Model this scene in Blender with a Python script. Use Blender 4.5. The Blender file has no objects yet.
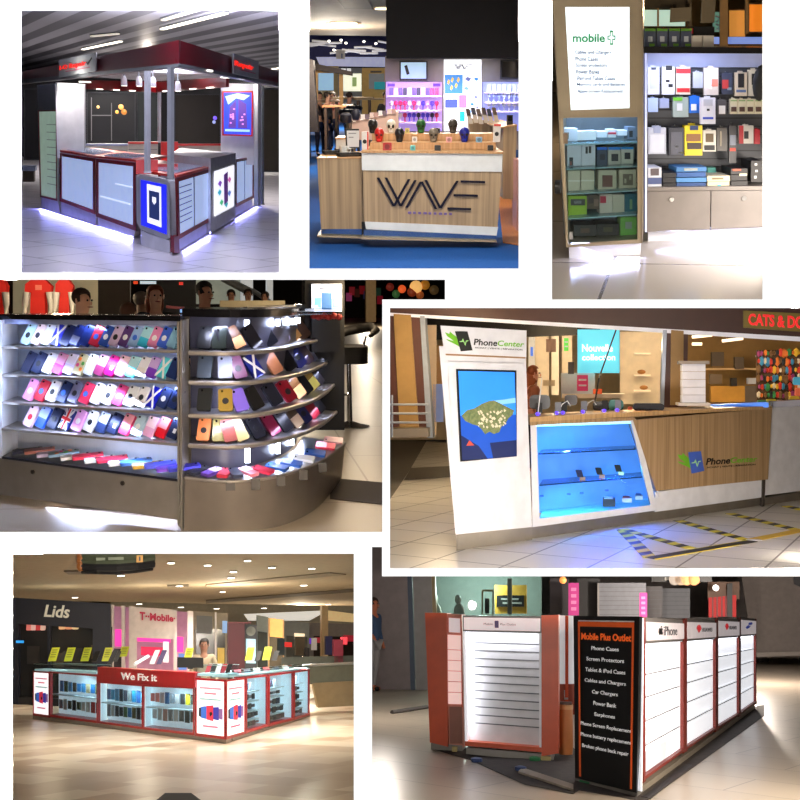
import bpy, math, random
from mathutils import Vector as V, Matrix as Mx
# One gallery wall with seven openings; behind each opening stands a room built at life size.
FOC = 1000.0                      # focal length of the 45 mm lens in pixels of the 800 px frame
CAM = V((0, 0, 1.6))
rnd = random.Random(7)
COL = bpy.context.scene.collection
ORG = {}

def lin(c):
    def f(x):
        x = max(0.0, min(255.0, x)) / 255.0
        return x / 12.92 if x <= 0.04045 else ((x + 0.055) / 1.055) ** 2.4
    return (f(c[0]), f(c[1]), f(c[2]), 1.0)

_M = {}
def mat(name, c, r=.5, m=0., e=0., ec=None, kind=None, c2=None, s=1., rot=0., off=(0, 0), sq=1.0, mortar=.012, bo=.5):
    if name in _M: return _M[name]
    ma = bpy.data.materials.new(name); ma.use_nodes = True
    nt = ma.node_tree; N = nt.nodes; L = nt.links
    b = N['Principled BSDF']
    b.inputs['Roughness'].default_value = r; b.inputs['Metallic'].default_value = m
    tc = N.new('ShaderNodeTexCoord'); mp = N.new('ShaderNodeMapping')
    L.new(tc.outputs['Object'], mp.inputs['Vector'])
    A = lin(c); B = lin(c2) if c2 else tuple(x * .88 for x in A[:3]) + (1,)
    if kind == 'tile':
        t = N.new('ShaderNodeTexBrick'); mp.inputs['Rotation'].default_value = (0, 0, rot)
        mp.inputs['Location'].default_value = (off[0], off[1], 0)
        t.inputs['Color1'].default_value = A; t.inputs['Color2'].default_value = tuple(x * .93 for x in A[:3]) + (1,)
        t.inputs['Mortar'].default_value = B; t.inputs['Scale'].default_value = 1
        t.inputs['Mortar Size'].default_value = mortar; t.inputs['Brick Width'].default_value = s
        t.inputs['Row Height'].default_value = s * sq; t.offset = bo; t.inputs['Mortar Smooth'].default_value = .1
        L.new(mp.outputs[0], t.inputs['Vector']); L.new(t.outputs['Color'], b.inputs['Base Color'])
    elif kind == 'checker':
        mp.inputs['Rotation'].default_value = (0, 0, rot); mp.inputs['Location'].default_value = (off[0], off[1], 0)
        t = N.new('ShaderNodeTexBrick'); t.inputs['Scale'].default_value = 1; t.inputs['Bias'].default_value = -.25
        t.inputs['Color1'].default_value = A; t.inputs['Color2'].default_value = B
        t.inputs['Mortar'].default_value = tuple(x * .8 for x in A[:3]) + (1,); t.inputs['Mortar Size'].default_value = mortar
        t.inputs['Brick Width'].default_value = s; t.inputs['Row Height'].default_value = s * sq; t.offset = bo
        L.new(mp.outputs[0], t.inputs['Vector']); L.new(t.outputs['Color'], b.inputs['Base Color'])
    else:
        n = N.new('ShaderNodeTexNoise'); n.inputs['Detail'].default_value = 3
        if kind == 'wood':
            mp.inputs['Scale'].default_value = (s * 38, s * 38, s * .8); n.inputs['Scale'].default_value = 1.0
        elif kind == 'stripe':
            n = N.new('ShaderNodeTexWave'); mp.inputs['Rotation'].default_value = (0, 0, rot)
            n.inputs['Scale'].default_value = s; n.bands_direction = 'X'
        else: n.inputs['Scale'].default_value = 6 * s
        L.new(mp.outputs[0], n.inputs['Vector'])
        cr = N.new('ShaderNodeValToRGB'); lo, hi = (.47, .53) if kind == 'stripe' else (.35, .65)
        cr.color_ramp.elements[0].position = lo; cr.color_ramp.elements[1].position = hi
        cr.color_ramp.elements[0].color = B; cr.color_ramp.elements[1].color = A
        L.new(n.outputs[1 if kind == 'stripe' else 0], cr.inputs['Fac']); L.new(cr.outputs['Color'], b.inputs['Base Color'])
    if e:
        b.inputs['Emission Color'].default_value = lin(ec or c); b.inputs['Emission Strength'].default_value = e
    _M[name] = ma
    return ma

def glass(name, c=(235, 245, 250), refl=.07):
    if name in _M: return _M[name]
    ma = bpy.data.materials.new(name); ma.use_nodes = True; nt = ma.node_tree; N = nt.nodes; L = nt.links
    N.clear(); o = N.new('ShaderNodeOutputMaterial'); mx = N.new('ShaderNodeMixShader')
    t = N.new('ShaderNodeBsdfTransparent'); g = N.new('ShaderNodeBsdfGlossy'); pass
    t.inputs['Color'].default_value = lin(c); g.inputs['Roughness'].default_value = .03; fr = N.new('ShaderNodeLayerWeight'); fr.inputs['Blend'].default_value = .35; k = N.new('ShaderNodeMath'); k.operation = 'MULTIPLY_ADD'; k.inputs[1].default_value = .25; k.inputs[2].default_value = refl * .4; pw = N.new('ShaderNodeMath'); pw.operation = 'POWER'; pw.inputs[1].default_value = 4
    L.new(fr.outputs['Facing'], pw.inputs[0]); L.new(pw.outputs[0], k.inputs[0]); L.new(k.outputs[0], mx.inputs[0]); L.new(t.outputs[0], mx.inputs[1]); L.new(g.outputs[0], mx.inputs[2]); L.new(mx.outputs[0], o.inputs[0])
    _M[name] = ma
    return ma

class Face:                       # a quad face: u to the right, v downwards, w out towards the viewer (metres)
    def __init__(s, q, n=None, eye=V((0, 0, 1.6))):
        s.q = [V(p) for p in q]
        if n is None:
            n = (s.q[1] - s.q[0]).cross(s.q[3] - s.q[0]).normalized()
            if n.dot(eye - s.q[0]) < 0: n = -n
        s.n = n
        s.W = ((s.q[1] - s.q[0]).length + (s.q[2] - s.q[3]).length) / 2
        s.H = ((s.q[3] - s.q[0]).length + (s.q[2] - s.q[1]).length) / 2
    def P(s, u, v, w=0.):
        a = s.q[0].lerp(s.q[1], u); b = s.q[3].lerp(s.q[2], u)
        return a.lerp(b, v) + s.n * w
    def sub(s, u0, v0, u1, v1, w=0.):
        return Face([s.P(u0, v0, w), s.P(u1, v0, w), s.P(u1, v1, w), s.P(u0, v1, w)], s.n)

class S:                          # a room: local X right, Y away, Z up, floor at z=0, eye height h
    def __init__(s, win, cx, yh, h=1.6):
        a, b = cx - 400, yh - 400
        d = V((a, FOC, -b)).normalized(); X = V((d.y, -d.x, 0)).normalized(); Z = X.cross(d)
        ro = a * b / (a * a + FOC * FOC) / 2
        X, Z = X * math.cos(ro) + Z * math.sin(ro), Z * math.cos(ro) - X * math.sin(ro)
        s.R = Mx((X, d, Z)).transposed(); s.RT = Mx((X, d, Z)); s.h = h; s.win = win; s.cx = cx; s.yh = yh
        s.M = Mx.Translation(CAM) @ s.R.to_4x4() @ Mx.Translation((0, 0, -h)); s.eye = V((0, 0, h))
    def ray(s, x, y): return s.RT @ V((x - 400, FOC, 400 - y))
    def fl(s, x, y, z=0.):
        r = s.ray(x, y); return s.eye + r * ((z - s.h) / r.z)
    def at(s, x, y, Y):
        r = s.ray(x, y); return s.eye + r * (Y / r.y)
    def vp(s, P, Q):
        n = (V(Q) - V(P)).cross(V((0, 0, 1))).normalized()
        return (V(P), -n if n.dot(s.eye - V(P)) < 0 else n)
    def vpx(s, a, b, z=0.): return s.vp(s.fl(a[0], a[1], z), s.fl(b[0], b[1], z))
    def yp(s, Y): return (V((0, Y, 0)), V((0, -1, 0)))
    def on(s, pl, x, y):
        r = s.ray(x, y); return s.eye + r * ((pl[0] - s.eye).dot(pl[1]) / r.dot(pl[1]))
    def face(s, pl, *q, off=0.):
        e = pl[2] if len(pl) > 2 else pl[1]; pl = (pl[0] + pl[1] * off, pl[1]); return Face([s.on(pl, *p) for p in q], e)
    def rect(s, pl, x0, y0, x1, y1, off=0.): return s.face(pl, (x0, y0), (x1, y0), (x1, y1), (x0, y1), off=off)
    def px(s, P):
        q = s.M @ V(P) - CAM; return (400 + FOC * q.x / q.y, 400 - FOC * q.z / q.y)

class MB:
    def __init__(s): s.v = []; s.f = []; s.mi = []; s.c = 0
    def _add(s, vs, fs):
        b = len(s.v); s.v += [V(p) for p in vs]; s.f += [tuple(b + i for i in f) for f in fs]; s.mi += [s.c] * len(fs); return s
    def hexa(s, p):
        return s._add(p, [(0, 3, 2, 1), (4, 5, 6, 7), (0, 1, 5, 4), (1, 2, 6, 5), (2, 3, 7, 6), (3, 0, 4, 7)])
    def fb(s, F, u0, v0, u1, v1, w0, w1):
        return s.hexa([F.P(u0, v0, w0), F.P(u1, v0, w0), F.P(u1, v1, w0), F.P(u0, v1, w0), F.P(u0, v0, w1), F.P(u1, v0, w1), F.P(u1, v1, w1), F.P(u0, v1, w1)])
    def ring(s, F, u, v0, v1, w0, w1, u1=None):
        u1 = u if u1 is None else u1
        s.fb(F, 0, 0, 1, v0, w0, w1); s.fb(F, 0, 1 - v1, 1, 1, w0, w1); s.fb(F, 0, v0, u, 1 - v1, w0, w1); return s.fb(F, 1 - u1, v0, 1, 1 - v1, w0, w1)
    def box(s, c, d, az=0.):
        c = V(c); X = V((math.cos(az), math.sin(az), 0)) * d[0] / 2; Y = V((-math.sin(az), math.cos(az), 0)) * d[1] / 2; Z = V((0, 0, d[2] / 2))
        return s.hexa([c - X - Y - Z, c + X - Y - Z, c + X + Y - Z, c - X + Y - Z, c - X - Y + Z, c + X - Y + Z, c + X + Y + Z, c - X + Y + Z])
    def prism(s, pts, vec):
        n = len(pts); vec = V(vec)
        return s._add(list(pts) + [V(p) + vec for p in pts], [tuple(range(n))[::-1], tuple(range(n, 2 * n))] + [(i, (i + 1) % n, n + (i + 1) % n, n + i) for i in range(n)])
    def fpoly(s, F, uv, w0, w1): return s.prism([F.P(u, v, w0) for u, v in uv], F.n * (w1 - w0))
    def tube(s, pts, r, n=10, caps=True):
        pts = [V(p) for p in pts]; b = []; m = len(pts); rr = r if isinstance(r, (list, tuple)) else [r] * m
        for i, p in enumerate(pts):
            t = (pts[min(i + 1, m - 1)] - pts[max(i - 1, 0)]).normalized()
            a = V((0, 0, 1)) if abs(t.z) < .9 else V((1, 0, 0)); x = t.cross(a).normalized(); y = t.cross(x)
            b += [p + (x * math.cos(k * 6.28319 / n) + y * math.sin(k * 6.28319 / n)) * rr[i] for k in range(n)]
        f = [(i * n + k, i * n + (k + 1) % n, (i + 1) * n + (k + 1) % n, (i + 1) * n + k) for i in range(m - 1) for k in range(n)]
        if caps: f += [tuple(range(n))[::-1], tuple(range((m - 1) * n, m * n))]
        return s._add(b, f)
    def lathe(s, c, prof, n=20, ax=None, sx=1., sy=1.):
        c = V(c); z = V(ax).normalized() if ax else V((0, 0, 1)); a = V((1, 0, 0)) if abs(z.x) < .9 else V((0, 1, 0)); x = (a - z * a.dot(z)).normalized(); y = z.cross(x); b = []
        for r, h in prof: b += [c + x * (math.cos(k * 6.28319 / n) * r * sx) + y * (math.sin(k * 6.28319 / n) * r * sy) + z * h for k in range(n)]
        m = len(prof); f = [(i * n + k, i * n + (k + 1) % n, (i + 1) * n + (k + 1) % n, (i + 1) * n + k) for i in range(m - 1) for k in range(n)]
        return s._add(b, f + [tuple(range(n))[::-1], tuple(range((m - 1) * n, m * n))])
    def sph(s, c, r, n=14):
        r = r if isinstance(r, (tuple, list)) else (r, r, r); c = V(c); m = n // 2 + 1; b = []
        for i in range(m):
            t = math.pi * (i + .02) / (m - 1 + .04)
            b += [c + V((math.sin(t) * math.cos(k * 6.28319 / n) * r[0], math.sin(t) * math.sin(k * 6.28319 / n) * r[1], math.cos(t) * r[2])) for k in range(n)]
        return s._add(b, [(i * n + k, i * n + (k + 1) % n, (i + 1) * n + (k + 1) % n, (i + 1) * n + k) for i in range(m - 1) for k in range(n)] + [tuple(range(n)), tuple(range((m - 1) * n, m * n))[::-1]])
    def slab(s, c, X, Y, N, w, h, t, r=.12, k=3):   # rounded slab centred on c, face axes X, Y, thickness t along N
        c = V(c); r *= w; o = []
        for cx, cy, a0 in ((1, 1, 0), (-1, 1, 90), (-1, -1, 180), (1, -1, 270)):
            for i in range(k + 1):
                a = math.radians(a0 + 90 * i / k); o.append(c + X * (cx * (w / 2 - r) + r * math.cos(a)) + Y * (cy * (h / 2 - r) + r * math.sin(a)))
        return s.prism([p - N * (t / 2) for p in o], N * t)

def props(o, label=None, cat=None, group=None, kind=None):
    for k, v in (('label', label), ('category', cat), ('group', group), ('kind', kind)):
        if v: o[k] = v
    return o

def obj(sc, name, mb, ma, par=None, p=None, smooth=False, **kw):
    me = bpy.data.meshes.new(name); o = bpy.data.objects.new(name, me); COL.objects.link(o)
    if par is not None: p = ORG[par.name]; o.parent = par
    elif p is None:
        lo = V([min(v[i] for v in mb.v) for i in range(3)]); hi = V([max(v[i] for v in mb.v) for i in range(3)]); p = V(((lo.x + hi.x) / 2, (lo.y + hi.y) / 2, lo.z))
    p = V(p); me.from_pydata([v - p for v in mb.v], [], mb.f)
    for x in (ma if isinstance(ma, (list, tuple)) else [ma]): me.materials.append(x)
    if isinstance(ma, (list, tuple)): me.polygons.foreach_set('material_index', mb.mi)
    import bmesh
    bm = bmesh.new(); bm.from_mesh(me); bmesh.ops.recalc_face_normals(bm, faces=bm.faces); bm.to_mesh(me); bm.free()
    if smooth:
        for q in me.polygons: q.use_smooth = True
        try: me.set_sharp_from_angle(angle=math.radians(45))
        except Exception: pass
    if par is None: o.matrix_world = sc.M @ Mx.Translation(p)
    ORG[o.name] = p
    return props(o, **kw)

def thing(sc, name, p, label, cat, group=None):
    o = bpy.data.objects.new(name, None); COL.objects.link(o); o.empty_display_size = .1
    o.matrix_world = sc.M @ Mx.Translation(V(p)); ORG[o.name] = V(p)
    return props(o, label, cat, group)

def area(sc, p, to, sx, sy, pw, c=(255, 255, 255), xdir=None, spread=None):
    l = bpy.data.lights.new('area_lamp', 'AREA'); l.shape = 'RECTANGLE'; l.size = sx; l.size_y = sy; l.energy = pw; l.color = lin(c)[:3]
    if spread: l.spread = spread
    o = bpy.data.objects.new('area_lamp', l); COL.objects.link(o)
    z = (V(p) - V(to)).normalized(); x = V(xdir) if xdir is not None else (V((1, 0, 0)) if abs(z.x) < .9 else V((0, 1, 0)))
    x = (x - z * x.dot(z)).normalized(); y = z.cross(x)
    o.matrix_world = sc.M @ (Mx.Translation(V(p)) @ Mx((x, y, z)).transposed().to_4x4()); return o

def bulb(sc, p, pw, c=(255, 255, 255), r=.04, to=None, ang=90, blend=.6):
    l = bpy.data.lights.new('lamp', 'SPOT' if to is not None else 'POINT'); l.energy = pw; l.color = lin(c)[:3]; l.shadow_soft_size = r
    o = bpy.data.objects.new('lamp', l); COL.objects.link(o)
    m = Mx.Translation(V(p))
    if to is not None:
        l.spot_size = math.radians(ang); l.spot_blend = blend
        m = m @ (V(p) - V(to)).to_track_quat('Z', 'Y').to_matrix().to_4x4()
    o.matrix_world = sc.M @ m; return o

def strip(sc, a, b, to, th, pw, c):   # a long thin lamp between a and b shining towards `to`
    a, b = V(a), V(b); return area(sc, (a + b) / 2, (a + b) / 2 + V(to), (b - a).length, th, pw, c, xdir=b - a)

def text(sc, name, s, F, u0, v0, u1, v1, ma, par, w0=.0, w1=.006, bold=0., shear=0., space=1., label=None):
    cu = bpy.data.curves.new('lettering', 'FONT'); cu.body = s; cu.extrude = .5; cu.offset = bold; cu.shear = shear; cu.space_character = space
    cu.resolution_u = 3
    t = bpy.data.objects.new('lettering', cu); COL.objects.link(t)
    dg = bpy.context.evaluated_depsgraph_get(); me = bpy.data.meshes.new_from_object(t.evaluated_get(dg))
    bpy.data.objects.remove(t); bpy.data.curves.remove(cu)
    vs = [v.co for v in me.vertices]
    if not vs: return None
    x0 = min(v.x for v in vs); x1 = max(v.x for v in vs); y0 = min(v.y for v in vs); y1 = max(v.y for v in vs)
    mb = MB(); mb._add([F.P(u0 + (u1 - u0) * (v.x - x0) / (x1 - x0), v1 + (v0 - v1) * (v.y - y0) / (y1 - y0), w0 if v.z < 0 else w1) for v in vs], [tuple(p.vertices) for p in me.polygons])
    bpy.data.meshes.remove(me)
    return obj(sc, name, mb, ma, par, label=label)

# ---- people: one continuous skinned body, clothes and hair as children
def skin(vs, es, rs, root=0, sub=2):
    me = bpy.data.meshes.new('figure'); me.from_pydata([V(v) for v in vs], es, []); o = bpy.data.objects.new('figure', me); COL.objects.link(o)
    sm = o.modifiers.new('s', 'SKIN'); sm.use_smooth_shade = True; su = o.modifiers.new('d', 'SUBSURF'); su.levels = su.render_levels = sub
    for i, r in enumerate(rs):
        k = me.skin_vertices[0].data[i]; k.radius = r if isinstance(r, tuple) else (r, r); k.use_root = (i == root)
    dg = bpy.context.evaluated_depsgraph_get(); m2 = bpy.data.meshes.new_from_object(o.evaluated_get(dg))
    mb = MB(); mb._add([v.co.copy() for v in m2.vertices], [tuple(p.vertices) for p in m2.polygons])
    bpy.data.objects.remove(o); bpy.data.meshes.remove(me); bpy.data.meshes.remove(m2); return mb

def person(sc, pos, yaw, H, label, cols, hands=None, elbows=None, feet=None, lean=0., turn=0., hair='short', group=None, sub=2, nod=0.):
    """pos: floor point between the feet, yaw: heading (0 looks towards -Y), cols: skin, shirt, trousers, hair; joints in units of height"""
    sk, sh, tr, hr = [mat('cloth_%d_%d_%d' % tuple(c), c, .75) for c in cols]
    R = Mx.Rotation(yaw, 3, 'Z'); base = V(pos)
    def T(p): return base + R @ (V(p) * H)
    Lz = lean
    J = {'pel': (0, 0, .53), 'wst': (0, -Lz * .3, .62), 'cst': (0, -Lz * .7, .73), 'nek': (0, -Lz, .83), 'hd0': (0, -Lz - .008, .872), 'hd1': (0, -Lz - .012, .925), 'hd2': (0, -Lz - .004, .968)}
    for sg, k in ((-1, 'r'), (1, 'l')):
        J['sh' + k] = (sg * .105, -Lz * .95, .80)
        J['el' + k] = elbows[k] if elbows else (sg * .135, -Lz * .7 + .01, .635)
        J['wr' + k] = hands[k] if hands else (sg * .145, -Lz * .7 - .04, .49)
        e, w = V(J['el' + k]), V(J['wr' + k]); J['hn' + k] = tuple(w + (w - e).normalized() * .05)
        J['hp' + k] = (sg * .05, 0, .50); J['kn' + k] = (sg * .055, -.01, .285); J['an' + k] = (sg * .055, .012, .045); J['to' + k] = (sg * .06, -.075, .02)
        if feet: J['an' + k] = feet[k]; f = V(feet[k]); J['kn' + k] = tuple((f + V(J['hp' + k])) / 2 + V((0, -.015, .01))); J['to' + k] = tuple(f + V((0, -.085, -.022)))
    names = list(J); ix = {n: i for i, n in enumerate(names)}
    E = [('pel', 'wst'), ('wst', 'cst'), ('cst', 'nek'), ('nek', 'hd0'), ('hd0', 'hd1'), ('hd1', 'hd2')]
    for k in 'rl': E += [('cst', 'sh' + k), ('sh' + k, 'el' + k), ('el' + k, 'wr' + k), ('wr' + k, 'hn' + k), ('pel', 'hp' + k), ('hp' + k, 'kn' + k), ('kn' + k, 'an' + k), ('an' + k, 'to' + k)]
    rad = {'pel': (.075, .06), 'wst': (.07, .052), 'cst': (.082, .06), 'nek': .03, 'hd0': (.042, .045), 'hd1': (.047, .056), 'hd2': (.036, .043)}
    for k in 'rl': rad.update({'sh' + k: .036, 'el' + k: .026, 'wr' + k: .018, 'hn' + k: (.022, .012), 'hp' + k: .055, 'kn' + k: .036, 'an' + k: .022, 'to' + k: (.022, .016)})
    def sc_r(r, g): return tuple(x * H * g for x in r) if isinstance(r, tuple) else r * H * g
    root = thing(sc, 'person', base, label, 'person', group)
    mb = skin([T(J[n]) for n in names], [(ix[a], ix[b]) for a, b in E], [sc_r(rad[n], 1) for n in names], 0, sub)
    hd = V(J['hd1'])
    body = obj(sc, 'body', mb, sk, root, smooth=True)
    ns = ['pel', 'wst', 'cst', 'shr', 'elr', 'shl', 'ell', 'wrr', 'wrl']; i2 = {n: i for i, n in enumerate(ns)}
    Jn = dict(J); Jn['pel'] = (0, 0, .5)
    for k in 'rl': Jn['wr' + k] = tuple(V(J['el' + k]).lerp(V(J['wr' + k]), .9))
    obj(sc, 'shirt', skin([T(Jn[n]) for n in ns], [(i2[a], i2[b]) for a, b in (('pel', 'wst'), ('wst', 'cst'), ('cst', 'shr'), ('shr', 'elr'), ('elr', 'wrr'), ('cst', 'shl'), ('shl', 'ell'), ('ell', 'wrl'))], [sc_r(rad[n], 1.17) for n in ns], 0, sub), sh, root, smooth=True)
    ns = ['pel', 'hpr', 'knr', 'anr', 'hpl', 'knl', 'anl']; i2 = {n: i for i, n in enumerate(ns)}
    obj(sc, 'trousers', skin([T(J[n]) for n in ns], [(i2[a], i2[b]) for a, b in (('pel', 'hpr'), ('hpr', 'knr'), ('knr', 'anr'), ('pel', 'hpl'), ('hpl', 'knl'), ('knl', 'anl'))], [sc_r(rad[n], 1.12) * 1 if not isinstance(rad[n], tuple) else sc_r(rad[n], 1.1) for n in ns], 0, sub), tr, root, smooth=True)
    for k in 'rl': obj(sc, 'shoe', MB().sph(T(V(J['an' + k]).lerp(V(J['to' + k]), .5) + V((0, -.005, -.008))), (.03 * H, .062 * H, .024 * H)), mat('shoe_black', (25, 25, 28), .5), root, smooth=True)
    hb = MB()
    for a in range(1):
        c = hd + V((0, .012, .022)); hb.sph(T(c), (.056 * H, .062 * H, .054 * H), 16)
        if hair == 'long':
            hb.sph(T(hd + V((0, .032, -.05))), (.062 * H, .042 * H, .09 * H), 14)
    hb.v = [v if (R.transposed() @ (v - T(hd))).y > -.028 * H or (v - T(hd)).z > .035 * H else v + R @ V((0, .03 * H, .015 * H)) for v in hb.v]
    obj(sc, 'hair', hb, hr, root, smooth=True)
    fb = MB()
    for sx in (-1, 1): fb.sph(T(hd + V((sx * .019, -.0475, .002))), .0065 * H, 8)
    obj(sc, 'eye', fb, mat('eye_dark', (30, 22, 20), .3), body, smooth=True)
    obj(sc, 'nose', MB().sph(T(hd + V((0, -.056, -.016))), (.008 * H, .011 * H, .013 * H), 8), sk, body, smooth=True)
    obj(sc, 'mouth', MB().sph(T(hd + V((0, -.05, -.037))), (.018 * H, .006 * H, .004 * H), 8), mat('lip', (150, 80, 75), .5), body, smooth=True)
    for sx in (-1, 1): obj(sc, 'ear', MB().sph(T(hd + V((sx * .052, .005, -.004))), (.007 * H, .013 * H, .02 * H), 8), sk, body, smooth=True)
    return root

# ---- shared building blocks
def ordn(i): return ('first second third fourth fifth sixth seventh eighth ninth tenth eleventh twelfth thirteenth fourteenth fifteenth sixteenth seventeenth').split()[i]
def floor_poly(sc, poly_px, far, ma, name='floor', z=0., th=.004):
    pts = [sc.fl(*p, z) for p in poly_px]
    mb = MB().prism(pts, (0, 0, -th)); return obj(sc, name, mb, ma, p=(0, 8, z), kind='structure')
def wall(sc, name, F, ma, th=.06):
    return obj(sc, name, MB().fb(F, 0, 0, 1, 1, -th, 0), ma, kind='structure')
def plate(sc, name, F, ma, par=None, u0=0, v0=0, u1=1, v1=1, w0=0, w1=.01, **kw): return obj(sc, name, MB().fb(F, u0, v0, u1, v1, w0, w1), ma, par, **kw)

# ---- the gallery wall and its openings
OPEN = [[(21, 10), (279, 10), (279, 272.5), (21, 272.5)],
        [(309.3, -6), (518.7, -6), (518.7, 268.5), (309.3, 268.5)],
        [(552, -6), (762.7, -6), (762.7, 299.5), (552, 299.5)],
        [(-6, 279.7), (445, 279.7), (445, 299.5), (382.3, 299.5), (382.3, 532), (-6, 532)],
        [(390, 308), (806, 308), (806, 568.3), (390, 568.3)],
        [(12.2, 553.8), (353.8, 553.8), (353.8, 806), (12.2, 806)],
        [(382, 576.3), (806, 576.3), (806, 806), (372, 806), (372, 547), (382, 547)]]
DB = 4.2
class G: M = Mx.Identity(4)
def gp(x, y, d): return CAM + V(((x - 400) / FOC * d, d, -(y - 400) / FOC * d))
def gallery():
    xs = sorted({-340, 1140} | {p[0] for o in OPEN for p in o}); ys = sorted({-340, 1140} | {p[1] for o in OPEN for p in o})
    def inside(x, y, o):
        c = False
        for i in range(len(o)):
            (x1, y1), (x2, y2) = o[i], o[i - 1]
            if (y1 > y) != (y2 > y) and x < (x2 - x1) * (y - y1) / (y2 - y1) + x1: c = not c
        return c
    W = lambda x, y, d: V((CAM.x + (x - 400) / FOC * DB, d, CAM.z - (y - 400) / FOC * DB))
    solid = {}
    for i in range(len(xs) - 1):
        for j in range(len(ys) - 1):
            solid[i, j] = not any(inside((xs[i] + xs[i + 1]) / 2, (ys[j] + ys[j + 1]) / 2, o) for o in OPEN)
    mb = MB(); t = .004
    for (i, j), s in solid.items():
        if not s: continue
        a, b, c, d = xs[i], ys[j], xs[i + 1], ys[j + 1]
        mb._add([W(a, b, DB), W(c, b, DB), W(c, d, DB), W(a, d, DB)], [(0, 1, 2, 3)]); mb._add([W(a, b, DB + t), W(c, b, DB + t), W(c, d, DB + t), W(a, d, DB + t)], [(3, 2, 1, 0)])
        for di, dj, e in ((-1, 0, (a, b, a, d)), (1, 0, (c, b, c, d)), (0, -1, (a, b, c, b)), (0, 1, (a, d, c, d))):
            if not solid.get((i + di, j + dj), False):
                mb._add([W(e[0], e[1], DB), W(e[2], e[3], DB), W(e[2], e[3], DB + t), W(e[0], e[1], DB + t)], [(0, 1, 2, 3)])
    obj(G, 'wall_front', mb, mat('gallery_white', (250, 250, 250), .9), kind='structure')
def surround(i, far, c, e=3.6, l=0, t=0, r=0, b=0):     # added unseen lining behind opening i, shutting out light from other rooms
    o = OPEN[i]; n = len(o); x0 = min(p[0] for p in o); x1 = max(p[0] for p in o); y0 = min(p[1] for p in o); y1 = max(p[1] for p in o)
    def ins(k):
        (ax, ay), (bx, by), (cx, cy) = o[k - 1], o[k], o[(k + 1) % n]
        def nrm(ax, ay, bx, by): q = math.hypot(bx - ax, by - ay); return ((by - ay) / q, -(bx - ax) / q)
        a, d = nrm(ax, ay, bx, by), nrm(bx, by, cx, cy); X, Y = bx + (a[0] + d[0]) * e, by + (a[1] + d[1]) * e
        if bx == x0: X -= l
        if bx == x1: X += r
        if by == y0: Y -= t
        if by == y1: Y += b
        return X, Y
    q = [ins(k) for k in range(n)]
    mb = MB(); mb._add([gp(x, y, DB + .01) for x, y in q] + [gp(x, y, far) for x, y in q], [(k, (k + 1) % n, n + (k + 1) % n, n + k) for k in range(n)] + [tuple(range(n, 2 * n))])
    obj(G, 'trim_%d' % (i + 1), mb, mat('lining_%d' % i, c, .9), kind='structure')
def edge_fill_lamps(sc, i, pw, c=(255, 255, 255), sides='tblr', d=4.45, aim=None, off=2.2):
    # added lamp strips, unseen behind the edges of an opening, lighting its room
    xs = [p[0] for p in OPEN[i]]; ys = [p[1] for p in OPEN[i]]; x0, x1, y0, y1 = min(xs), max(xs), min(ys), max(ys); x0 = max(x0, 0); y0 = max(y0, 0); x1 = min(x1, 800); y1 = min(y1, 800)
    cx, cy = (x0 + x1) / 2, (y0 + y1) / 2; tx, ty = aim or (cx, cy); T = sc.at(tx, ty, 14)
    for k in sides:
        a, b = {'t': ((x0 + 4, y0 - off), (x1 - 4, y0 - off)), 'b': ((x0 + 4, y1 + off), (x1 - 4, y1 + off)), 'l': ((x0 - off, y0 + 4), (x0 - off, y1 - 4)), 'r': ((x1 + off, y0 + 4), (x1 + off, y1 - 4))}[k]
        A, B = sc.at(*a, d), sc.at(*b, d); strip(sc, A, B, T - (A + B) / 2, .009, pw, c)
def finish():
    gallery()
    sc = bpy.context.scene
    cam = bpy.data.cameras.new('camera'); cam.lens = 45; cam.sensor_width = 36; cam.clip_end = 500
    co = bpy.data.objects.new('camera', cam); COL.objects.link(co); co.location = CAM; co.rotation_euler = (math.pi / 2, 0, 0); sc.camera = co
    w = bpy.data.worlds.new('world'); sc.world = w; w.use_nodes = True
    w.node_tree.nodes['Background'].inputs[0].default_value = (1, 1, 1, 1); w.node_tree.nodes['Background'].inputs[1].default_value = 1.35
    sc.view_settings.view_transform = 'Standard'; sc.view_settings.look = 'None'; sc.view_settings.exposure = 0; sc.view_settings.gamma = 1
    sc.cycles.use_denoising = True; sc.cycles.max_bounces = 8; sc.cycles.transparent_max_bounces = 16; sc.cycles.sample_clamp_indirect = 4
def cabinet(sc, name, label, cat, group, q, pl, floor, red, panel, plm, fr=(.06, .06, .07), depth=.5, top=None, slats=0, split=False, strip_c=None, off=0.):
    F = sc.face(pl, *q, off=off); base = F.P(.5, 1); base.z = 0
    t = thing(sc, name, base, label, cat, group)
    obj(sc, 'frame', MB().ring(F, fr[0], fr[1], fr[2], -.05, 0), red, t)
    obj(sc, 'body', MB().fb(F, 0.005, 0.01, .995, 1, -depth, -.06), plm, t)
    pn = obj(sc, 'front_panel', MB().fb(F, fr[0], fr[1], 1 - fr[0], 1 - fr[2], -.05, -.03), panel, t)
    if split: obj(sc, 'mullion', MB().fb(F, .47, fr[1], .5, 1 - fr[2], -.03, -.015), mat('alu', (160, 165, 170), .35, .8), t)
    if slats:
        m = MB()
        for k in range(slats): m.fb(F, fr[0] + .03, .16 + .68 * k / slats, .42, .175 + .68 * k / slats, -.03, -.02)
        obj(sc, 'shelf_lines', m, mat('slat_grey', (120, 130, 150), .5), pn)
    if floor:
        P = sc.face(pl, q[3], q[2], floor[1], floor[0], off=off)
        obj(sc, 'plinth', MB().fb(P, 0.01, 0, .99, 1, -depth, -.06), mat('plinth_steel', (214, 216, 226), .35), t)
    if top: obj(sc, 'glass_top', MB().fb(F.sub(.03, 0, .97, .02), 0, 0, 1, 1, -depth + .03, -.03), top, t)
    return t, F

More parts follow.
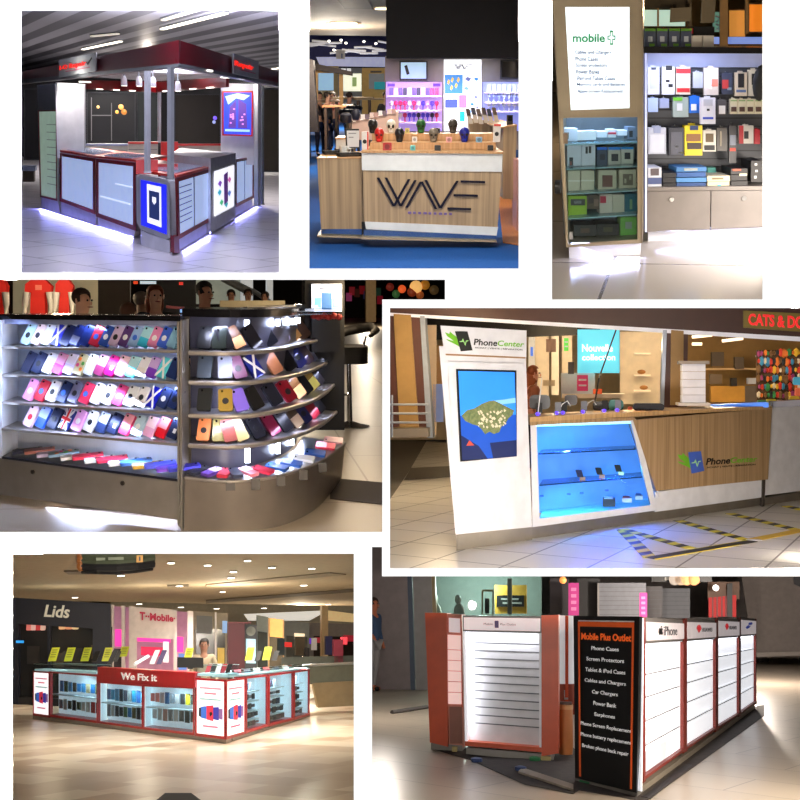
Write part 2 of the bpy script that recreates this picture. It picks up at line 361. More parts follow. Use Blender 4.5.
def scene1():
    s = S(OPEN[0], 150, 118)
    red = mat('kiosk_red', (128, 14, 22), .35); redl = mat('kiosk_red_bright', (205, 30, 24), .4)
    lit = mat('panel_lit_blue', (190, 205, 240), .3, e=.62, ec=(176, 198, 240)); green = mat('panel_lit_green', (190, 215, 195), .3, e=.32, ec=(190, 220, 195))
    wh = mat('laminate_white', (215, 215, 220), .4); gr = mat('laminate_grey', (110, 115, 118), .4); alu = mat('alu', (176, 180, 184), .45, .1)
    dk = mat('dark_gap', (14, 14, 16), .6); darkgl = mat('shop_glass_dark', (8, 9, 18), .6)
    surround(0, 46, (70, 70, 76), t=250)
    floor_poly(s, [(18, 276), (283, 276), (283, 142), (18, 142)], 0, mat('mall_tile_grey', (206, 204, 214), .28, kind='tile', c2=(120, 118, 128), s=.9, rot=.85, mortar=.014))
    Zc = 3.55; TD = (s.fl(226, 14, Zc) - s.fl(162, 30, Zc)).normalized()
    c = [s.fl(10, -160, Zc), s.fl(290, -160, Zc), s.fl(283, 82, Zc), s.fl(18, 82, Zc)]
    obj(s, 'ceiling', MB().prism(c, (0, 0, .1)), mat('ceiling_planks', (165, 165, 172), .5, kind='stripe', c2=(84, 84, 92), s=.4, rot=math.atan2(-TD.x, -TD.y)), p=(0, 8, Zc), kind='structure')
    wall(s, 'wall_back', s.rect(s.yp(42), 18, 70, 283, 160), mat('mall_dark_wall', (30, 30, 36), .6))
    # dark shop windows on the far side of the hall
    for k, (x0, y0, x1, y1) in enumerate(((24, 88, 52, 160), (86, 92, 136, 146), (137, 92, 160, 146), (174, 94, 221, 146), (258, 88, 281, 172))):
        F = s.rect(s.yp(32 if k else 26), x0, y0, x1, y1)
        t = thing(s, 'shop_window', F.P(.5, 1), ['dark shop window beyond the tall green-lit tower', 'black shop window behind the white panel of the red kiosk', 'narrow dark shop window behind the paired aluminium posts', 'dark brown shop window behind the poster block', 'dim passage window beyond the chrome post'][k], 'window')
        obj(s, 'pane', MB().fb(F, 0, 0, 1, 1, -.05, 0), [darkgl, darkgl, mat('pane_green', (14, 24, 26), .6), mat('pane_brown', (36, 30, 27), .7), mat('pane_olive', (60, 52, 38), .4)][k], t)
        obj(s, 'window_frame', MB().ring(F, .03, .02, .02, 0, .03), mat('frame_dark', (40, 42, 48), .4), t)
        if k == 1:
            obj(s, 'transom', MB().fb(F, .12, .42, .52, .44, .0, .04).fb(F, .5, .2, .515, .9, 0, .03).fb(F, .1, .1, .115, .9, 0, .03), mat('transom_grey', (120, 120, 125), .4), t)
    for k, (x, y, r, c) in enumerate(((98, 107, .05, (255, 210, 130)), (121, 107, .09, (255, 190, 100)), (124, 112, .1, (190, 120, 50)), (117, 112, .06, (240, 170, 80)), (215, 118, .07, (120, 90, 255)), (214, 122, .06, (150, 160, 220)))):
        obj(s, 'shop_lamp', MB().sph(s.at(x, y, 30.5), r * .8), mat('lamp_glow_%d' % k, c, e=.9), label=['small warm lamp glowing high in the black shop window', 'brightest amber lamp in the black shop window', 'dim brown lamp low beside the brightest amber lamp', 'amber lamp beside the brightest one in the black window', 'violet lamp in the dark brown shop window', 'pale blue lamp under the violet one in the shop window'][k], cat='lamp')
    # ceiling tubes
    for k, (a, b) in enumerate((((83, 50), (121, 42)), ((162, 30), (226, 14)), ((92, 37), (118, 34.5)), ((246, 74.5), (282, 68)), ((163, 21), (200, 10)))):
        A, B = s.fl(*a, Zc - .06), s.fl(*b, Zc - .06)
        t = thing(s, 'ceiling_light', (A + B) / 2, ['bright ceiling tube above the lettered sign of the red canopy', 'longest bright ceiling tube above the canopy corner', 'faint short ceiling tube in the far planks', 'ceiling tube over the passage beyond the kiosk', 'faint ceiling tube behind the longest bright one'][k], 'light')
        w = .045; d = (B - A).normalized(); n = d.cross(V((0, 0, 1)))
        obj(s, 'tube', MB().prism([A - n * w, B - n * w, B + n * w, A + n * w], (0, 0, .03)), mat('tube_glow_dim', (255, 245, 225), e=.55) if k in (2, 4) else mat('tube_glow', (255, 245, 225), e=2.5), t)
        obj(s, 'housing', MB().prism([A - n * w * 1.4 + V((0, 0, .03)), B - n * w * 1.4 + V((0, 0, .03)), B + n * w * 1.4 + V((0, 0, .03)), A + n * w * 1.4 + V((0, 0, .03))], (0, 0, .03)), gr, t)
        if k in (0, 1, 3): strip(s, A - V((0, 0, .02)), B - V((0, 0, .02)), (0, 0, -1), .08, 300, (255, 245, 235))
    # --- planes of the kiosk
    pL = s.vpx((40, 208), (139, 239.5)); pR = s.vpx((180, 252), (257, 205)); pC = s.vpx((141.4, 245.8), (170, 253.7))
    DR = (s.fl(257, 205) - s.fl(180, 252)).normalized(); DL = (s.fl(40, 208) - s.fl(139, 239.5)).normalized()
    pL += (-DR,); pR += (-DL,); pC += (-(DR + DL).normalized(),)
    zb = 2.2
    C0, Lp, Rp, Bk = s.fl(179, 67, zb), s.fl(19, 83, zb), s.fl(282, 86.5, zb), s.fl(157, 91, zb)
    cl, cr_ = s.vp(Lp, C0) + (-DR,), s.vp(C0, Rp) + (-DL,)
    can = thing(s, 'canopy', (C0 + Bk) / 2, 'dark red fascia canopy on posts over the lit kiosk', 'canopy')
    for pl, q in ((cl, ((19, 72.5), (179, 40), (179, 63.5), (19, 80))), (cr_, ((179, 40), (282, 72.5), (282, 83.5), (179, 63.5)))):
        F = s.face(pl, *q); obj(s, 'fascia', MB().fb(F, 0, 0, 1, 1, -.12, 0), mat('fascia_dark_red', (96, 8, 20), .3), can)
    for pl, q in ((cl, ((19, 80), (179, 63.5), (179, 67), (19, 84))), (cr_, ((179, 63.5), (282, 83.5), (282, 87), (179, 67)))):
        F = s.face(pl, *q); obj(s, 'lip', MB().fb(F, 0, 0, 1, 1, -.2, .03), gr, can)
    bl, br = s.vp(s.fl(56, 82.5, zb), Bk), s.vp(Bk, s.fl(226, 82, zb))
    for pl, q in ((bl, ((84, 80), (157, 82), (157, 92.5), (84, 89))), (br, ((157, 82), (226, 77), (226, 87), (157, 92.5)))):
        F = s.face(pl, *q); f = obj(s, 'rear_fascia', MB().fb(F, 0, 0, 1, 1, -.05, 0), red, can)
        for k in range(4): obj(s, 'downlight', MB().fb(F, .15 + .22 * k, .9, .21 + .22 * k, 1.0, 0, .05), mat('downlight_glow', (255, 248, 235), e=3.), f)
    for x, y in ((204.5, 71.5), (228, 78), (85, 82.5), (62, 85)):
        obj(s, 'downlight', MB().lathe(s.fl(x, y, zb + .01), [(.11, 0), (.11, .02)], 14), mat('downlight_glow', (255, 248, 235), e=3.), can)
    for (x, y) in ((124, 82), (139, 82.5), (153, 83), (178, 87.5)):   # spot heads under the canopy
        c = s.at(x, y, 18.5); t = thing(s, 'spot_head', c, {124: 'white spot lamp hanging next to the lettered sign under the canopy', 139: 'second white spot lamp under the canopy beside the post', 153: 'white spot lamp between the two aluminium posts', 178: 'white spot lamp near the canopy corner post'}[x], 'lamp')
        obj(s, 'shade', MB().lathe(c, [(.03, .1), (.05, .05), (.055, -.06)], 14), wh, t, smooth=True); obj(s, 'stem', MB().tube([c + V((0, 0, .1)), c + V((0, 0, .25))], .012), gr, t)
        obj(s, 'bulb', MB().lathe(c, [(.045, -.065), (.045, -.06)], 14), mat('downlight_glow', (255, 248, 235), e=3.), t)
        bulb(s, c - V((0, 0, .1)), 90, (255, 240, 225), .04, c + V((0, -.4, -3)), 110)
    for x, y, d in ((64, 86, 17.2), (240, 87, 18.2)): bulb(s, s.at(x, y, d), 22, (255, 248, 240), .05)
    # lettered signs on the fascia
    for pl, q, k in ((cl, ((60, 60.5), (97, 52.5), (97, 71), (60, 77.5)), 0), (cr_, ((232, 53.5), (257, 61.5), (257, 79), (232, 73.5)), 1)):
        F = s.face(pl, *q, off=.03); t = thing(s, 'fascia_sign', F.P(.5, .9), ['grey sign with glowing red lettering on the long canopy side', 'grey sign with red lettering on the short canopy side'][k], 'sign')
        obj(s, 'board', MB().fb(F, 0, 0, 1, 1, 0, .06), mat('sign_grey', (178, 184, 184), .5), t)
        rl = mat('letters_red_lit', (235, 40, 30), e=1.0)
        text(s, 'lettering', 'I-O Repair' if k == 0 else 'Repair', F, .03, .34, .76, .66, rl, t, .06, .09, bold=.015)
        obj(s, 'underline', MB().fb(F, .2, .72, .85, .76, .06, .07), mat('line_red', (190, 90, 110), .5), t)
        if k == 0: obj(s, 'check_mark', MB().fpoly(F, [(.76, .4), (.8, .5), (.9, .22), (.91, .3), (.81, .62)], .06, .08), dk, t)
    # posts
    for k, (x, y0, y1, w, Y, m) in enumerate(((147.5, 71, 172, 4.6, 13.3, alu), (170.7, 67, 180, 5, 12.3, alu), (159.3, 92, 142, 2.6, 20.5, wh), (257.5, 84, 206, 5.2, 18.3, alu), (262, 86, 204, 3, 19, gr))):
        a, b = s.at(x, y0, Y), s.at(x, y1, Y); r = w / 2 / FOC * Y
        t = thing(s, 'post', b, ['aluminium canopy post over the long counter', 'aluminium canopy post at the kiosk corner', 'thin white post at the back of the kiosk', 'tall chrome post at the far end of the short counter', 'slim dark post just beyond the tall chrome one'][k], 'post')
        obj(s, 'shaft', MB().prism([b + V((i * r * 1.3, j * r * 1.3, 0)) for i, j in ((-1, 0), (0, -1), (1, 0), (0, 1))], a - b), m, t)
        obj(s, 'foot_plate', MB().box(b, (r * 3, r * 3, .02)), m, t)
    # tall tower at the end of the long side
    F = s.face(pL, (37, 85), (57, 83), (57, 201), (40, 197)); t = thing(s, 'display_tower', F.P(.5, 1), 'tall grey tower with pale green lit glass at the kiosk end', 'display tower')
    obj(s, 'upper_panel', MB().fb(F, 0, 0, 1, .22, -.5, 0), gr, t); obj(s, 'body', MB().fb(F, 0, .23, 1, 1, -.5, -.06), wh, t)
    g = obj(s, 'lit_glass', MB().fb(F, .05, .23, .95, .98, -.06, -.02), green, t); obj(s, 'frame', MB().ring(F.sub(0, .22, 1, 1), .06, .01, .02, -.02, 0), red, t)
    m = MB()
    for k in range(9): m.fb(F, .45, .34 + .065 * k, .94, .345 + .065 * k, -.02, -.01)
    obj(s, 'shelf_lines', m, mat('shelf_green_grey', (120, 145, 130), .5), g)
    P = s.face(pL, (40, 197), (57, 201), (59, 214), (40, 208)); obj(s, 'plinth', MB().fb(P, 0, 0, 1, 1, -.5, -.05), mat('plinth_steel', (214, 216, 226), .35), t)
    # white wall panels of the kiosk
    F = s.face(s.yp(17.6), (55.5, 82.5), (85.5, 84), (85.5, 158), (57, 158)); t = thing(s, 'upright_board', F.P(.5, 1), 'plain white upright panel behind the long glass counter', 'board')
    obj(s, 'sheet', MB().fb(F, 0, 0, 1, 1, -.06, 0), wh, t); obj(s, 'edge_trim', MB().fb(F, .97, 0, 1, 1, 0, .02), gr, t)
    Fw = s.face(s.yp(18.9), (221, 83), (255, 84), (255, 165), (221, 165)); t = thing(s, 'upright_board', Fw.P(.5, 1), 'white upright panel carrying the blue phone poster', 'board')
    obj(s, 'sheet', MB().fb(Fw, 0, 0, 1, 1, -.06, 0), wh, t)
    F = s.face(s.yp(18.8), (222, 91), (253, 91), (252.5, 136.5), (222, 135.5)); t = thing(s, 'lightbox_poster', F.P(.5, 1), 'red framed blue lightbox poster showing two phones', 'poster')
    obj(s, 'frame', MB().ring(F, .05, .035, .035, 0, .05), redl, t); obj(s, 'print', MB().fb(F, .04, .03, .96, .97, 0, .02), mat('poster_blue', (50, 70, 215), e=.75, ec=(48, 78, 225)), t)
    m = MB(); m.fpoly(F, [(.25, .35), (.45, .2), (.45, .82), (.2, .82)], .02, .03).fpoly(F, [(.52, .18), (.78, .28), (.82, .82), (.52, .82)], .02, .03); obj(s, 'phone_print', m, mat('print_violet', (95, 60, 160), e=.45), t)
    m = MB()
    for k in range(14):
        u = rnd.choice((.24, .56)); a = u + rnd.random() * .14; v = .33 + .42 * rnd.random(); m.fb(F, a, v, a + .06, v + .035, .03, .036)
    obj(s, 'icon_print', m, mat('print_pink', (225, 150, 235), e=.7), t)
    obj(s, 'cloud_print', MB().fpoly(F, [(.1, .12), (.5, .05), (.9, .1), (.7, .2), (.45, .16), (.2, .3)], .02, .026).fb(F, .1, .85, .9, .9, .02, .026), mat('print_sky', (170, 215, 250), e=.8), t)
    # counters of the long side
    top = mat('counter_glass', (190, 205, 235), .08, e=.12, ec=(170, 190, 240))
    ca, F = cabinet(s, 'glass_counter', 'red framed lit glass counter next to the tall tower', 'counter', None, ((59.5, 153), (95, 158.5), (95, 214.5), (59.5, 201)), pL, ((59.5, 214), (95, 225.5)), red, lit, wh, top=top, depth=.6)
    t, F = cabinet(s, 'glass_counter', 'red framed lit glass counter beside the phone lightbox', 'counter', None, ((96, 158.5), (135.5, 162.5), (135.5, 231), (96, 216.5)), pL, ((97, 226.5), (133, 238)), red, lit, wh, top=top, depth=.6, off=.05)
    obj(s, 'shelf', MB().fb(F, .1, .62, .86, .64, -.03, -.01).fb(F, .5, .36, .92, .375, -.03, -.01), mat('shelf_glow', (215, 228, 245), e=.8), t)
    for a, b in (((60, 152), (96, 158)), ((96, 158), (136, 162))):
        A, B = s.on(pL, *a), s.on(pL, *b)
        obj(s, 'top_rim', MB().prism([A, B, B + DR * 2, A + DR * 2], (0, 0, .03)), mat('cap_red_orange', (215, 45, 25), .3), ca if a[0] == 60 else t)
        DU = (B - A).normalized(); up = V((0, 0, .035)); A2 = [A + DU * .25 + DR * .15 + up, B - DU * .25 + DR * .15 + up, B - DU * .35 + DR * 1.4 + up, A + DU * .15 + DR * 1.4 + up]
        obj(s, 'glass_inlay', MB().prism(A2, (0, 0, .01)), top, ca if a[0] == 60 else t)
    # phone lightbox across the corner
    F = s.face(pC, (137.5, 174), (169.5, 180), (170, 241), (138, 228.5)); t = thing(s, 'corner_lightbox', F.P(.5, 1), 'grey rounded lightbox with a white phone on blue at the corner', 'lightbox')
    r = .1; hull = [(r, 0), (1 - r, 0), (1, r * .6), (1, 1 - r * .6), (1 - r, 1), (r, 1), (0, 1 - r * .6), (0, r * .6)]
    obj(s, 'housing', MB().fpoly(F, hull, -.35, 0), mat('housing_grey', (165, 168, 170), .4), t)
    obj(s, 'screen', MB().fb(F, .1, .09, .9, .91, 0, .02), mat('screen_blue', (30, 40, 225), e=.8, ec=(30, 38, 235)), t)
    obj(s, 'phone_print', MB().fb(F, .3, .14, .74, .82, .02, .03), mat('print_white', (235, 235, 245), e=.9), t); obj(s, 'phone_screen_print', MB().fb(F, .36, .24, .68, .72, .03, .04), mat('print_navy', (40, 60, 120), e=.25), t)
    obj(s, 'emblem_print', MB().fpoly(F, [(.46, .34), (.58, .34), (.58, .42), (.52, .47), (.46, .42)], .04, .046), mat('print_white', (235, 235, 245), e=.9), t)
    P = s.face(pC, (142, 231), (170, 241), (170, 253.5), (142, 246)); obj(s, 'plinth', MB().fb(P, 0, 0, 1, 1, -.3, -.03), mat('plinth_steel', (214, 216, 226), .35), t)
    # short side
    t, F = cabinet(s, 'glass_counter', 'red framed lit cabinet with shelf lines beside the corner lightbox', 'counter', None, ((176.5, 178.5), (210.5, 169), (210.5, 221), (178, 240)), pR, ((179, 252), (210.5, 233.5)), red, lit, wh, top=top, depth=.6, slats=7, split=True)
    A, B = s.on(pR, 176.5, 178), s.on(pR, 210.5, 168.5)
    obj(s, 'top_rim', MB().prism([A, B, B + DL * 2, A + DL * 2], (0, 0, .03)), mat('cap_red_orange', (215, 45, 25), .3), t)
    obj(s, 'glass_inlay', MB().prism([A + DR * .3 + DL * .15 + up, B - DR * .3 + DL * .15 + up, B - DR * .3 + DL * 1.3 + up, A + DR * .3 + DL * 1.3 + up], (0, 0, .01)), top, t)
    t, F = cabinet(s, 'glass_counter', 'small lit cabinet at the far end under the blue poster', 'counter', None, ((235.7, 159.5), (254, 156.5), (254, 198), (235.7, 207.5)), pR, ((235.7, 218), (254, 206.8)), red, lit, wh, top=top, depth=.6, split=True)
    F = s.face(pR, (210.5, 158.5), (235.7, 153), (235.7, 218), (210.5, 233.5), off=.04); t = thing(s, 'poster_block', F.P(.5, 1), 'white raised block with a lit poster of coloured phones', 'counter')
    obj(s, 'body', MB().fb(F, 0, 0, 1, 1, -.5, 0), wh, t)
    A, B = F.P(0, 0), F.P(1, 0)
    obj(s, 'counter_return', MB().prism([A + V((0, 0, -.25)), A + DL * 1.6 + V((0, 0, -.25)), B + DL * 2.4 + V((0, 0, -.25)), B + V((0, 0, -.25))], (0, 0, .25)), wh, t)
    Fp = s.face(pR, (214.5, 171.5), (233.5, 165), (233.3, 206), (214.5, 216), off=.045)
    pr = obj(s, 'lit_poster', MB().fb(Fp, 0, 0, 1, 1, 0, .03), mat('poster_white', (245, 245, 252), e=1.0), t)
    obj(s, 'phone_print', MB().fpoly(Fp, [(.42, .14), (.62, .1), (.64, .8), (.44, .84)], .03, .04), mat('print_purple', (110, 60, 150), e=.4), pr)
    for k, (u, v, c) in enumerate(((.2, .5, (80, 200, 230)), (.72, .3, (235, 120, 190)), (.3, .75, (90, 210, 150)), (.72, .62, (120, 150, 235)), (.22, .3, (150, 90, 210)), (.55, .85, (80, 190, 200)))):
        obj(s, 'splash_print', MB().fpoly(Fp, [(u - .1, v), (u, v - .07), (u + .1, v), (u + .02, v + .09)], .03, .037), mat('splash_%d' % k, c, e=.6), pr)
    obj(s, 'corner_block', MB().fb(s.face(pR, (173.5, 236), (178.5, 236), (179, 253), (173.5, 253)), 0, 0, 1, 1, -.1, .02), red, label='small red corner foot under the short counter', cat='block')
    # back counters
    for k, (x0, y0, x1, y1, Y) in enumerate(((86, 144, 128, 160, 20), (128, 142, 158, 160, 20.3), (178, 144, 224, 160, 20))):
        F = s.rect(s.yp(Y), x0, y0, x1, y1); t = thing(s, 'back_counter', F.P(.5, 1), ['cream drawer counter in front of the black window', 'cream corner counter with red rim behind the posts', 'cream counter with red rim under the brown window'][k], 'counter')
        obj(s, 'drawers', MB().fb(F, 0, 0.1, 1, 1, -.5, 0), mat('cream', (206, 204, 190), .5), t); obj(s, 'worktop', MB().fb(F, 0, 0, 1, .1, -.5, .04), redl if k else mat('worktop_blue', (150, 165, 210), .3), t)
        if k < 2: obj(s, 'drawer_line', MB().fb(F, .02, .4, .98, .43, 0, .01).fb(F, .02, .7, .98, .73, 0, .01), gr, t)
    F = s.rect(s.yp(19.6), 161, 142, 178, 176); obj(s, 'red_column', MB().fb(F, 0, 0, 1, 1, -.4, 0), redl, label='bright red block between the posts inside the kiosk', cat='block')
    F = s.rect(s.yp(13.6), 136, 160, 158, 174); obj(s, 'red_shelf', MB().fb(F, 0, 0, 1, 1, -.2, 0), redl, label='red shelf box behind the corner lightbox', cat='shelf')
    F = s.rect(s.yp(14.5), 158, 164, 178, 180); obj(s, 'red_shelf', MB().fb(F, 0, 0, 1, 1, -.2, 0), redl, label='red shelf box behind the corner post', cat='shelf')
    # bench beyond the tower
    F = s.rect(s.yp(24), 21, 166, 35, 176); t = thing(s, 'bench', F.P(.5, 1), 'pale bench standing by the dark window beyond the tower', 'bench')
    obj(s, 'seat', MB().fb(F, 0, 0, 1, .5, -.4, 0), mat('bench_pale', (150, 165, 200), .4), t); obj(s, 'base', MB().fb(F, .1, .5, .9, 1.6, -.35, -.05), mat('bench_base', (70, 62, 52), .5), t)
    # LED tape under the plinths
    vi = (150, 150, 255)
    for pl, a, b in ((pL, (42, 206), (95, 223)), (pL, (97, 224), (134, 236)), (pR, (181, 249), (256, 203))):
        strip(s, s.on(pl, *a) + pl[1] * .03, s.on(pl, *b) + pl[1] * .03, V((0, 0, -1)) + pl[1] * .9, .03, 38, vi)
    # added, unseen lamps: opening edges, above the frame, and deep in the hall
    edge_fill_lamps(s, 0, 70, (228, 225, 255), 'lrb')
    for x, d, pw in ((60, 8.5, 70), (240, 8.5, 70), (150, 12.5, 90)): area(s, s.at(x, 118 - 1880 / d, d), s.at(x, 118 - 1880 / d, d) - V((0, 0, 1)), 1.6, .5, pw, (232, 230, 255))
    for y, pw in ((34, 160),): bulb(s, V((0, y, 3.2)), pw, (255, 240, 225), .1)
    Cm = (C0 + Bk) / 2; zr = V((0, 0, .2)); obj(s, 'slatted_roof', MB().prism([p + (Cm - p) * .06 + zr for p in (C0, Rp, Bk, Lp)], (0, 0, .03)), mat('roof_slats', (226, 226, 230), .5, kind='stripe', c2=(150, 150, 156), s=.5, rot=1.2), can); area(s, Cm, Cm + V((0, 0, 5)), .8, 1.5, 30, (240, 238, 255)); area(s, Cm + V((0, 0, .25)), Cm + V((0, 0, 5)), 1.4, 2.6, 420, (235, 232, 255))  # both upward lamps are added to brighten roof slats and ceiling
def zq2(*p): return [(290 + x * .35, y * .35) for x, y in p]
def skull(sc, c, hgt, col, label, extra=None):
    """c: point the chin rests on"""
    c = V(c); h = hgt; t = thing(sc, 'skull_speaker', c, label, 'speaker', None); m = mat('skull_%d_%d_%d' % col, col, .3)
    mb = MB().sph(c + V((0, .05 * h, .62 * h)), (.36 * h, .46 * h, .38 * h), 16).lathe(c + V((0, -.08 * h, 0)), [(.17 * h, 0), (.24 * h, .08 * h), (.27 * h, .3 * h), (.3 * h, .5 * h)], 14, sy=.95)
    obj(sc, 'shell', mb, m, t, smooth=True)
    e = mat('socket_red', (90, 0, 0), .5) if extra == 'red' else mat('socket_dark', (8, 8, 10), .6)
    for sx in (-1, 1): obj(sc, 'eye_socket', MB().sph(c + V((sx * .15 * h, -.34 * h, .5 * h)), (.1 * h, .08 * h, .09 * h if extra != 'big' else .15 * h), 10), e, t, smooth=True)
    obj(sc, 'nose_hole', MB().sph(c + V((0, -.36 * h, .34 * h)), (.045 * h, .05 * h, .07 * h), 8), e, t, smooth=True)
    obj(sc, 'teeth', MB().fb(Face([c + V((-.14 * h, -.345 * h, .2 * h)), c + V((.14 * h, -.345 * h, .2 * h)), c + V((.14 * h, -.33 * h, .1 * h)), c + V((-.14 * h, -.33 * h, .1 * h))], V((0, -1, 0))), 0, 0, 1, 1, -.03 * h, .02 * h), mat('teeth_%d_%d_%d' % col, tuple(min(255, x * 1.25 + 12) for x in col), .4), t)
def scene2():
    s = S(OPEN[1], 413, 92); surround(1, 62, (120, 115, 110), t=250)
    wood = mat('oak_light', (184, 158, 122), .5, kind='wood', c2=(152, 128, 98)); wt = mat('oak_top', (205, 160, 108), .4, kind='wood', c2=(180, 134, 84))
    wh = mat('laminate_white', (215, 215, 220), .4); wh2 = mat('band_white', (232, 236, 235), .4); grey = mat('partition_grey', (158, 150, 140), .7); blk = mat('soft_black', (16, 16, 18), .5)
    navy = mat('letter_navy', (16, 12, 38), .85); st = mat('brushed_steel', (176, 158, 130), .4, .25)
    floor_poly(s, [(306, 272), (522, 272), (522, 108), (306, 108)], 0, mat('carpet_blue', (0, 90, 176), .95, c2=(0, 80, 160), s=8))
    pts = [s.fl(503, 243, .004), s.fl(522, 246, .004), s.fl(522, 196, .004), s.fl(498, 196, .004)]; obj(s, 'floor', MB().prism(pts, (0, 0, .01)), mat('wood_floor_orange', (200, 128, 66), .35, kind='wood', c2=(170, 104, 52)), kind='structure')
    Zc = 2.9; obj(s, 'ceiling', MB().prism([s.fl(306, -8, Zc), s.fl(386, -8, Zc), s.fl(386, 36, Zc), s.fl(306, 35, Zc)], (0, 0, .08)), mat('ceiling_beige', (150, 138, 120), .8), kind='structure')
    for x, y, r, l in ((343.5, 24, .55, 'wide recessed warm ceiling lamp of the booth'), (383, 9.5, .26, 'small bright ceiling lamp beside the black header')):
        t = thing(s, 'ceiling_spotlight', s.fl(x, y, Zc - .01), l, 'light'); obj(s, 'bezel', MB().lathe(s.fl(x, y, Zc - .02), [(r * .62, 0), (r * .62, .02)], 20), wt, t); obj(s, 'lens', MB().lathe(s.fl(x, y, Zc - .03), [(r * .5, 0), (r * .5, .02)], 20), mat('warm_lens', (255, 240, 200), e=2.2), t)
        bulb(s, s.fl(x, y, Zc - .5), 14, (255, 225, 180), .1)
    t = thing(s, 'ceiling_grille', s.fl(355, 2, Zc), 'square perforated grille in the beige booth ceiling', 'grille'); a = s.fl(355, 3, Zc - .01)
    obj(s, 'plate', MB().box(a, (.45, 2.2, .01)), mat('grille_dark', (96, 84, 64), .7), t)
    # hall far behind
    wall(s, 'wall_back', s.rect(s.yp(58), 304, -4, 524, 130), mat('hall_dark', (40, 40, 52), .9))
    F = s.rect(s.yp(55), 306, 34, 392, 60); obj(s, 'wall_hall', MB().fb(F, 0, 0, 1, 1, -.1, 0), mat('hall_navy', (24, 26, 66), .9), kind='structure')
    for k in range(14):
        x = 308 + 6 * k; y = 38 + rnd.random() * 14; c = 20 * rnd.random()
        a, b = s.at(x - 8, y + 3 * rnd.random(), 50), s.at(x + 10, y + 5 - 6 * rnd.random(), 50)
        obj(s, 'roof_truss', MB().tube([a, b], .055, 6), mat('truss_grey', (150, 152, 158), .4, .5), label='grey roof truss tube of the exhibition hall', cat='truss', group='roof truss tubes')
    for k, (x, y) in enumerate(((329, 41), (341, 40), (346, 43), (364, 41.5), (376, 43.5), (334, 50))): obj(s, 'hall_lamp', MB().sph(s.at(x, y, 49), (.07, .07, .05)), mat('hall_glow', (240, 240, 235), e=1.2), label='small bright hall lamp among the roof trusses', cat='lamp', group='hall roof lamps')
    F = s.face(s.yp(44), (316, 57), (388, 57), (388, 67), (320, 66)); obj(s, 'hanging_banner', MB().fb(F, 0, 0, 1, 1, -.1, 0), mat('banner_lilac', (196, 202, 238), .7, e=.35), label='long pale lilac banner hanging under the trusses', cat='banner')
    F = s.rect(s.yp(43), 336, 50, 345, 59); t = thing(s, 'hanging_sign', F.P(.5, 1), 'small white square sign hanging above the lilac banner', 'sign'); obj(s, 'board', MB().fb(F, 0, 0, 1, 1, -.05, 0), wh, t); obj(s, 'arrow', MB().fb(F, .6, .4, .72, .9, 0, .03), mat('sign_blue', (60, 90, 150)), t)
    for k, (x0, y0, x1, y1, c, nm) in enumerate(((308, 66, 338, 96, (160, 140, 100), 'tan exhibition stand with a lit screen beyond the pergola'), (338, 68, 364, 100, (112, 116, 120), 'grey exhibition stand with a bright white window'), (362, 68, 390, 100, (196, 160, 96), 'yellow exhibition stand beside the grey one'))):
        F = s.rect(s.yp(42 - k), x0, y0, x1, y1 + 14); t = thing(s, 'exhibition_stand', F.P(.5, 1), nm, 'exhibition stand'); obj(s, 'back_panel', MB().fb(F, 0, 0, 1, 1, -.4, 0), mat('stand_%d' % k, c, .8, e=.1), t)
        q = [(.35, .1, .85, .55), (.06, .12, .9, .5), (.25, .12, .8, .45)][k]
        obj(s, 'window', MB().fb(F, *q, 0, .05), [mat('stand_glow_blue', (150, 190, 220), e=.7), mat('stand_glow_white', (238, 240, 215), e=.9), mat('stand_grey', (120, 125, 130), e=.2)][k], t)
        if k == 1:
            obj(s, 'sign_letters', MB().fb(F, .12, .01, .3, .08, 0, .05).fb(F, .34, .01, .5, .08, 0, .05), mat('stand_letter', (235, 235, 235), e=.6), t); obj(s, 'poster', MB().fb(F, .55, .2, .72, .4, .05, .07), mat('stand_green', (160, 190, 120), e=.4), t)
        if k == 2: obj(s, 'sign_letters', MB().fb(F, .3, .06, .7, .1, 0, .05), mat('stand_dark', (60, 50, 40)), t); obj(s, 'teal_sofa', MB().fb(F, .45, .3, .95, .46, .05, .4), mat('teal', (30, 170, 185), .6, e=.2), t)
    for k, (x, y0, y1, w) in enumerate(((316, 70, 122, 3.2), (341, 70, 119, 3.6))):
        a, b = s.at(x, y0, 26), s.at(x + .6, y1, 26); r = w / 2 / 1000 * 26
        obj(s, 'pergola_post', MB().prism([b + V((i * r, j * r, 0)) for i, j in ((-1, -1), (1, -1), (1, 1), (-1, 1))], a - b), mat('pine', (206, 160, 96), .6, kind='wood'), label=['slim pine post of the pergola next to the dark edge', 'thicker pine post at the pergola corner'][k], cat='post')
    a, b = s.at(309, 62, 25.5), s.at(352, 71.5, 25.5); obj(s, 'pergola_beam', MB().prism([a, b, b + V((0, 0, -.1)), a + V((0, 0, -.16))], (0, .3, 0)), mat('beam_dark', (52, 38, 34), .6), label='dark sloping pergola beam over the seated visitors', cat='beam')
    a, b = s.at(312, 70.5, 26), s.at(344, 70.5, 26); obj(s, 'pergola_rail', MB().prism([a, b, b + V((0, 0, -.06)), a + V((0, 0, -.06))], (0, .1, 0)), mat('pine', (206, 160, 96), .6, kind='wood'), label='pine cross rail joining the two pergola posts', cat='rail')
    F = s.face(s.yp(23), (306, 58), (313, 60), (318, 132), (306, 132)); obj(s, 'dark_column', MB().fb(F, 0, 0, 1, 1, -.4, 0), mat('column_dark', (38, 30, 30), .6), label='dark column at the edge of the blue carpet', cat='column')
    # visitors' tables and people
    tb = mat('brown_dark', (74, 52, 36), .6)
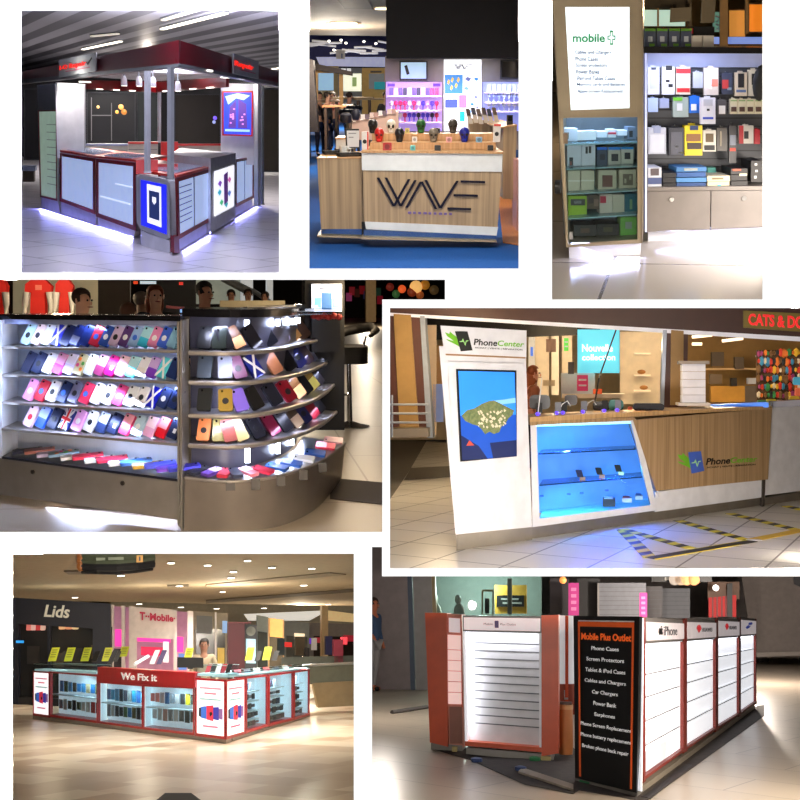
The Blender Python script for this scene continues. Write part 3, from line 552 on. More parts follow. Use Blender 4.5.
    for k, (x, y, Y, w, d, c) in enumerate(((322, 101, 26, .9, .5, (120, 86, 56)), (353, 98, 28, 1.1, .7, (176, 150, 104)), (376, 99, 28, 1.2, .7, (150, 130, 96)), (338, 106, 24, .7, .5, (214, 140, 92)))):
        p = s.at(x, y, Y); p2 = V((p.x, p.y, 0)); t = thing(s, 'visitor_table', p2, ['brown table under the pergola', 'long pale counter table beyond the pergola', 'pale table beside the teal sofa', 'orange side table beside the pergola corner post'][k], 'table')
        obj(s, 'tabletop', MB().box(p, (w, d, .05)), mat('table_%d' % k, c, .5), t)
        for sx in (-1, 1): obj(s, 'leg', MB().box((p.x + sx * w * .4, p.y, p.z / 2 - .02), (.06, d * .8, p.z - .04)), tb, t)
    for k, (x, Y, yaw, sh) in enumerate(((319, 27, .6, (40, 30, 34)), (327, 25, 1.4, (20, 20, 24)), (333, 29.6, -.5, (150, 40, 40)), (349, 27, 2.5, (30, 28, 32)), (386, 26, .4, (34, 30, 30)))):
        b = s.at(x, 90, Y); person(s, (b.x, Y, 0), yaw, 1.62, ['person in a dark jacket by the dark column', 'person in black leaning at the brown table', 'person in a red top beyond the brown table', 'person in dark clothes at the long pale table', 'person in dark clothes next to the lit shelf wall'][k], ((200, 150, 125), sh, (30, 34, 60), (40, 28, 22)), sub=1)
    for k, (x, y, Y) in enumerate(((347, 112, 19), (354, 108, 20))):
        c = s.at(x, y, Y); t = thing(s, 'bar_stool', V((c.x, c.y, 0)), ['dark round stool behind the pink counter', 'dark round stool farther behind the pink counter'][k], 'stool'); obj(s, 'seat', MB().lathe(c, [(.14, -.05), (.17, 0), (.14, .05)], 12), mat('navy_dark', (24, 26, 44), .5), t); obj(s, 'leg', MB().tube([c, (c.x, c.y, 0)], .03), st, t)
    # header and partition wall
    F = s.rect(s.yp(15.6), 386.3, -8, 523, 58); obj(s, 'header', MB().fb(F, 0, 0, 1, 1, -.3, 0), mat('header_black', (24, 24, 27), .85), label='wide black header above the lit display wall', cat='header')
    wall(s, 'wall_display', s.rect(s.yp(16), 385, 56, 523, 150), grey)
    def shelfcase(x0, y0, x1, y1, lab, c, rows, grp, kind):
        F = s.rect(s.yp(15.85), x0, y0, x1, y1); t = thing(s, 'display_shelves', F.P(.5, 1), lab, 'shelves'); obj(s, 'back_panel', MB().fb(F, 0, 0, 1, 1, -.1, 0), mat('case_' + grp[:6], c, .5, e=.55), t)
        for i, (v, n) in enumerate(rows):
            sh = obj(s, 'shelf', MB().fb(F, 0.02, v, .98, v + .03, 0, .25), mat('shelf_pale', (225, 205, 215), .4), t)
            for j in range(n):
                u = .06 + .88 * (j + .5) / n; p = F.P(u, v, .16); col = rnd.choice(kind)
                obj(s, 'earphone_stand' if i else 'boxed_gadget', MB().lathe(p, [(.025, 0), (.01, .012), (.01, .06), (.03, .07), (.032, .11), (.015, .13)], 8) if i else MB().box(p + V((0, 0, .055)), (.06, .05, .11)), mat('gadget_%d_%d_%d' % col, col, .4), label='%s small gadget, %s along the %s shelf of the %s' % (cname(col), ordn(j), ordn(i), grp), cat='gadget', group='gadgets on the ' + grp)
        return t, F
    t, F = shelfcase(386, 82, 442, 131, 'purple lit shelves of gadgets under the wall screen', (196, 160, 235), ((.27, 11), (.56, 11), (.8, 11)), 'purple lit shelves', [(250, 240, 250), (230, 60, 110), (40, 40, 60), (90, 70, 220), (90, 70, 220), (240, 240, 250), (250, 200, 220)])
    obj(s, 'title_card', MB().fb(F, .03, .03, .16, .09, 0, .03), mat('card_violet', (110, 60, 200), e=.3), t); obj(s, 'title_card', MB().fb(F, .84, .03, .97, .09, 0, .03), mat('card_violet', (110, 60, 200), e=.3), t)
    shelfcase(483, 82, 523, 131, 'blue lit shelves of white stands under the black screen', (150, 160, 240), ((.2, 7), (.4, 7), (.58, 7)), 'blue lit shelves', [(235, 240, 255), (220, 235, 250), (180, 200, 250)])
    F = s.rect(s.yp(15.8), 444, 59.5, 481.5, 131); t = thing(s, 'lightbox', F.P(.5, 1), 'tall white lightbox with product pictures in the display wall', 'lightbox')
    obj(s, 'panel', MB().fb(F, 0, 0, 1, 1, -.1, 0), mat('lightbox_white', (245, 248, 252), e=1.0), t)
    lg = obj(s, 'logo', wave(F.sub(.28, .06, .75, .135, 0), .09), mat('logo_grey', (120, 120, 128), e=.25), t)
    for k, (u0, v0, u1, v1, c) in enumerate(((.02, .21, .5, .47, (70, 140, 205)), (.03, .55, .36, .67, (70, 90, 200)), (.4, .49, .6, .67, (205, 120, 205)), (.42, .72, .55, .86, (20, 170, 230)))):
        pr = obj(s, 'picture', MB().fb(F, u0, v0, u1, v1, 0, .012), mat('pic_%d' % k, c, e=.7), t)
        if k == 0:
            for i, (u, v) in enumerate(((.12, .3), (.22, .27), (.32, .35), (.2, .38), (.38, .27))): obj(s, 'watch_print', MB().fpoly(F, [(u - .04, v + .02), (u, v - .03), (u + .04, v), (u, v + .05)], .012, .02), mat('print_orange', (240, 190, 90), e=.7), pr)
    for k, (u, v, r) in enumerate(((.64, .27, .09), (.86, .27, .07), (.6, .4, .08), (.85, .52, .06), (.75, .62, .06), (.7, .72, .06), (.88, .66, .05), (.72, .84, .05))):
        obj(s, 'gadget_print', MB().fpoly(F, [(u - r, v), (u - r * .2, v - r * .35), (u + r, v - r * .1), (u + r * .2, v + r * .4)], 0, .012), mat('print_blue_%d' % (k % 3), ((110, 120, 170), (60, 140, 220), (120, 170, 230))[k % 3], e=.55), t)
    area(s, F.P(.5, .5, .3), F.P(.5, .5, 5), .6, 1, 6, (240, 245, 255))
    for k, (x0, y0, x1, y1, lab) in enumerate(((399.5, 61, 427.5, 80.5, 'wall screen showing a black phone on pale blue'), (500.5, 60, 524, 79.5, 'switched off black wall screen'))):
        F = s.rect(s.yp(15.8), x0, y0, x1, y1); t = thing(s, 'wall_screen', F.P(.5, 1), lab, 'screen'); obj(s, 'casing', MB().fb(F, 0, 0, 1, 1, -.08, .0), blk, t)
        sc_ = obj(s, 'display', MB().fb(F, .05, .07, .95, .9, 0, .012), mat('display_pale', (165, 195, 218), e=.75) if k == 0 else mat('display_off', (8, 8, 10), .1), t)
        if k == 0: obj(s, 'phone_print', MB().fpoly(F, [(.17, .25), (.27, .2), (.36, .65), (.26, .72)], .012, .02), blk, sc_)
    # side counters in front of the wall
    F = s.face(s.yp(13.2), (352, 122), (398, 112), (398, 140), (352, 140)); obj(s, 'pink_counter', MB().fb(F, 0, 0, 1, 1, -.8, 0), mat('pinkish', (214, 178, 160), .5), label='pinkish side counter covered with small gadgets', cat='counter')
    for k in range(10):
        c = s.at(354 + 4.4 * k, 118.5 - .9 * k + (k % 2), 13.2); obj(s, 'loose_gadget', MB().box(c, (.05, .04, .06)), mat('gad_%d' % (k % 4), ((225, 200, 190), (190, 150, 140), (240, 230, 225), (120, 100, 110))[k % 4], .5), label='pastel gadget on the pinkish side counter', cat='gadget', group='gadgets on the pinkish counter')
    F = s.face(s.yp(12.4), (503, 128), (517, 126), (514, 199), (503, 199)); t = thing(s, 'side_counter', F.P(.5, 1), 'wooden side counter reaching back beside the main counter', 'counter'); obj(s, 'body', MB().fb(F, 0, 0, 1, 1, -2.2, 0), wood, t); obj(s, 'top', MB().fb(F, -.4, -.02, 1.0, 0, -2.2, .02), wt, t)
    F = s.face(s.yp(14.2), (469, 118), (505, 124), (505, 150), (469, 150)); obj(s, 'stand_counter', MB().fb(F, 0, 0, 1, 1, -.4, 0), wood, label='low wooden counter under the rack of wrist watch stands', cat='counter')
    for k in range(6):
        c = s.at(471 + 5.2 * k, 124 - 1.2 * (k % 2), 13.9); t = thing(s, 'watch_stand', c, 'slanted wrist watch stand, %s along the low wooden counter' % ordn(k), 'watch stand', 'watch stands'); X = V((1, 0, 0)); U = V((-.25, .25, 1)).normalized(); N = X.cross(U)
        obj(s, 'card', MB().slab(c + U * .1, X, U, N, .06, .2, .012), mat('card_beige', (205, 190, 170), .6), t); obj(s, 'watch', MB().slab(c + U * .16 - N * .0 + V((0, -.02, 0)), X, U, N, .05, .09, .03), mat('watch_dark_%d' % (k % 3), ((60, 40, 34), (40, 44, 66), (90, 70, 56))[k % 3], .4), t)
    F = s.rect(s.yp(12.6), 507, 115, 513, 127); t = thing(s, 'card_terminal', F.P(.5, 1), 'black upright payment terminal on the side counter', 'terminal'); obj(s, 'body', MB().fb(F, 0, 0, 1, 1, -.06, 0), blk, t); obj(s, 'screen', MB().fb(F, .15, .1, .85, .5, 0, .01), mat('display_off', (8, 8, 10), .1), t)
    F = s.rect(s.yp(12.0), 516.5, 160, 522, 238); obj(s, 'salmon_divider', MB().fb(F, 0, 0, 1, 1, -.5, 0), mat('pink_panel', (214, 160, 150), .5), label='salmon panel at the edge beside the wooden floor', cat='panel')
    # main counter
    Y = 10.7; pl = s.yp(Y)
    t = thing(s, 'reception_counter', s.fl(430, 241), 'main oak reception counter with large dark logo strokes', 'counter')
    Fw = s.face(pl, (363, 170), (502, 171.5), (497.5, 228), (363.5, 222)); obj(s, 'front_panel', MB().fb(Fw, 0, 0, 1, 1, -.9, 0), wood, t)
    Fb = s.face(pl, (361.5, 153), (502.5, 154), (502, 172), (362, 170.5), off=.02); obj(s, 'white_band', MB().fb(Fb, 0, 0, 1, .99, -.95, 0), wh2, t)
    Ft = s.face(pl, (361, 150.8), (503.5, 151.8), (503.3, 154), (361.3, 153), off=.05); obj(s, 'top_edge', MB().fb(Ft, 0, 0, 1, 1, -1.0, 0), wt, t)
    Fk = s.face(pl, (365, 221.5), (498, 227), (496.5, 235.5), (366, 229), off=.0); obj(s, 'white_base', MB().fb(Fk, 0, 0, 1, 1, -.8, .01), wh2, t)
    Fp = s.face(pl, (364, 229.5), (496.5, 235.5), (496, 241.5), (363, 238.5), off=-.05); obj(s, 'plinth', MB().fb(Fp, 0, 0, 1, .8, -.7, 0), mat('plinth_mirror', (150, 170, 190), .12, .9), t); obj(s, 'steel_strip', MB().fb(Fp, -.01, .72, 1, 1, -.7, .06), st, t)
    px = lambda x, y: (x, y)
    lg = obj(s, 'logo', MB().prism([V((0, 0, -9))] * 3, (0, 0, 0)) if 0 else wave_px(s, (pl[0] + V((0, -.012, 0)), pl[1])), navy, t)
    Fs = s.face(pl, (407, 211), (453, 212.5), (453, 216), (407, 214.5), off=.004); tg = MB()
    for k in range(9): tg.fb(Fs, .02 + k * .112, .1, .02 + k * .112 + (.06 if k % 3 else .075), .75, 0, .01)
    obj(s, 'small_lettering', tg, mat('letter_purple', (110, 88, 150), .4, e=.1), t)
    Fl = s.face(s.yp(10.95), (317, 158.5), (362, 158.5), (363, 229), (321, 229)); tb = thing(s, 'oak_block', s.fl(342, 237), 'lower oak counter block with tablets and a mug', 'counter')
    obj(s, 'body', MB().fb(Fl, 0, 0, 1, 1, -.8, 0), wood, tb); obj(s, 'top', MB().fb(Fl, -.01, -.012, 1, 0.0, -1.2, .02), wt, tb)
    Fp = s.face(s.yp(11.0), (321, 229), (363, 229), (363, 238), (321, 236.5)); obj(s, 'plinth', MB().fb(Fp, 0, 0, 1, .75, -.6, -.03), mat('plinth_mirror', (150, 170, 190), .12, .9), tb); obj(s, 'steel_strip', MB().fb(Fp, -.08, .78, 1, 1, -.6, .05), st, tb)
    obj(s, 'dark_gap', MB().fb(s.face(s.yp(10.9), (361.5, 222), (364.5, 222), (365, 236), (361.8, 236)), 0, 0, 1, 1, -.3, 0), blk, tb)
    # things on the low block
    zt = Fl.P(.5, -.012).z
    for x, Yk, an, w, h, l in ((332, 11.6, .2, .2, .26, 'black notebook behind, next to the white mug'), (349, 11.2, .25, .25, .2, 'black notebook on the block in front of the mug')):
        c = s.at(x, 150, Yk); c.z = zt + .002; X = V((math.cos(an), math.sin(an), 0)); U = V((-X.y, X.x, 0)); Zv = V((0, 0, 1)); t = thing(s, 'notebook', c, l, 'notebook')
        obj(s, 'cover', MB().slab(c + Zv * .017, X, U, Zv, w, h, .034, .05), mat('leather_matt', (16, 14, 14), .95), t); obj(s, 'pages', MB().slab(c + Zv * .017, X, U, Zv, w * .98, h * 1.01, .018, .02), mat('paper_edge', (60, 57, 54), .9), t)
    c = s.at(344, 151.5, 11.35); c.z = zt; t = thing(s, 'mug', c, 'white mug standing between the two black notebooks', 'mug'); obj(s, 'cup', MB().lathe(c, [(.04, 0), (.047, .01), (.05, .1), (.044, .1), (.04, .02)], 18), wh2, t, smooth=True); obj(s, 'handle', MB().tube([c + V((.045, 0, .08)), c + V((.075, 0, .07)), c + V((.075, 0, .035)), c + V((.045, 0, .025))], .008, 8), wh2, t)
    F = s.face(s.yp(11.5), (345, 129), (359, 129), (359, 148.5), (346, 148.5)); t = thing(s, 'tablet_display', F.P(.5, 1), 'black framed tablet stand showing a pale page', 'tablet'); obj(s, 'frame', MB().fb(F, 0, 0, 1, 1, -.05, 0), blk, t); obj(s, 'screen', MB().fb(F, .12, .08, 1, .92, 0, .01), mat('screen_page', (205, 205, 205), e=.25), t); obj(s, 'sketch', MB().fb(F, .25, .2, .8, .24, .01, .014).fb(F, .25, .4, .6, .44, .01, .014), mat('sketch_grey', (130, 130, 130)), t)
    for k, (x, y, w, h, l) in enumerate(((346, 119, .1, .09, 'dark speaker on the ledge behind the tablet'), (356, 116, .08, .1, 'round dark speaker on the pinkish counter'))):
        c = s.at(x, y + 4, 12.2 + k); obj(s, 'small_speaker', MB().lathe(c, [(w * .5, 0), (w * .7, h * .3), (w * .7, h), (w * .4, h * 1.3)], 12), mat('navy_dark', (24, 26, 44), .5), label=l, cat='speaker', smooth=True)
    F = s.rect(s.yp(12), 336, 139, 354, 149); obj(s, 'ledge', MB().fb(F, 0, 0, 1, 1, -.6, 0), wh2, label='white ledge unit with wooden top behind the tablets', cat='ledge')
    obj(s, 'ledge_board', MB().fb(F, -.03, -.14, 1.03, 0, -.6, .03), wt, label='wooden top board on the white ledge unit', cat='board')
    # stepped riser and the skulls
    z0 = Ft.P(.5, 0).z; yb = lambda y, Y: s.at(430, y, Y).z
    z1, z2 = yb(142, 11.1), yb(133, 11.5)
    rs = thing(s, 'stepped_riser', s.at(430, 150, 11.2), 'stepped oak riser on the main counter carrying skull speakers', 'riser')
    for (ya, yb_, za, zb_, x0, x1) in ((10.95, 11.32, z0, z1, 370, 496), (11.32, 11.62, z0, z2, 372, 494)):
        a, b = s.at(x0, 140, ya).x, s.at(x1, 140, ya).x; obj(s, 'step', MB().hexa([V((a, ya, za)), V((b, ya, za)), V((b, yb_, za)), V((a, yb_, za)), V((a, ya, zb_)), V((b, ya, zb_)), V((b, yb_, zb_)), V((a, yb_, zb_))]), wt, rs)
    for x, row, col, h, l, ex in ((237, 3, (20, 20, 22), 13.5, 'black skull speaker on the top step at the near end', None), (289, 3, (230, 228, 215), 13, 'white skull speaker with huge black eyes', 'big'), (374, 3, (22, 96, 38), 13.5, 'green skull speaker on the top step', None), (465, 3, (62, 58, 50), 13.5, 'dark bronze skull speaker on the top step', None),
                              (255, 2, (205, 34, 34), 13.5, 'bright red skull speaker on the lower step', 'red'), (313, 2, (16, 18, 26), 13.5, 'black skull speaker on the lower step', None), (410, 2, (126, 118, 104), 13.5, 'grey skull speaker on the lower step', None), (498, 2, (18, 34, 150), 14, 'deep blue skull speaker on the lower step', None)):
        Yk = 11.45 if row == 3 else 11.12; zk = z2 if row == 3 else z1; c = s.at(290 + x * .35, 140, Yk); skull(s, (c.x, c.y, zk), h * Yk / 1000, col, l, ex)
    for x, row, col, w, h, l in ((278, 1, (176, 24, 30), 8.5, 7.5, 'red box in front of the red skull'), (351, 1, (96, 196, 196), 5, 5, 'turquoise cube on the counter edge'), (422, 1, (22, 24, 28), 6, 5, 'black cube at the middle of the counter edge'), (573, 1, (24, 24, 28), 5.5, 5, 'black cube near the end of the counter edge'), (356, 2, (236, 230, 222), 5, 5.5, 'white cube on the lower step'), (454, 2, (236, 170, 170), 5.5, 5, 'pink cube on the lower step'), (540, 2, (130, 180, 214), 6, 5, 'light blue cube on the lower step'), (335, 3, (222, 206, 120), 4.5, 5, 'yellow cube on the top step'), (421, 3, (20, 20, 26), 5, 5, 'black cube on the top step')):
        Yk = {1: 10.8, 2: 11.02, 3: 11.42}[row]; zk = {1: z0, 2: z1, 3: z2}[row]; c = s.at(290 + x * .35, 140, Yk); w_, h_ = w * Yk / 1000, h * Yk / 1000; t = thing(s, 'cube_speaker', (c.x, c.y, zk), l, 'speaker')
        obj(s, 'body', MB().slab((c.x, c.y, zk + h_ / 2), V((1, 0, 0)), V((0, 0, 1)), V((0, -1, 0)), w_, h_, w_ * .8), mat('cube_%d_%d_%d' % col, col, .4), t); obj(s, 'grille', MB().lathe((c.x, c.y - w_ * .4, zk + h_ / 2), [(w_ * .3, 0), (w_ * .3, .004)], 14, ax=(0, -1, 0)), mat('cubeg_%d_%d_%d' % col, tuple(x * .7 for x in col), .5), t)
    for k, (q, l) in enumerate(((((361.5, 132), (368.5, 131.5), (368.5, 149.5), (361.8, 149.5)), 'white and red upright box at the near end of the riser'), (((494, 124), (501, 124), (500, 142), (493.5, 142)), 'white upright box with red top at the far end'))):
        F = s.face(s.yp(10.9), *q); t = thing(s, 'product_box', F.P(.5, 1), l, 'box'); obj(s, 'carton', MB().fb(F, 0, 0, 1, 1, -.1, 0), mat('carton_white', (228, 224, 218), .5), t); obj(s, 'red_edge', MB().fb(F, .8, 0, 1, 1, 0, .006) if k == 0 else MB().fb(F, 0, 0, 1, .12, 0, .006), mat('carton_red', (222, 70, 56), .5), t); obj(s, 'picture', MB().lathe(F.P(.45, .55, 0), [(.022, 0), (.022, .006)], 12, ax=(0, -1, 0)), blk, t)
    edge_fill_lamps(s, 1, 30, (255, 244, 230), 'lrb')
    for x, d, pw in ((340, 8, 85), (480, 8, 85), (400, 12, 70)): area(s, s.at(x, 92 - 1500 / d, d), s.at(x, 92 - 1500 / d, d) - V((0, -.12, 1)), 1.2, .5, pw, (255, 245, 232))  # unseen overhead lamps added above the frame for carpet and counter
    t0 = s.at(440, 40, 12.5)
    strip(s, s.at(395, 57, 15.2), s.at(515, 57, 15.2), (0, -.5, -1), .1, 60, (255, 240, 220))
    for x, Y, pw in ((345, 30, 700), (350, 47, 1500), (330, 22, 350)): bulb(s, s.at(x, 61, Y), pw, (255, 240, 220), .15)  # added lamps with no fittings, brightening the far hall
    strip(s, s.at(388, 83.5, 15.3), s.at(441, 83.5, 15.3), (0, .6, -1), .05, 10, (200, 170, 255)); strip(s, s.at(485, 83.5, 15.3), s.at(521, 83.5, 15.3), (0, .6, -1), .05, 7, (170, 180, 255))
STROKES = ((378, 177.5, 394, 206), (386, 177.5, 400.8, 206), (409, 179, 394, 206), (415.4, 180, 400.8, 206), (421, 181.5, 406.5, 207.5), (421.6, 181.5, 436, 209), (425.7, 180, 440.3, 208), (457.4, 180.7, 440.3, 208), (460.6, 181.3, 485, 182), (453.6, 195, 477.7, 195.6), (447.3, 208.3, 471, 209))
def wave_px(s, pl):
    mb = MB()
    for x0, y0, x1, y1 in STROKES:
        w = 1.35; d = (1, 0) if abs(y1 - y0) > 5 else (0, .75)
        mb.prism([s.on(pl, x0 - w * d[0], y0 - w * d[1]), s.on(pl, x0 + w * d[0], y0 + w * d[1]), s.on(pl, x1 + w * d[0], y1 + w * d[1]), s.on(pl, x1 - w * d[0], y1 - w * d[1])], pl[1] * .02)
    return mb
def wave(F, w):
    mb = MB()
    for x0, y0, x1, y1 in STROKES:
        u0, v0, u1, v1 = (x0 - 378) / 107, (y0 - 177.5) / 31.5, (x1 - 378) / 107, (y1 - 177.5) / 31.5; d = (.02, 0) if abs(y1 - y0) > 5 else (0, .05)
        mb.fpoly(F, [(u0 - d[0], v0 - d[1]), (u0 + d[0], v0 + d[1]), (u1 + d[0], v1 + d[1]), (u1 - d[0], v1 - d[1])], 0, .01)
    return mb
def cname(c):
    P = {'white': (240, 240, 240), 'black': (20, 20, 22), 'grey': (120, 120, 122), 'red': (205, 30, 40), 'navy': (30, 38, 80), 'blue': (50, 80, 200), 'pale blue': (170, 205, 245), 'pink': (240, 150, 190), 'magenta': (215, 30, 120), 'purple': (110, 60, 180), 'lilac': (205, 190, 235), 'mauve': (150, 80, 120), 'brown': (110, 70, 45), 'gold': (190, 150, 70), 'beige': (210, 195, 170), 'green': (60, 150, 60), 'cyan': (90, 205, 235), 'maroon': (100, 20, 35), 'bronze': (170, 115, 75), 'olive': (120, 110, 60), 'charcoal': (50, 50, 56), 'rose': (230, 90, 120), 'yellow': (235, 215, 60)}
    return min(P, key=lambda k: sum((a - b) ** 2 for a, b in zip(P[k], c)))
def scene3():
    s = S(OPEN[2], 657, 30); surround(2, 34, (150, 145, 138), t=250, r=150)
    z = lambda x, y: (530 + x * .3875, y * .3875)
    gold = mat('champagne_metal', (150, 136, 112), .35, .25); wh = mat('laminate_white', (215, 215, 220), .4); blk = mat('soft_black', (16, 16, 18), .5); cream = mat('carton_cream', (206, 194, 160), .55)
    white = mat('carton_white', (228, 224, 218), .5); gls = glass('case_glass')
    floor_poly(s, [(549, 303), (766, 303), (766, 92), (549, 92)], 0, mat('glossy_tile', (176, 170, 164), .14, kind='tile', c2=(96, 92, 90), s=1.75, sq=1.0, rot=.04, off=(.22, -1.15), mortar=.012, bo=0))
    # --- tower
    pT = s.vpx((569, 260), (640, 256.5)); pT = pT[:2] + (V((0, -1, 0)),)
    t = thing(s, 'display_tower', s.fl(605, 258), 'champagne tower with lightbox above a glazed showcase', 'display tower')
    O = s.face(pT, (551.5, -8), (643, -8), (642.5, 243), (566, 247.5))
    obj(s, 'side_panel', MB().fb(O, -.0, 0, .012, 1, -.55, 0), gold, t); obj(s, 'side_panel', MB().fb(O, .97, 0, 1, 1, -.55, 0), gold, t)
    ring = MB()
    U = s.face(pT, (551.5, -8), (643, -8), (643, 117), (559.4, 118)); Lb = s.face(pT, (565, 7), (629.6, 7), (629.6, 108.3), (570.7, 110.3)); D = s.face(pT, (559, 112), (643, 110.5), (642.5, 243), (566, 247.5))
    def border(a, b, w0, w1, name, m, par):   # surface between two nested quads
        mb = MB()
        for i in range(4):
            j = (i + 1) % 4; mb.hexa([a.q[i] + a.n * w0, a.q[j] + a.n * w0, b.q[j] + a.n * w0, b.q[i] + a.n * w0, a.q[i] + a.n * w1, a.q[j] + a.n * w1, b.q[j] + a.n * w1, b.q[i] + a.n * w1])
        return obj(s, name, mb, m, par)
    border(U, Lb, -.06, 0, 'upper_frame', gold, t)
    inner = s.face(pT, (560, 0), (637, 0), (636.5, 113), (565, 115)); border(inner, Lb, 0, .012, 'moulding', gold, t)
    lb = obj(s, 'lightbox', MB().fb(Lb, 0, 0, 1, 1, -.05, -.02), mat('lightbox_cool', (236, 248, 255), e=.84), t)
    gt = mat('letter_green', (30, 165, 100), .5); nt = mat('letter_blue', (50, 70, 130), .5)
    q = lambda x0, y0, x1, y1: s.face(pT, (x0, y0), (x1, y0), (x1, y1), (x0, y1), off=-.018)
    W0 = 0; w1 = .004
    text(s, 'lettering', 'mobile', q(572.8, 33.5, 605, 42.3), 0, 0, 1, 1, gt, lb, W0, w1, bold=.028)
    cq = q(607.5, 30.5, 615.5, 45); m = MB()
    m.fb(cq, .3, 0, .7, .12, 0, .006).fb(cq, .3, .88, .7, 1, 0, .006).fb(cq, 0, .35, .12, .65, 0, .006).fb(cq, .88, .35, 1, .65, 0, .006)

    for u in (.3, .6): m.fb(cq, u, .12, u + .1, .42, 0, .006); m.fb(cq, u, .58, u + .1, .88, 0, .006)
    for u0, u1 in ((.12, .4), (.6, .88)): m.fb(cq, u0, .35, u1, .42, 0, .006); m.fb(cq, u0, .58, u1, .65, 0, .006)
    obj(s, 'cross_emblem', m, gt, lb)
    for i, (tx, x1) in enumerate((('Cables and Chargers', 611.5), ('Phone Cases', 598), ('Screen protectors', 607), ('Power Banks', 599.5), ('iPad and Tablet Cases', 615), ('Memory cards and Batteries', 625.5), ('Apple Screen Replacement', 623))):
        y = 50.3 + 6.48 * i; x0 = 575 + .42 * i; text(s, 'lettering', tx, q(x0, y, x1, y + 4.2 + (.6 if 'p' in tx or 'g' in tx else 0)), 0, 0, 1, 1, nt, lb, W0, w1, bold=.014)
    Dw = s.face(pT, (563, 117.5), (637.5, 116), (637.5, 239.5), (568.3, 244.5)); border(D, Dw, -.06, 0, 'door_frame', gold, t)
    Bk = Face([p + V((0, .5, 0)) for p in Dw.q], Dw.n); obj(s, 'showcase_back', MB().fb(Bk, -.15, -.05, 1.1, 1.02, -.03, 0), mat('case_back', (112, 120, 126), .5), t)
    obj(s, 'showcase_base', MB().fb(Dw, -.03, 1, 1.03, 1.02, -.5, -.06), gold, t)
    for v in (.212, .402, .6, .8):
        obj(s, 'glass_shelf', MB().fb(Dw, 0, v, 1, v + .009, -.48, -.06), mat('shelf_glass', (128, 160, 160), .1), t)
    obj(s, 'glass_door', MB().fb(Dw, 0, 0, 1, 1, -.03, -.024), gls, t)
    obj(s, 'lock', MB().fb(Dw, .02, .9, .07, .96, -.02, .0), mat('steel_bright', (190, 190, 190), .3, .8), t); obj(s, 'lock', MB().fb(Dw, -.01, .12, .05, .2, -.02, 0), mat('lock_brown', (120, 100, 76), .5), t)
    Pf = s.face(pT, (569, 247), (640.5, 243.5), (640.3, 256.5), (569.3, 260), off=-.06); obj(s, 'plinth', MB().fb(Pf, 0, 0, 1, 1, -.45, 0), mat('plinth_white', (214, 216, 226), .3), t)
    obj(s, 'castor', MB().lathe(s.at(558, 187, 7.3), [(.05, -.02), (.05, .02)], 14, ax=(1, 0, 0)), blk, t)
    # --- goods in the showcase: quads in px, shelf depth w
    def carton(x0, y0, x1, y1, c, label, w=-.2, dp=.1, pic=None, pl=pT, name='product_box', cat='box', group=None, skew=0):
        F = s.face(pl[:2], (x0, y0), (x1, y0 + skew), (x1, y1 + skew), (x0, y1), off=w); t = thing(s, name, F.P(.5, 1), label, cat, group)
        obj(s, 'carton', MB().fb(F, 0, 0, 1, 1, -dp, 0), mat('ct_%d_%d_%d' % c, c, .5), t)
        for (u0, v0, u1, v1, pc) in pic or (): obj(s, 'printed_panel', MB().fb(F, u0, v0, u1, v1, 0, .004), mat('ct_%d_%d_%d' % pc, pc, .5), t)
        return t
    D1, W1, B1 = (40, 42, 46), (232, 232, 232), (20, 110, 210)
    carton(564, 128.5, 577.5, 141.5, (225, 228, 235), 'white box with a brown patch on the top glass shelf', pic=[(0, .3, .35, .8, (120, 100, 70))])
    carton(577.5, 131.5, 596, 140.5, (236, 232, 226), 'folded white leaflet carton on the top glass shelf', skew=-.8)
    carton(597, 131.5, 607, 137.5, (238, 238, 240), 'small white carton at the middle of the top glass shelf')
    carton(608, 129.5, 616, 137.5, (236, 236, 238), 'white box with a red stripe on the top glass shelf', pic=[(0, .35, 1, .6, (220, 60, 80))])
    carton(617.5, 130.5, 627, 135.5, (240, 240, 244), 'low white carton beside the red striped box')
    carton(627.5, 127, 636, 139.5, (110, 122, 140), 'grey gadget carton at the end of the top glass shelf', pic=[(.2, .3, .6, .8, D1)])
    carton(567.2, 144.5, 581.6, 167.8, (214, 218, 226), 'white box with a slanted black gadget on the second shelf', pic=[(.15, .55, .4, .9, D1), (.2, .72, .3, .88, (220, 110, 90))])
    carton(582.2, 144.5, 595.3, 167, (222, 224, 230), 'white box with hanging black earbuds on the second shelf', pic=[(.25, .1, .42, .4, D1), (.5, .08, .68, .38, D1)])
    carton(597, 147, 607.5, 167, (64, 74, 92), 'dark blue box with a bright blue top on the second shelf', pic=[(0, 0, 1, .14, (16, 110, 230)), (.25, .35, .75, .65, (34, 40, 54))])
    carton(608.3, 147, 620.6, 166.5, (206, 200, 180), 'beige box with a blue top and black camera on the second shelf', pic=[(0, 0, 1, .14, (20, 130, 230)), (.25, .35, .8, .72, D1)])
    carton(621.2, 147, 633.3, 165.5, (210, 206, 186), 'beige box with a blue top at the end of the second shelf', pic=[(0, 0, 1, .12, (30, 150, 235)), (.28, .3, .75, .65, D1)])
    carton(568, 170.5, 580, 193.5, (202, 194, 164), 'plain cream box next to the tower edge on the third shelf', pic=[(0, .42, 1, .48, (228, 224, 206))])
    carton(580.6, 170.5, 594.2, 192.8, (206, 198, 168), 'plain cream box with a pale seam on the third shelf', pic=[(0, .42, 1, .48, (230, 226, 208)), (0, 0, .05, 1, (160, 150, 120))])
    carton(598.3, 170, 616.5, 191, (204, 196, 164), 'cream frame box with a brown window on the third shelf', pic=[(.22, .25, .78, .8, (112, 70, 56))])
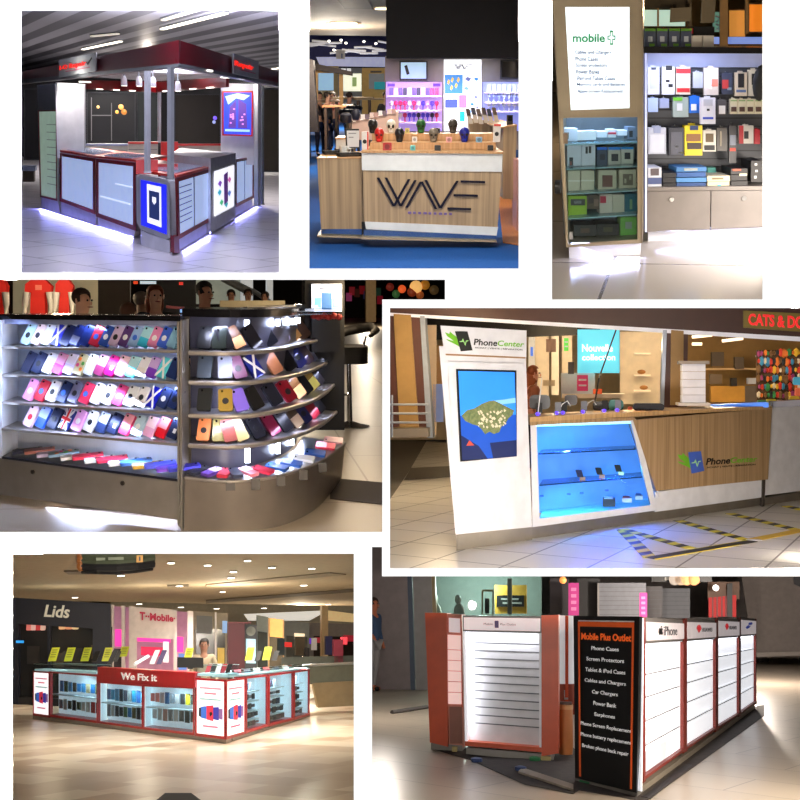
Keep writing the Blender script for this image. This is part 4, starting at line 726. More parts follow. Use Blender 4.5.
    carton(619, 169.5, 636.3, 189.5, (200, 190, 158), 'cream frame box with a grey pattern on the third shelf', pic=[(.22, .22, .8, .78, (116, 104, 84)), (.3, .45, .42, .68, (200, 190, 160)), (.58, .3, .7, .5, (200, 190, 160))])
    carton(568.5, 196, 586.8, 216.6, (148, 184, 34), 'lime green box with a dark picture on the fourth shelf', pic=[(.12, .15, .9, .45, (54, 56, 54)), (.3, .22, .7, .36, (150, 150, 150))])
    carton(587.3, 195, 599.5, 209, (92, 74, 58), 'brown picture box beside the lime green one', pic=[(.1, .15, .5, .6, (60, 46, 40)), (.55, .3, .9, .8, (140, 110, 90))])
    carton(599.8, 194, 612.2, 215.3, (214, 202, 182), 'pale box with a red heart shaped patch on the fourth shelf', pic=[(.02, .1, .5, .42, (196, 44, 66))])
    carton(612.6, 194.5, 624.3, 214.8, (204, 194, 168), 'plain pale cream box on the fourth shelf')
    carton(624.8, 193.5, 637, 213, (26, 96, 110), 'teal box at the end of the fourth shelf', pic=[(.4, .3, .6, .8, (130, 170, 120))])
    carton(574, 225, 596, 236, (34, 36, 30), 'long dark case lying on the bottom of the showcase', pic=[(.3, .3, .7, .7, (84, 60, 40))], dp=.2)
    carton(597, 224, 619, 235, (40, 40, 34), 'second long dark case on the bottom of the showcase', pic=[(.3, .3, .7, .7, (80, 76, 44))], dp=.2)
    carton(620.5, 217, 636.5, 236.5, (110, 176, 66), 'bright green box with a grey square at the bottom', pic=[(.3, .25, .7, .6, (150, 160, 140))])
    # --- slatwall unit
    pS = s.vpx((645, 244), (763, 239)); pS = pS[:2] + (V((0, -1, 0)),)
    u = thing(s, 'slatwall_unit', s.fl(705, 241), 'wide slatwall unit with black top, hooks and grey drawers', 'display unit')
    H = s.face(pS, (644, 46.5), (766, 47.5), (766, 53.5), (644, 53)); obj(s, 'top_slab', MB().fb(H, 0, 0, 1, 1, -.7, .04), mat('top_black', (14, 14, 16), .15), u)
    Bp = s.face(pS, (645, 53), (766, 53), (766, 190), (645, 190), off=-.38); slat = mat('slatwall_grey', (84, 86, 92), .5)
    obj(s, 'back_panel', MB().fb(Bp, -.1, 0, 1.1, 1, -.04, 0), slat, u)
    m = MB()
    for k in range(14): m.fb(Bp, 0, .1 + .06 * k, 1, .107 + .06 * k, 0, .004)
    obj(s, 'slat_grooves', m, mat('groove_dark', (46, 46, 50), .6), u)
    obj(s, 'header_panel', MB().fb(Bp, 0, 0, 1, .1, 0, .02), mat('header_blue_white', (196, 204, 240), .4), u)
    E = s.face(pS, (644.6, 53), (647, 53), (647, 232), (645, 232)); obj(s, 'end_panel', MB().fb(E, 0, 0, 1, 1, -.6, 0), wh, u); obj(s, 'edge_light', MB().fb(E, .1, 0, .8, 1, 0, .006), mat('edge_glow', (190, 200, 255), e=.9), u)
    Sh = s.face(pS, (647, 187.5), (766, 186), (766, 190), (647, 191)); obj(s, 'base_shelf', MB().fb(Sh, 0, 0, 1, 1, -.42, 0), mat('drawer_grey', (116, 110, 106), .4), u)
    for k, (a, b, c, d) in enumerate((((646, 191.5), (710.5, 191), (710, 229), (646, 232)), ((711.5, 191), (766, 190.5), (766, 226.5), (711, 229)))):
        F = s.face(pS, a, b, c, d); dr = obj(s, 'drawer', MB().fb(F, 0, 0, 1, 1, -.5, 0), mat('drawer_grey', (116, 110, 106), .4), u); p = F.P(.4 if k == 0 else .6, .2); obj(s, 'lock', MB().lathe(p, [(.018, 0), (.018, .015)], 12, ax=(0, -1, 0)), mat('steel_bright', (190, 190, 190), .3, .8), dr)
    Pp = s.face(pS, (648, 232), (766, 227), (766, 240), (648, 244.5), off=-.1); obj(s, 'plinth', MB().fb(Pp, 0, 0, 1, 1, -.4, 0), mat('plinth_white', (214, 216, 226), .3), u)
    def hang(x0, y0, x1, y1, c, label, pic=None, w=-.2, dp=.03, name='hanging_pack'):
        F = s.face(pS[:2], (x0, y0), (x1, y0), (x1, y1), (x0, y1), off=w); t = thing(s, name, F.P(.5, 1), label, 'pack'); obj(s, 'blister', MB().fb(F, 0, .06, 1, 1, -dp, 0).fb(F, .3, 0, .7, .06, -dp, -dp + .01), mat('ct_%d_%d_%d' % c, c, .4), t)
        for (a, b, d, e, pc) in pic or (): obj(s, 'printed_panel', MB().fb(F, a, b, d, e, 0, .004), mat('ct_%d_%d_%d' % pc, pc, .5), t)
        a = F.P(.5, .03, -dp + .005); obj(s, 'hook', MB().tube([a, V((a.x, Bp.P(0, 0).y + (Bp.P(1, 0).y - Bp.P(0, 0).y) * .5, a.z))], .004, 6), mat('steel_bright', (190, 190, 190), .3, .8), t)
    LG, RD, BK = (206, 208, 214), (196, 40, 44), (30, 30, 34)
    hang(647.8, 65, 659.5, 94.5, (202, 206, 218), 'white cable pack at the start of the top hook row', [(.3, .08, .7, .16, (60, 64, 80)), (.2, .3, .8, .8, (186, 190, 204))])
    hang(662, 65, 674.6, 94.5, (226, 228, 232), 'white pack with black plugs in the top hook row', [(.3, .02, .8, .18, BK), (.3, .5, .6, .58, BK), (.5, .64, .85, .75, BK)])
    hang(676.3, 65, 690.3, 94.5, (216, 204, 186), 'white pack with red bands and charging tips in the top hook row', [(0, .12, 1, .28, RD), (.25, .32, .42, .72, (236, 232, 224)), (.58, .32, .75, .72, (236, 232, 224)), (.05, .78, .95, .92, RD)])
    hang(693, 71, 703, 88, (170, 174, 186), 'small grey carton in the top hook row')
    hang(704, 66, 718.5, 95, (218, 206, 192), 'tall cream pack with a white cable in the top hook row', [(.3, .15, .55, .8, (236, 234, 230)), (.5, .45, .95, .7, (232, 130, 110))])
    hang(722, 72, 732.5, 94, (60, 66, 84), 'dark navy pack with a red label in the top hook row', [(0, .35, .6, .75, (186, 60, 60)), (.5, .7, .9, .82, (130, 150, 160))])
    hang(735, 71, 747, 96, (206, 192, 168), 'beige pack with a black power bank in the top hook row', [(.25, .1, .75, .66, BK), (.1, .75, .9, .85, (90, 110, 150))])
    hang(748.5, 68, 759, 96, (200, 194, 176), 'beige pack half hidden behind the black bag', [(.3, .2, .7, .6, BK)])
    hang(648, 97, 658, 112, (168, 188, 226), 'pale blue pack at the start of the second hook row'); hang(659.5, 98, 669, 108, (146, 156, 186), 'short grey blue pack in the second hook row')
    hang(673, 96, 688.5, 117, (150, 164, 158), 'clear pack with a green top in the second hook row', [(0, .06, .6, .22, (96, 176, 40)), (.25, .35, .6, .7, (206, 210, 212))])
    hang(689.5, 95, 700, 113, (30, 106, 204), 'bright blue pack in the second hook row', [(.15, .5, .65, .85, (226, 230, 240))])
    hang(700.5, 96, 715.5, 124, (214, 214, 220), 'long white pack with blue icons hanging low', [(.2, .12, .8, .35, (180, 182, 190)), (.15, .75, .85, .83, (40, 70, 180)), (.42, .45, .6, .53, BK)], w=-.14)
    hang(717.5, 99, 726.5, 115.5, (86, 84, 86), 'charcoal pack with a round white reel in the second hook row', [(.15, .4, .85, .9, (228, 226, 224))])
    for k in range(4): hang(730 + 8.2 * k, 98, 737.6 + 8.2 * k, 114, (214, 206, 176), 'cream card with a dark gadget, %s of the four on the second row' % ordn(k), [(.15, .55, .85, .85, (84, 58, 50)), (.1, .12, .9, .2, (140, 170, 110))])
    hang(648.3, 126, 666, 154, (186, 190, 204), 'wide clear pack at the start of the third hook row', [(.1, .3, .9, .95, (206, 210, 222)), (.3, 0, .7, .25, (150, 160, 190))], dp=.06)
    hang(669, 126, 683.8, 156, (54, 56, 64), 'black case pack in the third hook row', [(.12, .2, .88, .95, (88, 90, 100)), (.4, .65, .6, .72, (226, 226, 226)), (.6, .85, .9, .92, (206, 190, 40))], dp=.05)
    hang(684.6, 123.6, 702.4, 155.5, (226, 204, 16), 'bright yellow pack with coiled dark cable in the third hook row', [(.3, .06, .75, .2, (40, 60, 110)), (.1, .32, .9, .55, (146, 100, 56)), (.15, .6, .95, .8, (60, 44, 40))], dp=.06)
    hang(703, 129, 716, 151.5, (220, 216, 206), 'white pack with a brown photo in the third hook row', [(.2, .2, .8, .58, (104, 84, 56)), (.1, .72, .9, .94, BK)])
    hang(716.8, 126.5, 727, 151, (66, 60, 54), 'dark brown pack with pale straps in the third hook row', [(.3, .2, .45, .8, (160, 150, 130))])
    hang(729, 123, 736.3, 163, (44, 42, 46), 'long narrow black strap pack with a red band', [(.1, .3, .9, .55, (130, 136, 150)), (.1, .62, .9, .7, (210, 70, 50))])
    hang(739, 124.5, 753.5, 143.5, (206, 200, 190), 'white pack with red sides in the third hook row', [(0, .06, .3, 1, (170, 36, 44)), (.35, .35, .65, .75, BK)]); hang(754.5, 128, 760, 144, (176, 34, 46), 'red pack at the end of the third hook row')
    def lay(x0, y0, x1, y1, c, label, n=1, pic=None, w=-.05, dp=.24, cs=None):
        F = s.face(pS[:2], (x0, y0), (x1, y0 - .3), (x1, y1 - .3), (x0, y1), off=w); t = thing(s, 'stacked_goods' if 0 else 'boxed_pack', F.P(.5, 1), label, 'box')
        for k in range(n): obj(s, 'layer', MB().fb(F, .01 * (k % 2), k / n + .04, 1 - .02 * (k % 2), (k + 1) / n, -dp, -.004 * (k % 2)), mat('ct_%d_%d_%d' % (cs[k] if cs else c), cs[k] if cs else c, .5), t)
        for (a, b, d, e, pc) in pic or (): obj(s, 'printed_panel', MB().fb(F, a, b, d, e, 0, .004), mat('ct_%d_%d_%d' % pc, pc, .5), t)
    lay(648, 167, 661.5, 188.5, (200, 204, 216), 'standing white carton with a dark photo at the shelf end', 1, [(.2, .08, .8, .4, (90, 80, 84)), (0, .5, 1, .8, (70, 84, 130))]); lay(663, 172.5, 676, 188, (28, 28, 32), 'stack of black cartons beside the blue bags', 3)
    lay(676.5, 166.5, 706.5, 187.5, (40, 100, 170), 'pile of blue folded pouches on the base shelf', 4, cs=[(56, 116, 176), (36, 84, 150), (70, 130, 190), (30, 70, 130)], pic=[(.25, .08, .7, .2, (150, 160, 160))])
    lay(707.5, 167.5, 716, 174, (60, 150, 140), 'teal flat pouch behind the beige cartons', 1, w=-.25, dp=.1); lay(707.5, 175.5, 730, 187, (206, 196, 168), 'beige flat cartons on the base shelf', 2, [(.2, .2, .7, .35, (120, 100, 70)), (.45, .8, .6, .95, (60, 190, 210))])
    lay(731, 168, 747.5, 187, (36, 34, 36), 'black cartons with a red stripe on the base shelf', 3, [(.1, .05, .6, .16, (196, 80, 50)), (.5, .3, .95, .42, (220, 206, 180))]); lay(751, 160, 763, 182, (30, 28, 30), 'tall black carton with white dots at the shelf corner', 1, [(.3, .15, .5, .25, (220, 220, 220)), (.35, .45, .55, .55, (220, 220, 220)), (.25, .72, .45, .84, (220, 220, 220))])
    c = s.on(pS, 758.5, 82) + V((0, -.15, 0)); obj(s, 'black_bag', MB().sph(c, (.055, .06, .13), 14), mat('bag_black', (14, 14, 16), .7), label='black bag hanging at the edge in front of the packs', cat='bag', smooth=True)
    # goods on top of the unit
    for k in range(4):
        x = 644.8 + 12 * k; carton(x, 28.5, x + 10.8, 47, (70, 78, 100), 'grey blue carton with green top, %s along the black counter top' % ordn(k), -.12, .12, [(0, 0, 1, .14, (96, 160, 30)), (.3, .42, .7, .72, (190, 195, 200)), (.4, .82, .9, .95, (110, 170, 50))], pS, group='green topped cartons on the counter')
    carton(664, 28.3, 693.5, 33.5, (222, 50, 70), 'red flat carton lying behind the green topped cartons', -.3, .1, None, pS); carton(691.5, 35.5, 702.4, 47.5, (206, 198, 182), 'cream carton standing beside the grey blue ones', -.12, .1, [(.1, .1, .9, .5, (214, 208, 194))], pS); carton(703.3, 35.5, 714, 47.5, (208, 200, 186), 'cream carton at the end of the carton row', -.12, .1, [(.1, .1, .9, .5, (216, 210, 198))], pS)
    carton(694, 26.5, 714.5, 35.5, (30, 28, 28), 'black carton standing behind the two cream ones', -.4, .2, None, pS)
    # shop behind
    wall(s, 'wall_back', s.rect(s.yp(30), 640, -8, 768, 110), mat('shop_wall', (120, 104, 72), .8))
    for k, (x0, y0, x1, y1, c, e, l) in enumerate(((640, 9, 688, 27, (196, 226, 206), .8, 'pale green lit window of the shop behind'), (640, -8, 690, 8, (46, 44, 40), 0, 'dark soffit of the shop behind'), (728, 9, 746, 38, (206, 140, 60), .7, 'orange lit panel beside the dark post'), (748, 3, 768, 33, (226, 124, 30), .9, 'deep orange lit panel at the edge'), (713, 12, 722, 32, (120, 170, 150), .4, 'green tinted glass panel with white scrolls'), (713.5, 37, 768, 44, (120, 150, 230), .7, 'blue lit glass counter in the shop behind'), (713.5, 44, 768, 48, (60, 44, 36), 0, 'dark brown base under the blue lit counter'))):
        F = s.rect(s.yp(24 - .4 * k), x0, y0, x1, y1); t = thing(s, 'glazed_display', F.P(.5, 1), l, 'panel'); obj(s, 'sheet', MB().fb(F, 0, 0, 1, 1, -.1, 0), mat('shop_%d' % k, c, .5, e=e), t)
        if k in (0, 2, 3): obj(s, 'edge_frame', MB().ring(F, .06, .05, .05, 0, .05), mat('bronze_frame', (120, 92, 60), .5), t)
        if k == 4:
            for v in (.2, .6): obj(s, 'scroll', MB().tube([F.P(.3, v, .03), F.P(.8, v + .1, .03), F.P(.4, v + .3, .03)], .02, 6), wh, t)
    for k, (x, y0, y1, w) in enumerate(((690, 0, 30, 4), (724, 0, 46, 8), (747, 0, 34, 3), (658, 8, 27, 2))):
        F = s.rect(s.yp(21), x - w / 2, y0 - 8 * (y0 == 0), x + w / 2, y1); obj(s, 'post', MB().fb(F, 0, 0, 1, 1, -.2, 0), mat('post_tan', (140, 116, 84), .6) if k else mat('post_dark', (60, 54, 46), .6), label=['dark slim post behind the cartons', 'wide tan post beside the orange panel', 'tan post between the two orange panels', 'white framed glazing bar in the lit window'][k], cat='post')
    for k, (x, y, w, h) in enumerate(((680, 16, 18, 12), (707, 12, 12, 22))):
        c = s.at(x, y + h / 2, 20); t = thing(s, 'shop_machine', c, ['low black machine on the far counter', 'tall black coffee grinder shape on the far counter'][k], 'machine'); obj(s, 'body', MB().box(c + V((0, 0, h * .01)), (w * .02, .3, h * .02)), blk, t); obj(s, 'hopper', MB().lathe(c + V((0, 0, h * .02)), [(w * .008, 0), (w * .009, .06)], 12), blk, t)
    # light
    cool = (205, 216, 255)
    strip(s, s.on(pS, 648, 57) + V((0, -.0, 0)), s.on(pS, 762, 57), (0, .35, -1), .04, 6, cool)
    strip(s, s.on(pT, 566, 118.5) + V((0, .2, 0)), s.on(pT, 635, 117.5) + V((0, .2, 0)), (0, .25, -1), .06, 3, (190, 215, 255))
    strip(s, s.on(pT, 571, 250) + V((0, .02, 0)), s.on(pT, 639, 247) + V((0, .02, 0)), (0, -1.3, -1), .08, 4, (200, 205, 255)); strip(s, s.on(pS, 650, 234) + V((0, .06, 0)), s.on(pS, 764, 229) + V((0, .06, 0)), (0, -1.3, -1), .08, 6, (200, 205, 255))
    edge_fill_lamps(s, 2, 28, (255, 240, 220), 'lb', d=4.4)
    for x, d, pw in ((600, 5.6, 7), (740, 5.6, 7)): area(s, s.at(x, 30 - 1150 / d, d), s.at(x, 30 - 1150 / d, d) - V((0, -.1, 1)), .9, .4, pw, (255, 242, 225))  # unseen overhead lamps added above the frame
    bulb(s, s.at(700, 4, 16), 320, (255, 215, 160), .1)  # added lamp brightening the shop behind
def phone(sc, c, X, U, N, w, h, col, label, style=None, group=None, t=.022, e=0):
    """c: middle of the lower edge of the back of the case, X across, U along its height, N out of its face"""
    root = thing(sc, 'phone_case', c, label, 'phone case', group); m = mat('pc_%d_%d_%d' % col, col, .35); c = V(c); mid = c + U * (h / 2) + N * (t / 2)
    obj(sc, 'shell', MB().slab(mid, X, U, N, w, h, t, .14, 2), m, root)
    q = lambda u0, v0, u1, v1: Face([mid + X * (w * (u0 - .5)) + U * (h * (.5 - v0)) + N * (t / 2), mid + X * (w * (u1 - .5)) + U * (h * (.5 - v0)) + N * (t / 2), mid + X * (w * (u1 - .5)) + U * (h * (.5 - v1)) + N * (t / 2), mid + X * (w * (u0 - .5)) + U * (h * (.5 - v1)) + N * (t / 2)], N)
    F = q(0, 0, 1, 1); wt = mat('print_plain_white', (235, 236, 240), .5); k = .003
    if style == 'saltire':
        b = .13
        obj(sc, 'white_cross', MB().fpoly(F, [(0, 0), (b, 0), (1, 1 - b * .6), (1, 1), (1 - b, 1), (0, b * .6)], 0, k).fpoly(F, [(1 - b, 0), (1, 0), (1, b * .6), (b, 1), (0, 1), (0, 1 - b * .6)], 0, k * 1.3), wt, root)
    elif style == 'union':
        b = .1
        obj(sc, 'white_cross', MB().fpoly(F, [(0, 0), (b, 0), (1, 1 - b), (1, 1), (1 - b, 1), (0, b)], 0, k).fpoly(F, [(1 - b, 0), (1, 0), (1, b), (b, 1), (0, 1), (0, 1 - b)], 0, k * 1.2).fb(F, 0, .38, 1, .62, 0, k * 1.4).fb(F, .33, 0, .67, 1, 0, k * 1.5), wt, root)
        obj(sc, 'red_cross', MB().fb(F, 0, .43, 1, .57, 0, k * 1.9).fb(F, .4, 0, .6, 1, 0, k * 2), mat('flag_red', (205, 30, 36), .5), root)
    elif style == 'flower':
        for i in range(4): obj(sc, 'flower_print', MB().lathe(F.P(.25 + .5 * (i % 2), .3 + .14 * i, 0), [(w * .16, 0), (w * .16, k)], 10, ax=N), mat('fl_%d' % (i % 3), ((230, 120, 40), (70, 150, 60), (200, 60, 120))[i % 3], .5), root)
    elif style and style.startswith('dot'):
        dc = {'dotw': (232, 234, 240), 'dotd': (26, 28, 36), 'dotr': (200, 40, 60), 'dotb': (60, 110, 220)}[style]
        obj(sc, 'round_print', MB().lathe(F.P(.5, .56, 0), [(w * .24, 0), (w * .24, k)], 12, ax=N), mat('dt_' + style, dc, .4), root)
    elif style == 'square': obj(sc, 'square_print', MB().fb(F, .5, .5, .8, .72, 0, k), wt, root)
    elif style == 'half': obj(sc, 'upper_print', MB().fb(F, .0, .02, 1, .55, 0, k), mat('fade_%d_%d_%d' % col, tuple(min(255, int(x * .45 + 140)) for x in col), .4), root)
    elif style == 'band': obj(sc, 'lower_print', MB().fb(F, .06, .55, .94, .96, 0, k), mat('band_%d_%d_%d' % col, tuple(min(255, int(x * .5 + 110)) for x in col), .4), root)
    elif style == 'wallet': obj(sc, 'leather_half', MB().fb(F, .04, .5, .96, .97, 0, k * 2), mat('wl_%d_%d_%d' % col, tuple(min(255, int(x * 1.9 + 40)) for x in col), .5), root)
    if style not in ('union', 'saltire'): obj(sc, 'camera_opening', MB().lathe(F.P(.28, .12, 0), [(w * .085, 0), (w * .085, k * 1.5)], 8, ax=N), mat('lens_black', (14, 14, 18), .2), root)
    return root

def scene4():
    s = S(OPEN[3], 200, 302, 1.55); surround(3, 118, (74, 70, 70), 3.6, l=150)
    gm = mat('rack_metal_grey', (140, 134, 128), .35, .3); blk = mat('rack_top_black', (12, 12, 15), .12); st = mat('chrome', (200, 200, 205), .12, 1.0); wl = mat('rack_white', (226, 232, 245), .4)
    floor_poly(s, [(-4, 536), (386, 536), (386, 315), (-4, 315)], 0, mat('mall_tile_beige', (156, 144, 126), .4, kind='tile', c2=(120, 104, 86), s=1.5, sq=1.6, rot=.05, off=(.1, .3), bo=0, mortar=.01))
    for q, c, n in ((((330, 478), (386, 483), (386, 505), (330, 499)), (46, 35, 30), 'trim_band'),): obj(s, 'floor_band', MB().prism([s.fl(*p, .003) for p in q], (0, 0, .003)), mat('tile_brown_band', c, .8), kind='structure')
    # straight rack plane: from divider (180) to left
    D0 = s.fl(181, 531); d0 = D0.y


    zl = {k: s.at(181, y, d0).z for k, y in ((1, 350.8), (2, 382), (3, 413), (4, 444), (5, 478), (0, 316))}
    L0 = s.fl(0, 456, zl[5]); pl = s.vp(V((L0.x, L0.y, 0)), V((D0.x, d0, 0))); ext = V((-.08, -1, 0)).normalized(); pl = pl + (ext,)
    X = (V((D0.x, d0, 0)) - V((L0.x, L0.y, 0))).normalized()
    rk = thing(s, 'display_rack', (V((L0.x, L0.y, 0)) + V((D0.x, d0, 0))) / 2, 'straight lit rack of pale and coloured phone cases', 'display rack')
    dep = .42
    bk = s.face(pl, (-3, 318), (181, 318), (181, 478), (-3, 456), off=-dep); obj(s, 'back_panel', MB().fb(bk, -.04, 0, 1, 1, -.03, 0), wl, rk)
    T = s.face(pl, (-3, 314), (181, 316), (181, 321), (-3, 319)); obj(s, 'top_slab', MB().fb(T, 0, 0, 1, 1, -.8, .05), blk, rk)
    H = s.face(pl, (-3, 319), (181, 321), (181, 326), (-3, 324)); obj(s, 'top_rail', MB().fb(H, 0, 0, 1, 1, -.1, -.05), mat('rail_blue_grey', (120, 128, 160), .4), rk)
    E = s.face(pl, (177.5, 320), (182, 320), (182.5, 531), (178, 523)); obj(s, 'divider_post', MB().fb(E, 0, 0, .45, 1, -.5, .03).fb(E, .6, 0, 1, 1, -.5, .03), gm, rk)
    E = s.face(pl, (-3, 320), (2.5, 320), (2.5, 458), (-3, 457)); obj(s, 'end_panel', MB().fb(E, 0, 0, 1, 1, -.45, .02), wl, rk)
    yl = {1: (346, 350.3), 2: (374, 381.5), 3: (401.4, 412.3), 4: (427.6, 443.3), 5: (456, 478.5)}
    for k, (a, b) in yl.items():
        F = s.face(pl, (2, a), (178, b), (178, b + 2.6), (2, a + 2.2)); obj(s, 'shelf', MB().fb(F, 0, 0, 1, 1, -dep, .02), gm if k < 5 else mat('shelf_dark_edge', (32, 34, 46), .3), rk)
        if k < 5: strip(s, F.P(.02, 1.5, -.03), F.P(.98, 1.5, -.03), V((0, .55, -1)), .02, 8.5, (190, 210, 255))
        else: strip(s, H.P(.02, .5, -.14), H.P(.98, .5, -.14), V((0, .5, -1)), .02, 8.5, (190, 210, 255))
    Bp = s.face(pl, (-3, 458), (178.5, 481), (179, 520), (-3, 494)); bp = obj(s, 'base_panel', MB().fb(Bp, 0, 0, 1, 1, -.06, .0), gm, rk)
    for u, v in ((.22, .25), (.72, .24)): obj(s, 'lock', MB().lathe(Bp.P(u, v), [(.016, 0), (.016, .012)], 10, ax=-pl[1] * -1), mat('lock_dark', (60, 56, 54), .4, .5), bp)
    K = s.face(pl, (-3, 494), (179, 520), (179, 527), (-3, 499), off=-.3); obj(s, 'plinth', MB().fb(K, 0, 0, 1, 1, -.1, 0), wl, rk)
    strip(s, Bp.P(.02, 1.02, -.12), Bp.P(.98, 1.02, -.12), V((-.1, -.45, -1)), .03, 20, (205, 215, 255))
    # cases standing on the straight shelves
    N, PI_, NV, WH, RE, BL = (236, 150, 200), (235, 150, 190), (36, 44, 84), (228, 230, 242), (206, 34, 66), (50, 90, 210)
    R = {1: [((190, 225, 235), 'dotd'), ((232, 205, 205), 'dotd'), (WH, None), ((40, 50, 205), 'saltire'), (NV, None), ((28, 40, 100), 'band'), ((30, 46, 110), None), ((200, 40, 60), 'dotb'), ((44, 80, 170), 'dotw'), ((214, 190, 225), 'dotd'), ((96, 64, 130), 'dotw'), ((150, 185, 235), 'dotb'), ((60, 190, 230), 'half'), ((226, 140, 190), 'dotw'), ((70, 110, 230), 'dotw'), ((150, 205, 240), None)],
         2: [((36, 42, 70), None), ((38, 48, 84), 'dotd'), (WH, None), ((220, 70, 180), 'half'), ((196, 186, 235), 'half'), ((196, 190, 150), 'flower'), ((226, 236, 238), 'half'), ((160, 60, 110), 'half'), ((205, 20, 120), 'square'), ((232, 150, 200), 'half'), ((96, 205, 235), 'half'), (WH, 'band'), ((124, 64, 200), 'half'), ((90, 215, 235), 'saltire'), ((40, 60, 120), None)],
         3: [((236, 150, 205), 'dotw'), ((190, 36, 56), 'dotb'), ((232, 232, 236), 'dotd'), ((36, 50, 92), 'dotb'), ((110, 110, 140), 'dotd'), ((226, 56, 90), 'dotb'), ((236, 226, 240), None), ((236, 224, 236), 'dotd'), ((228, 80, 150), 'dotw'), ((230, 236, 242), 'dotd'), ((232, 234, 240), 'dotd'), ((20, 30, 190), 'saltire'), ((40, 54, 100), 'dotw'), ((34, 50, 100), 'dotd')],
         4: [((236, 205, 232), 'dotr'), ((40, 84, 200), 'half'), ((30, 38, 70), 'dotd'), ((36, 44, 120), 'union'), ((226, 160, 220), 'dotw'), ((230, 230, 234), 'dotd'), ((40, 54, 96), 'half'), ((34, 44, 80), 'square'), ((230, 60, 110), 'half'), ((176, 205, 226), 'dotw'), ((226, 170, 215), 'half'), ((205, 24, 40), 'half'), ((32, 42, 76), 'square')]}
    on = ('top', 'second', 'third', 'fourth')
    for k, row in R.items():
        n = len(row); a, b = yl[k]
        for i, (c, stl) in enumerate(row):
            x = 13.5 + (k in (3, 4)) * 2 + (170 - 13.5) * (i + .15) / n; y = a + (b - a) * (x - 2) / 176
            p = s.face(pl, (x, y), (x + 1, y), (x + 1, y + 1), (x, y + 1)).P(0, 0) - pl[1] * .1 + V((0, 0, .008))
            U = (V((0, 0, 1)) - pl[1] * .42 + X * .26).normalized(); Nn = X.cross(U).normalized(); Nn = -Nn if Nn.y > 0 else Nn; Xp = (X - U * X.dot(U)).normalized()
            sd = {'saltire': 'with a white diagonal cross', 'union': 'with a flag print', 'flower': 'with orange flower print', 'dotw': 'with a round white print', 'dotd': 'with a round dark print', 'dotr': 'with a round red print', 'dotb': 'with a round blue print', 'square': 'with a small white square', 'half': 'with a paler upper half', 'band': 'with a paler lower half', None: ''}[stl]
            phone(s, p, Xp, U, Nn, 12.2 / 1000 * p.y, 21 / 1000 * p.y, c, ('%s case %s, %s from the open end, %s straight shelf' % (cname(c), sd, ordn(i), on[k - 1])).replace('  ', ' ').replace(' ,', ','), stl)
    base = [((34, 38, 64), None), ((150, 90, 80), None), ((200, 190, 225), None), ((120, 150, 170), 'flower'), ((232, 226, 220), None), ((205, 44, 70), None), ((226, 230, 226), 'dotd'), ((196, 40, 70), None), ((220, 224, 230), 'dotd'), ((60, 110, 190), None), ((206, 170, 60), None), ((80, 90, 220), None), ((120, 70, 200), None), ((60, 60, 200), None)]
    for i, (c, stl) in enumerate(base):
        x = 6 + 168 * (i + .1) / len(base); y = 455 + 22 * x / 178
        p = s.face(pl, (x, y), (x + 1, y), (x + 1, y + 1), (x, y + 1)).P(0, 0) - pl[1] * .05 + V((0, 0, .01 + .012 * (i % 2)))
        U = (-pl[1] + X * .9 + V((0, 0, .12))).normalized(); Nn = X.cross(U).normalized(); Nn = -Nn if Nn.z < 0 else Nn; Xp = (X - U * X.dot(U)).normalized()
        phone(s, p, Xp, U, Nn, .1, .22, c, '%s case lying flat, %s from the open end of the straight base shelf' % (cname(c), ordn(i)), stl)
    # --- curved rack
    rows = {1: [(189, 351), (235, 351.5), (280, 347.5), (310, 341), (328, 336)], 2: [(189, 381), (250, 381), (300, 372.5), (322, 364), (331.5, 357)], 3: [(189, 414), (250, 414), (300, 404), (322, 394), (333.5, 384)], 4: [(189, 444), (240, 445), (290, 436), (320, 424), (336, 411)], 5: [(185, 476), (230, 480), (280, 474), (320, 460), (345, 442)]}
    def curve(pts, n):   # Catmull-Rom through the points
        P = [pts[0]] + list(pts) + [pts[-1]]; o = []
        for i in range(n):
            t = i / (n - 1) * (len(pts) - 1); k = min(int(t), len(pts) - 2); t -= k; a, b, c, d = (V(p) for p in P[k:k + 4])
            o.append(.5 * (2 * b + (c - a) * t + (2 * a - 5 * b + 4 * c - d) * t * t + (3 * b - a - 3 * c + d) * t ** 3))
        return o
    ck = thing(s, 'curved_rack', s.fl(250, 528), 'curved corner rack of dark phone cases with vertical light strips', 'display rack')
    cv = {k: curve([s.fl(x, y, zl[k]) for x, y in pts], 25) for k, pts in rows.items()}
    fl_ = curve([s.fl(184, 531.5), s.fl(232, 532), s.fl(280, 526), s.fl(318, 507), s.fl(341.5, 478)], 25)
    top = curve([s.fl(182, 316.5, zl[0]), s.fl(240, 317.5, zl[0]), s.fl(285, 316, zl[0]), s.fl(318, 313, zl[0]), s.fl(345, 310, zl[0])], 25)
    ctr = V((cv[5][0].x + .1, cv[5][0].y + 3.0, 0))
    inn = {}
    for k in cv:
        dirs = [(V((ctr.x, ctr.y, p.z)) - p).normalized() for p in cv[k]]; inn[k] = [p + d * (.42 if k < 5 else .5) for p, d in zip(cv[k], dirs)]
        obj(s, 'shelf', MB().prism(list(cv[k]) + inn[k][::-1], (0, 0, -.022)), mat('curved_shelf_top', (86, 84, 86), .3, .3), ck)
        obj(s, 'shelf_edge', MB().tube([p + V((0, 0, -.012)) for p in cv[k]], .016 if k < 5 else .012, 8), gm, ck, smooth=True)
    obj(s, 'top_slab', MB().prism(list(top) + [V((s.at(343, 310, 9.3).x, 9.3, zl[0])), V((top[0].x, 9.3, zl[0]))], (0, 0, .05)), blk, ck)
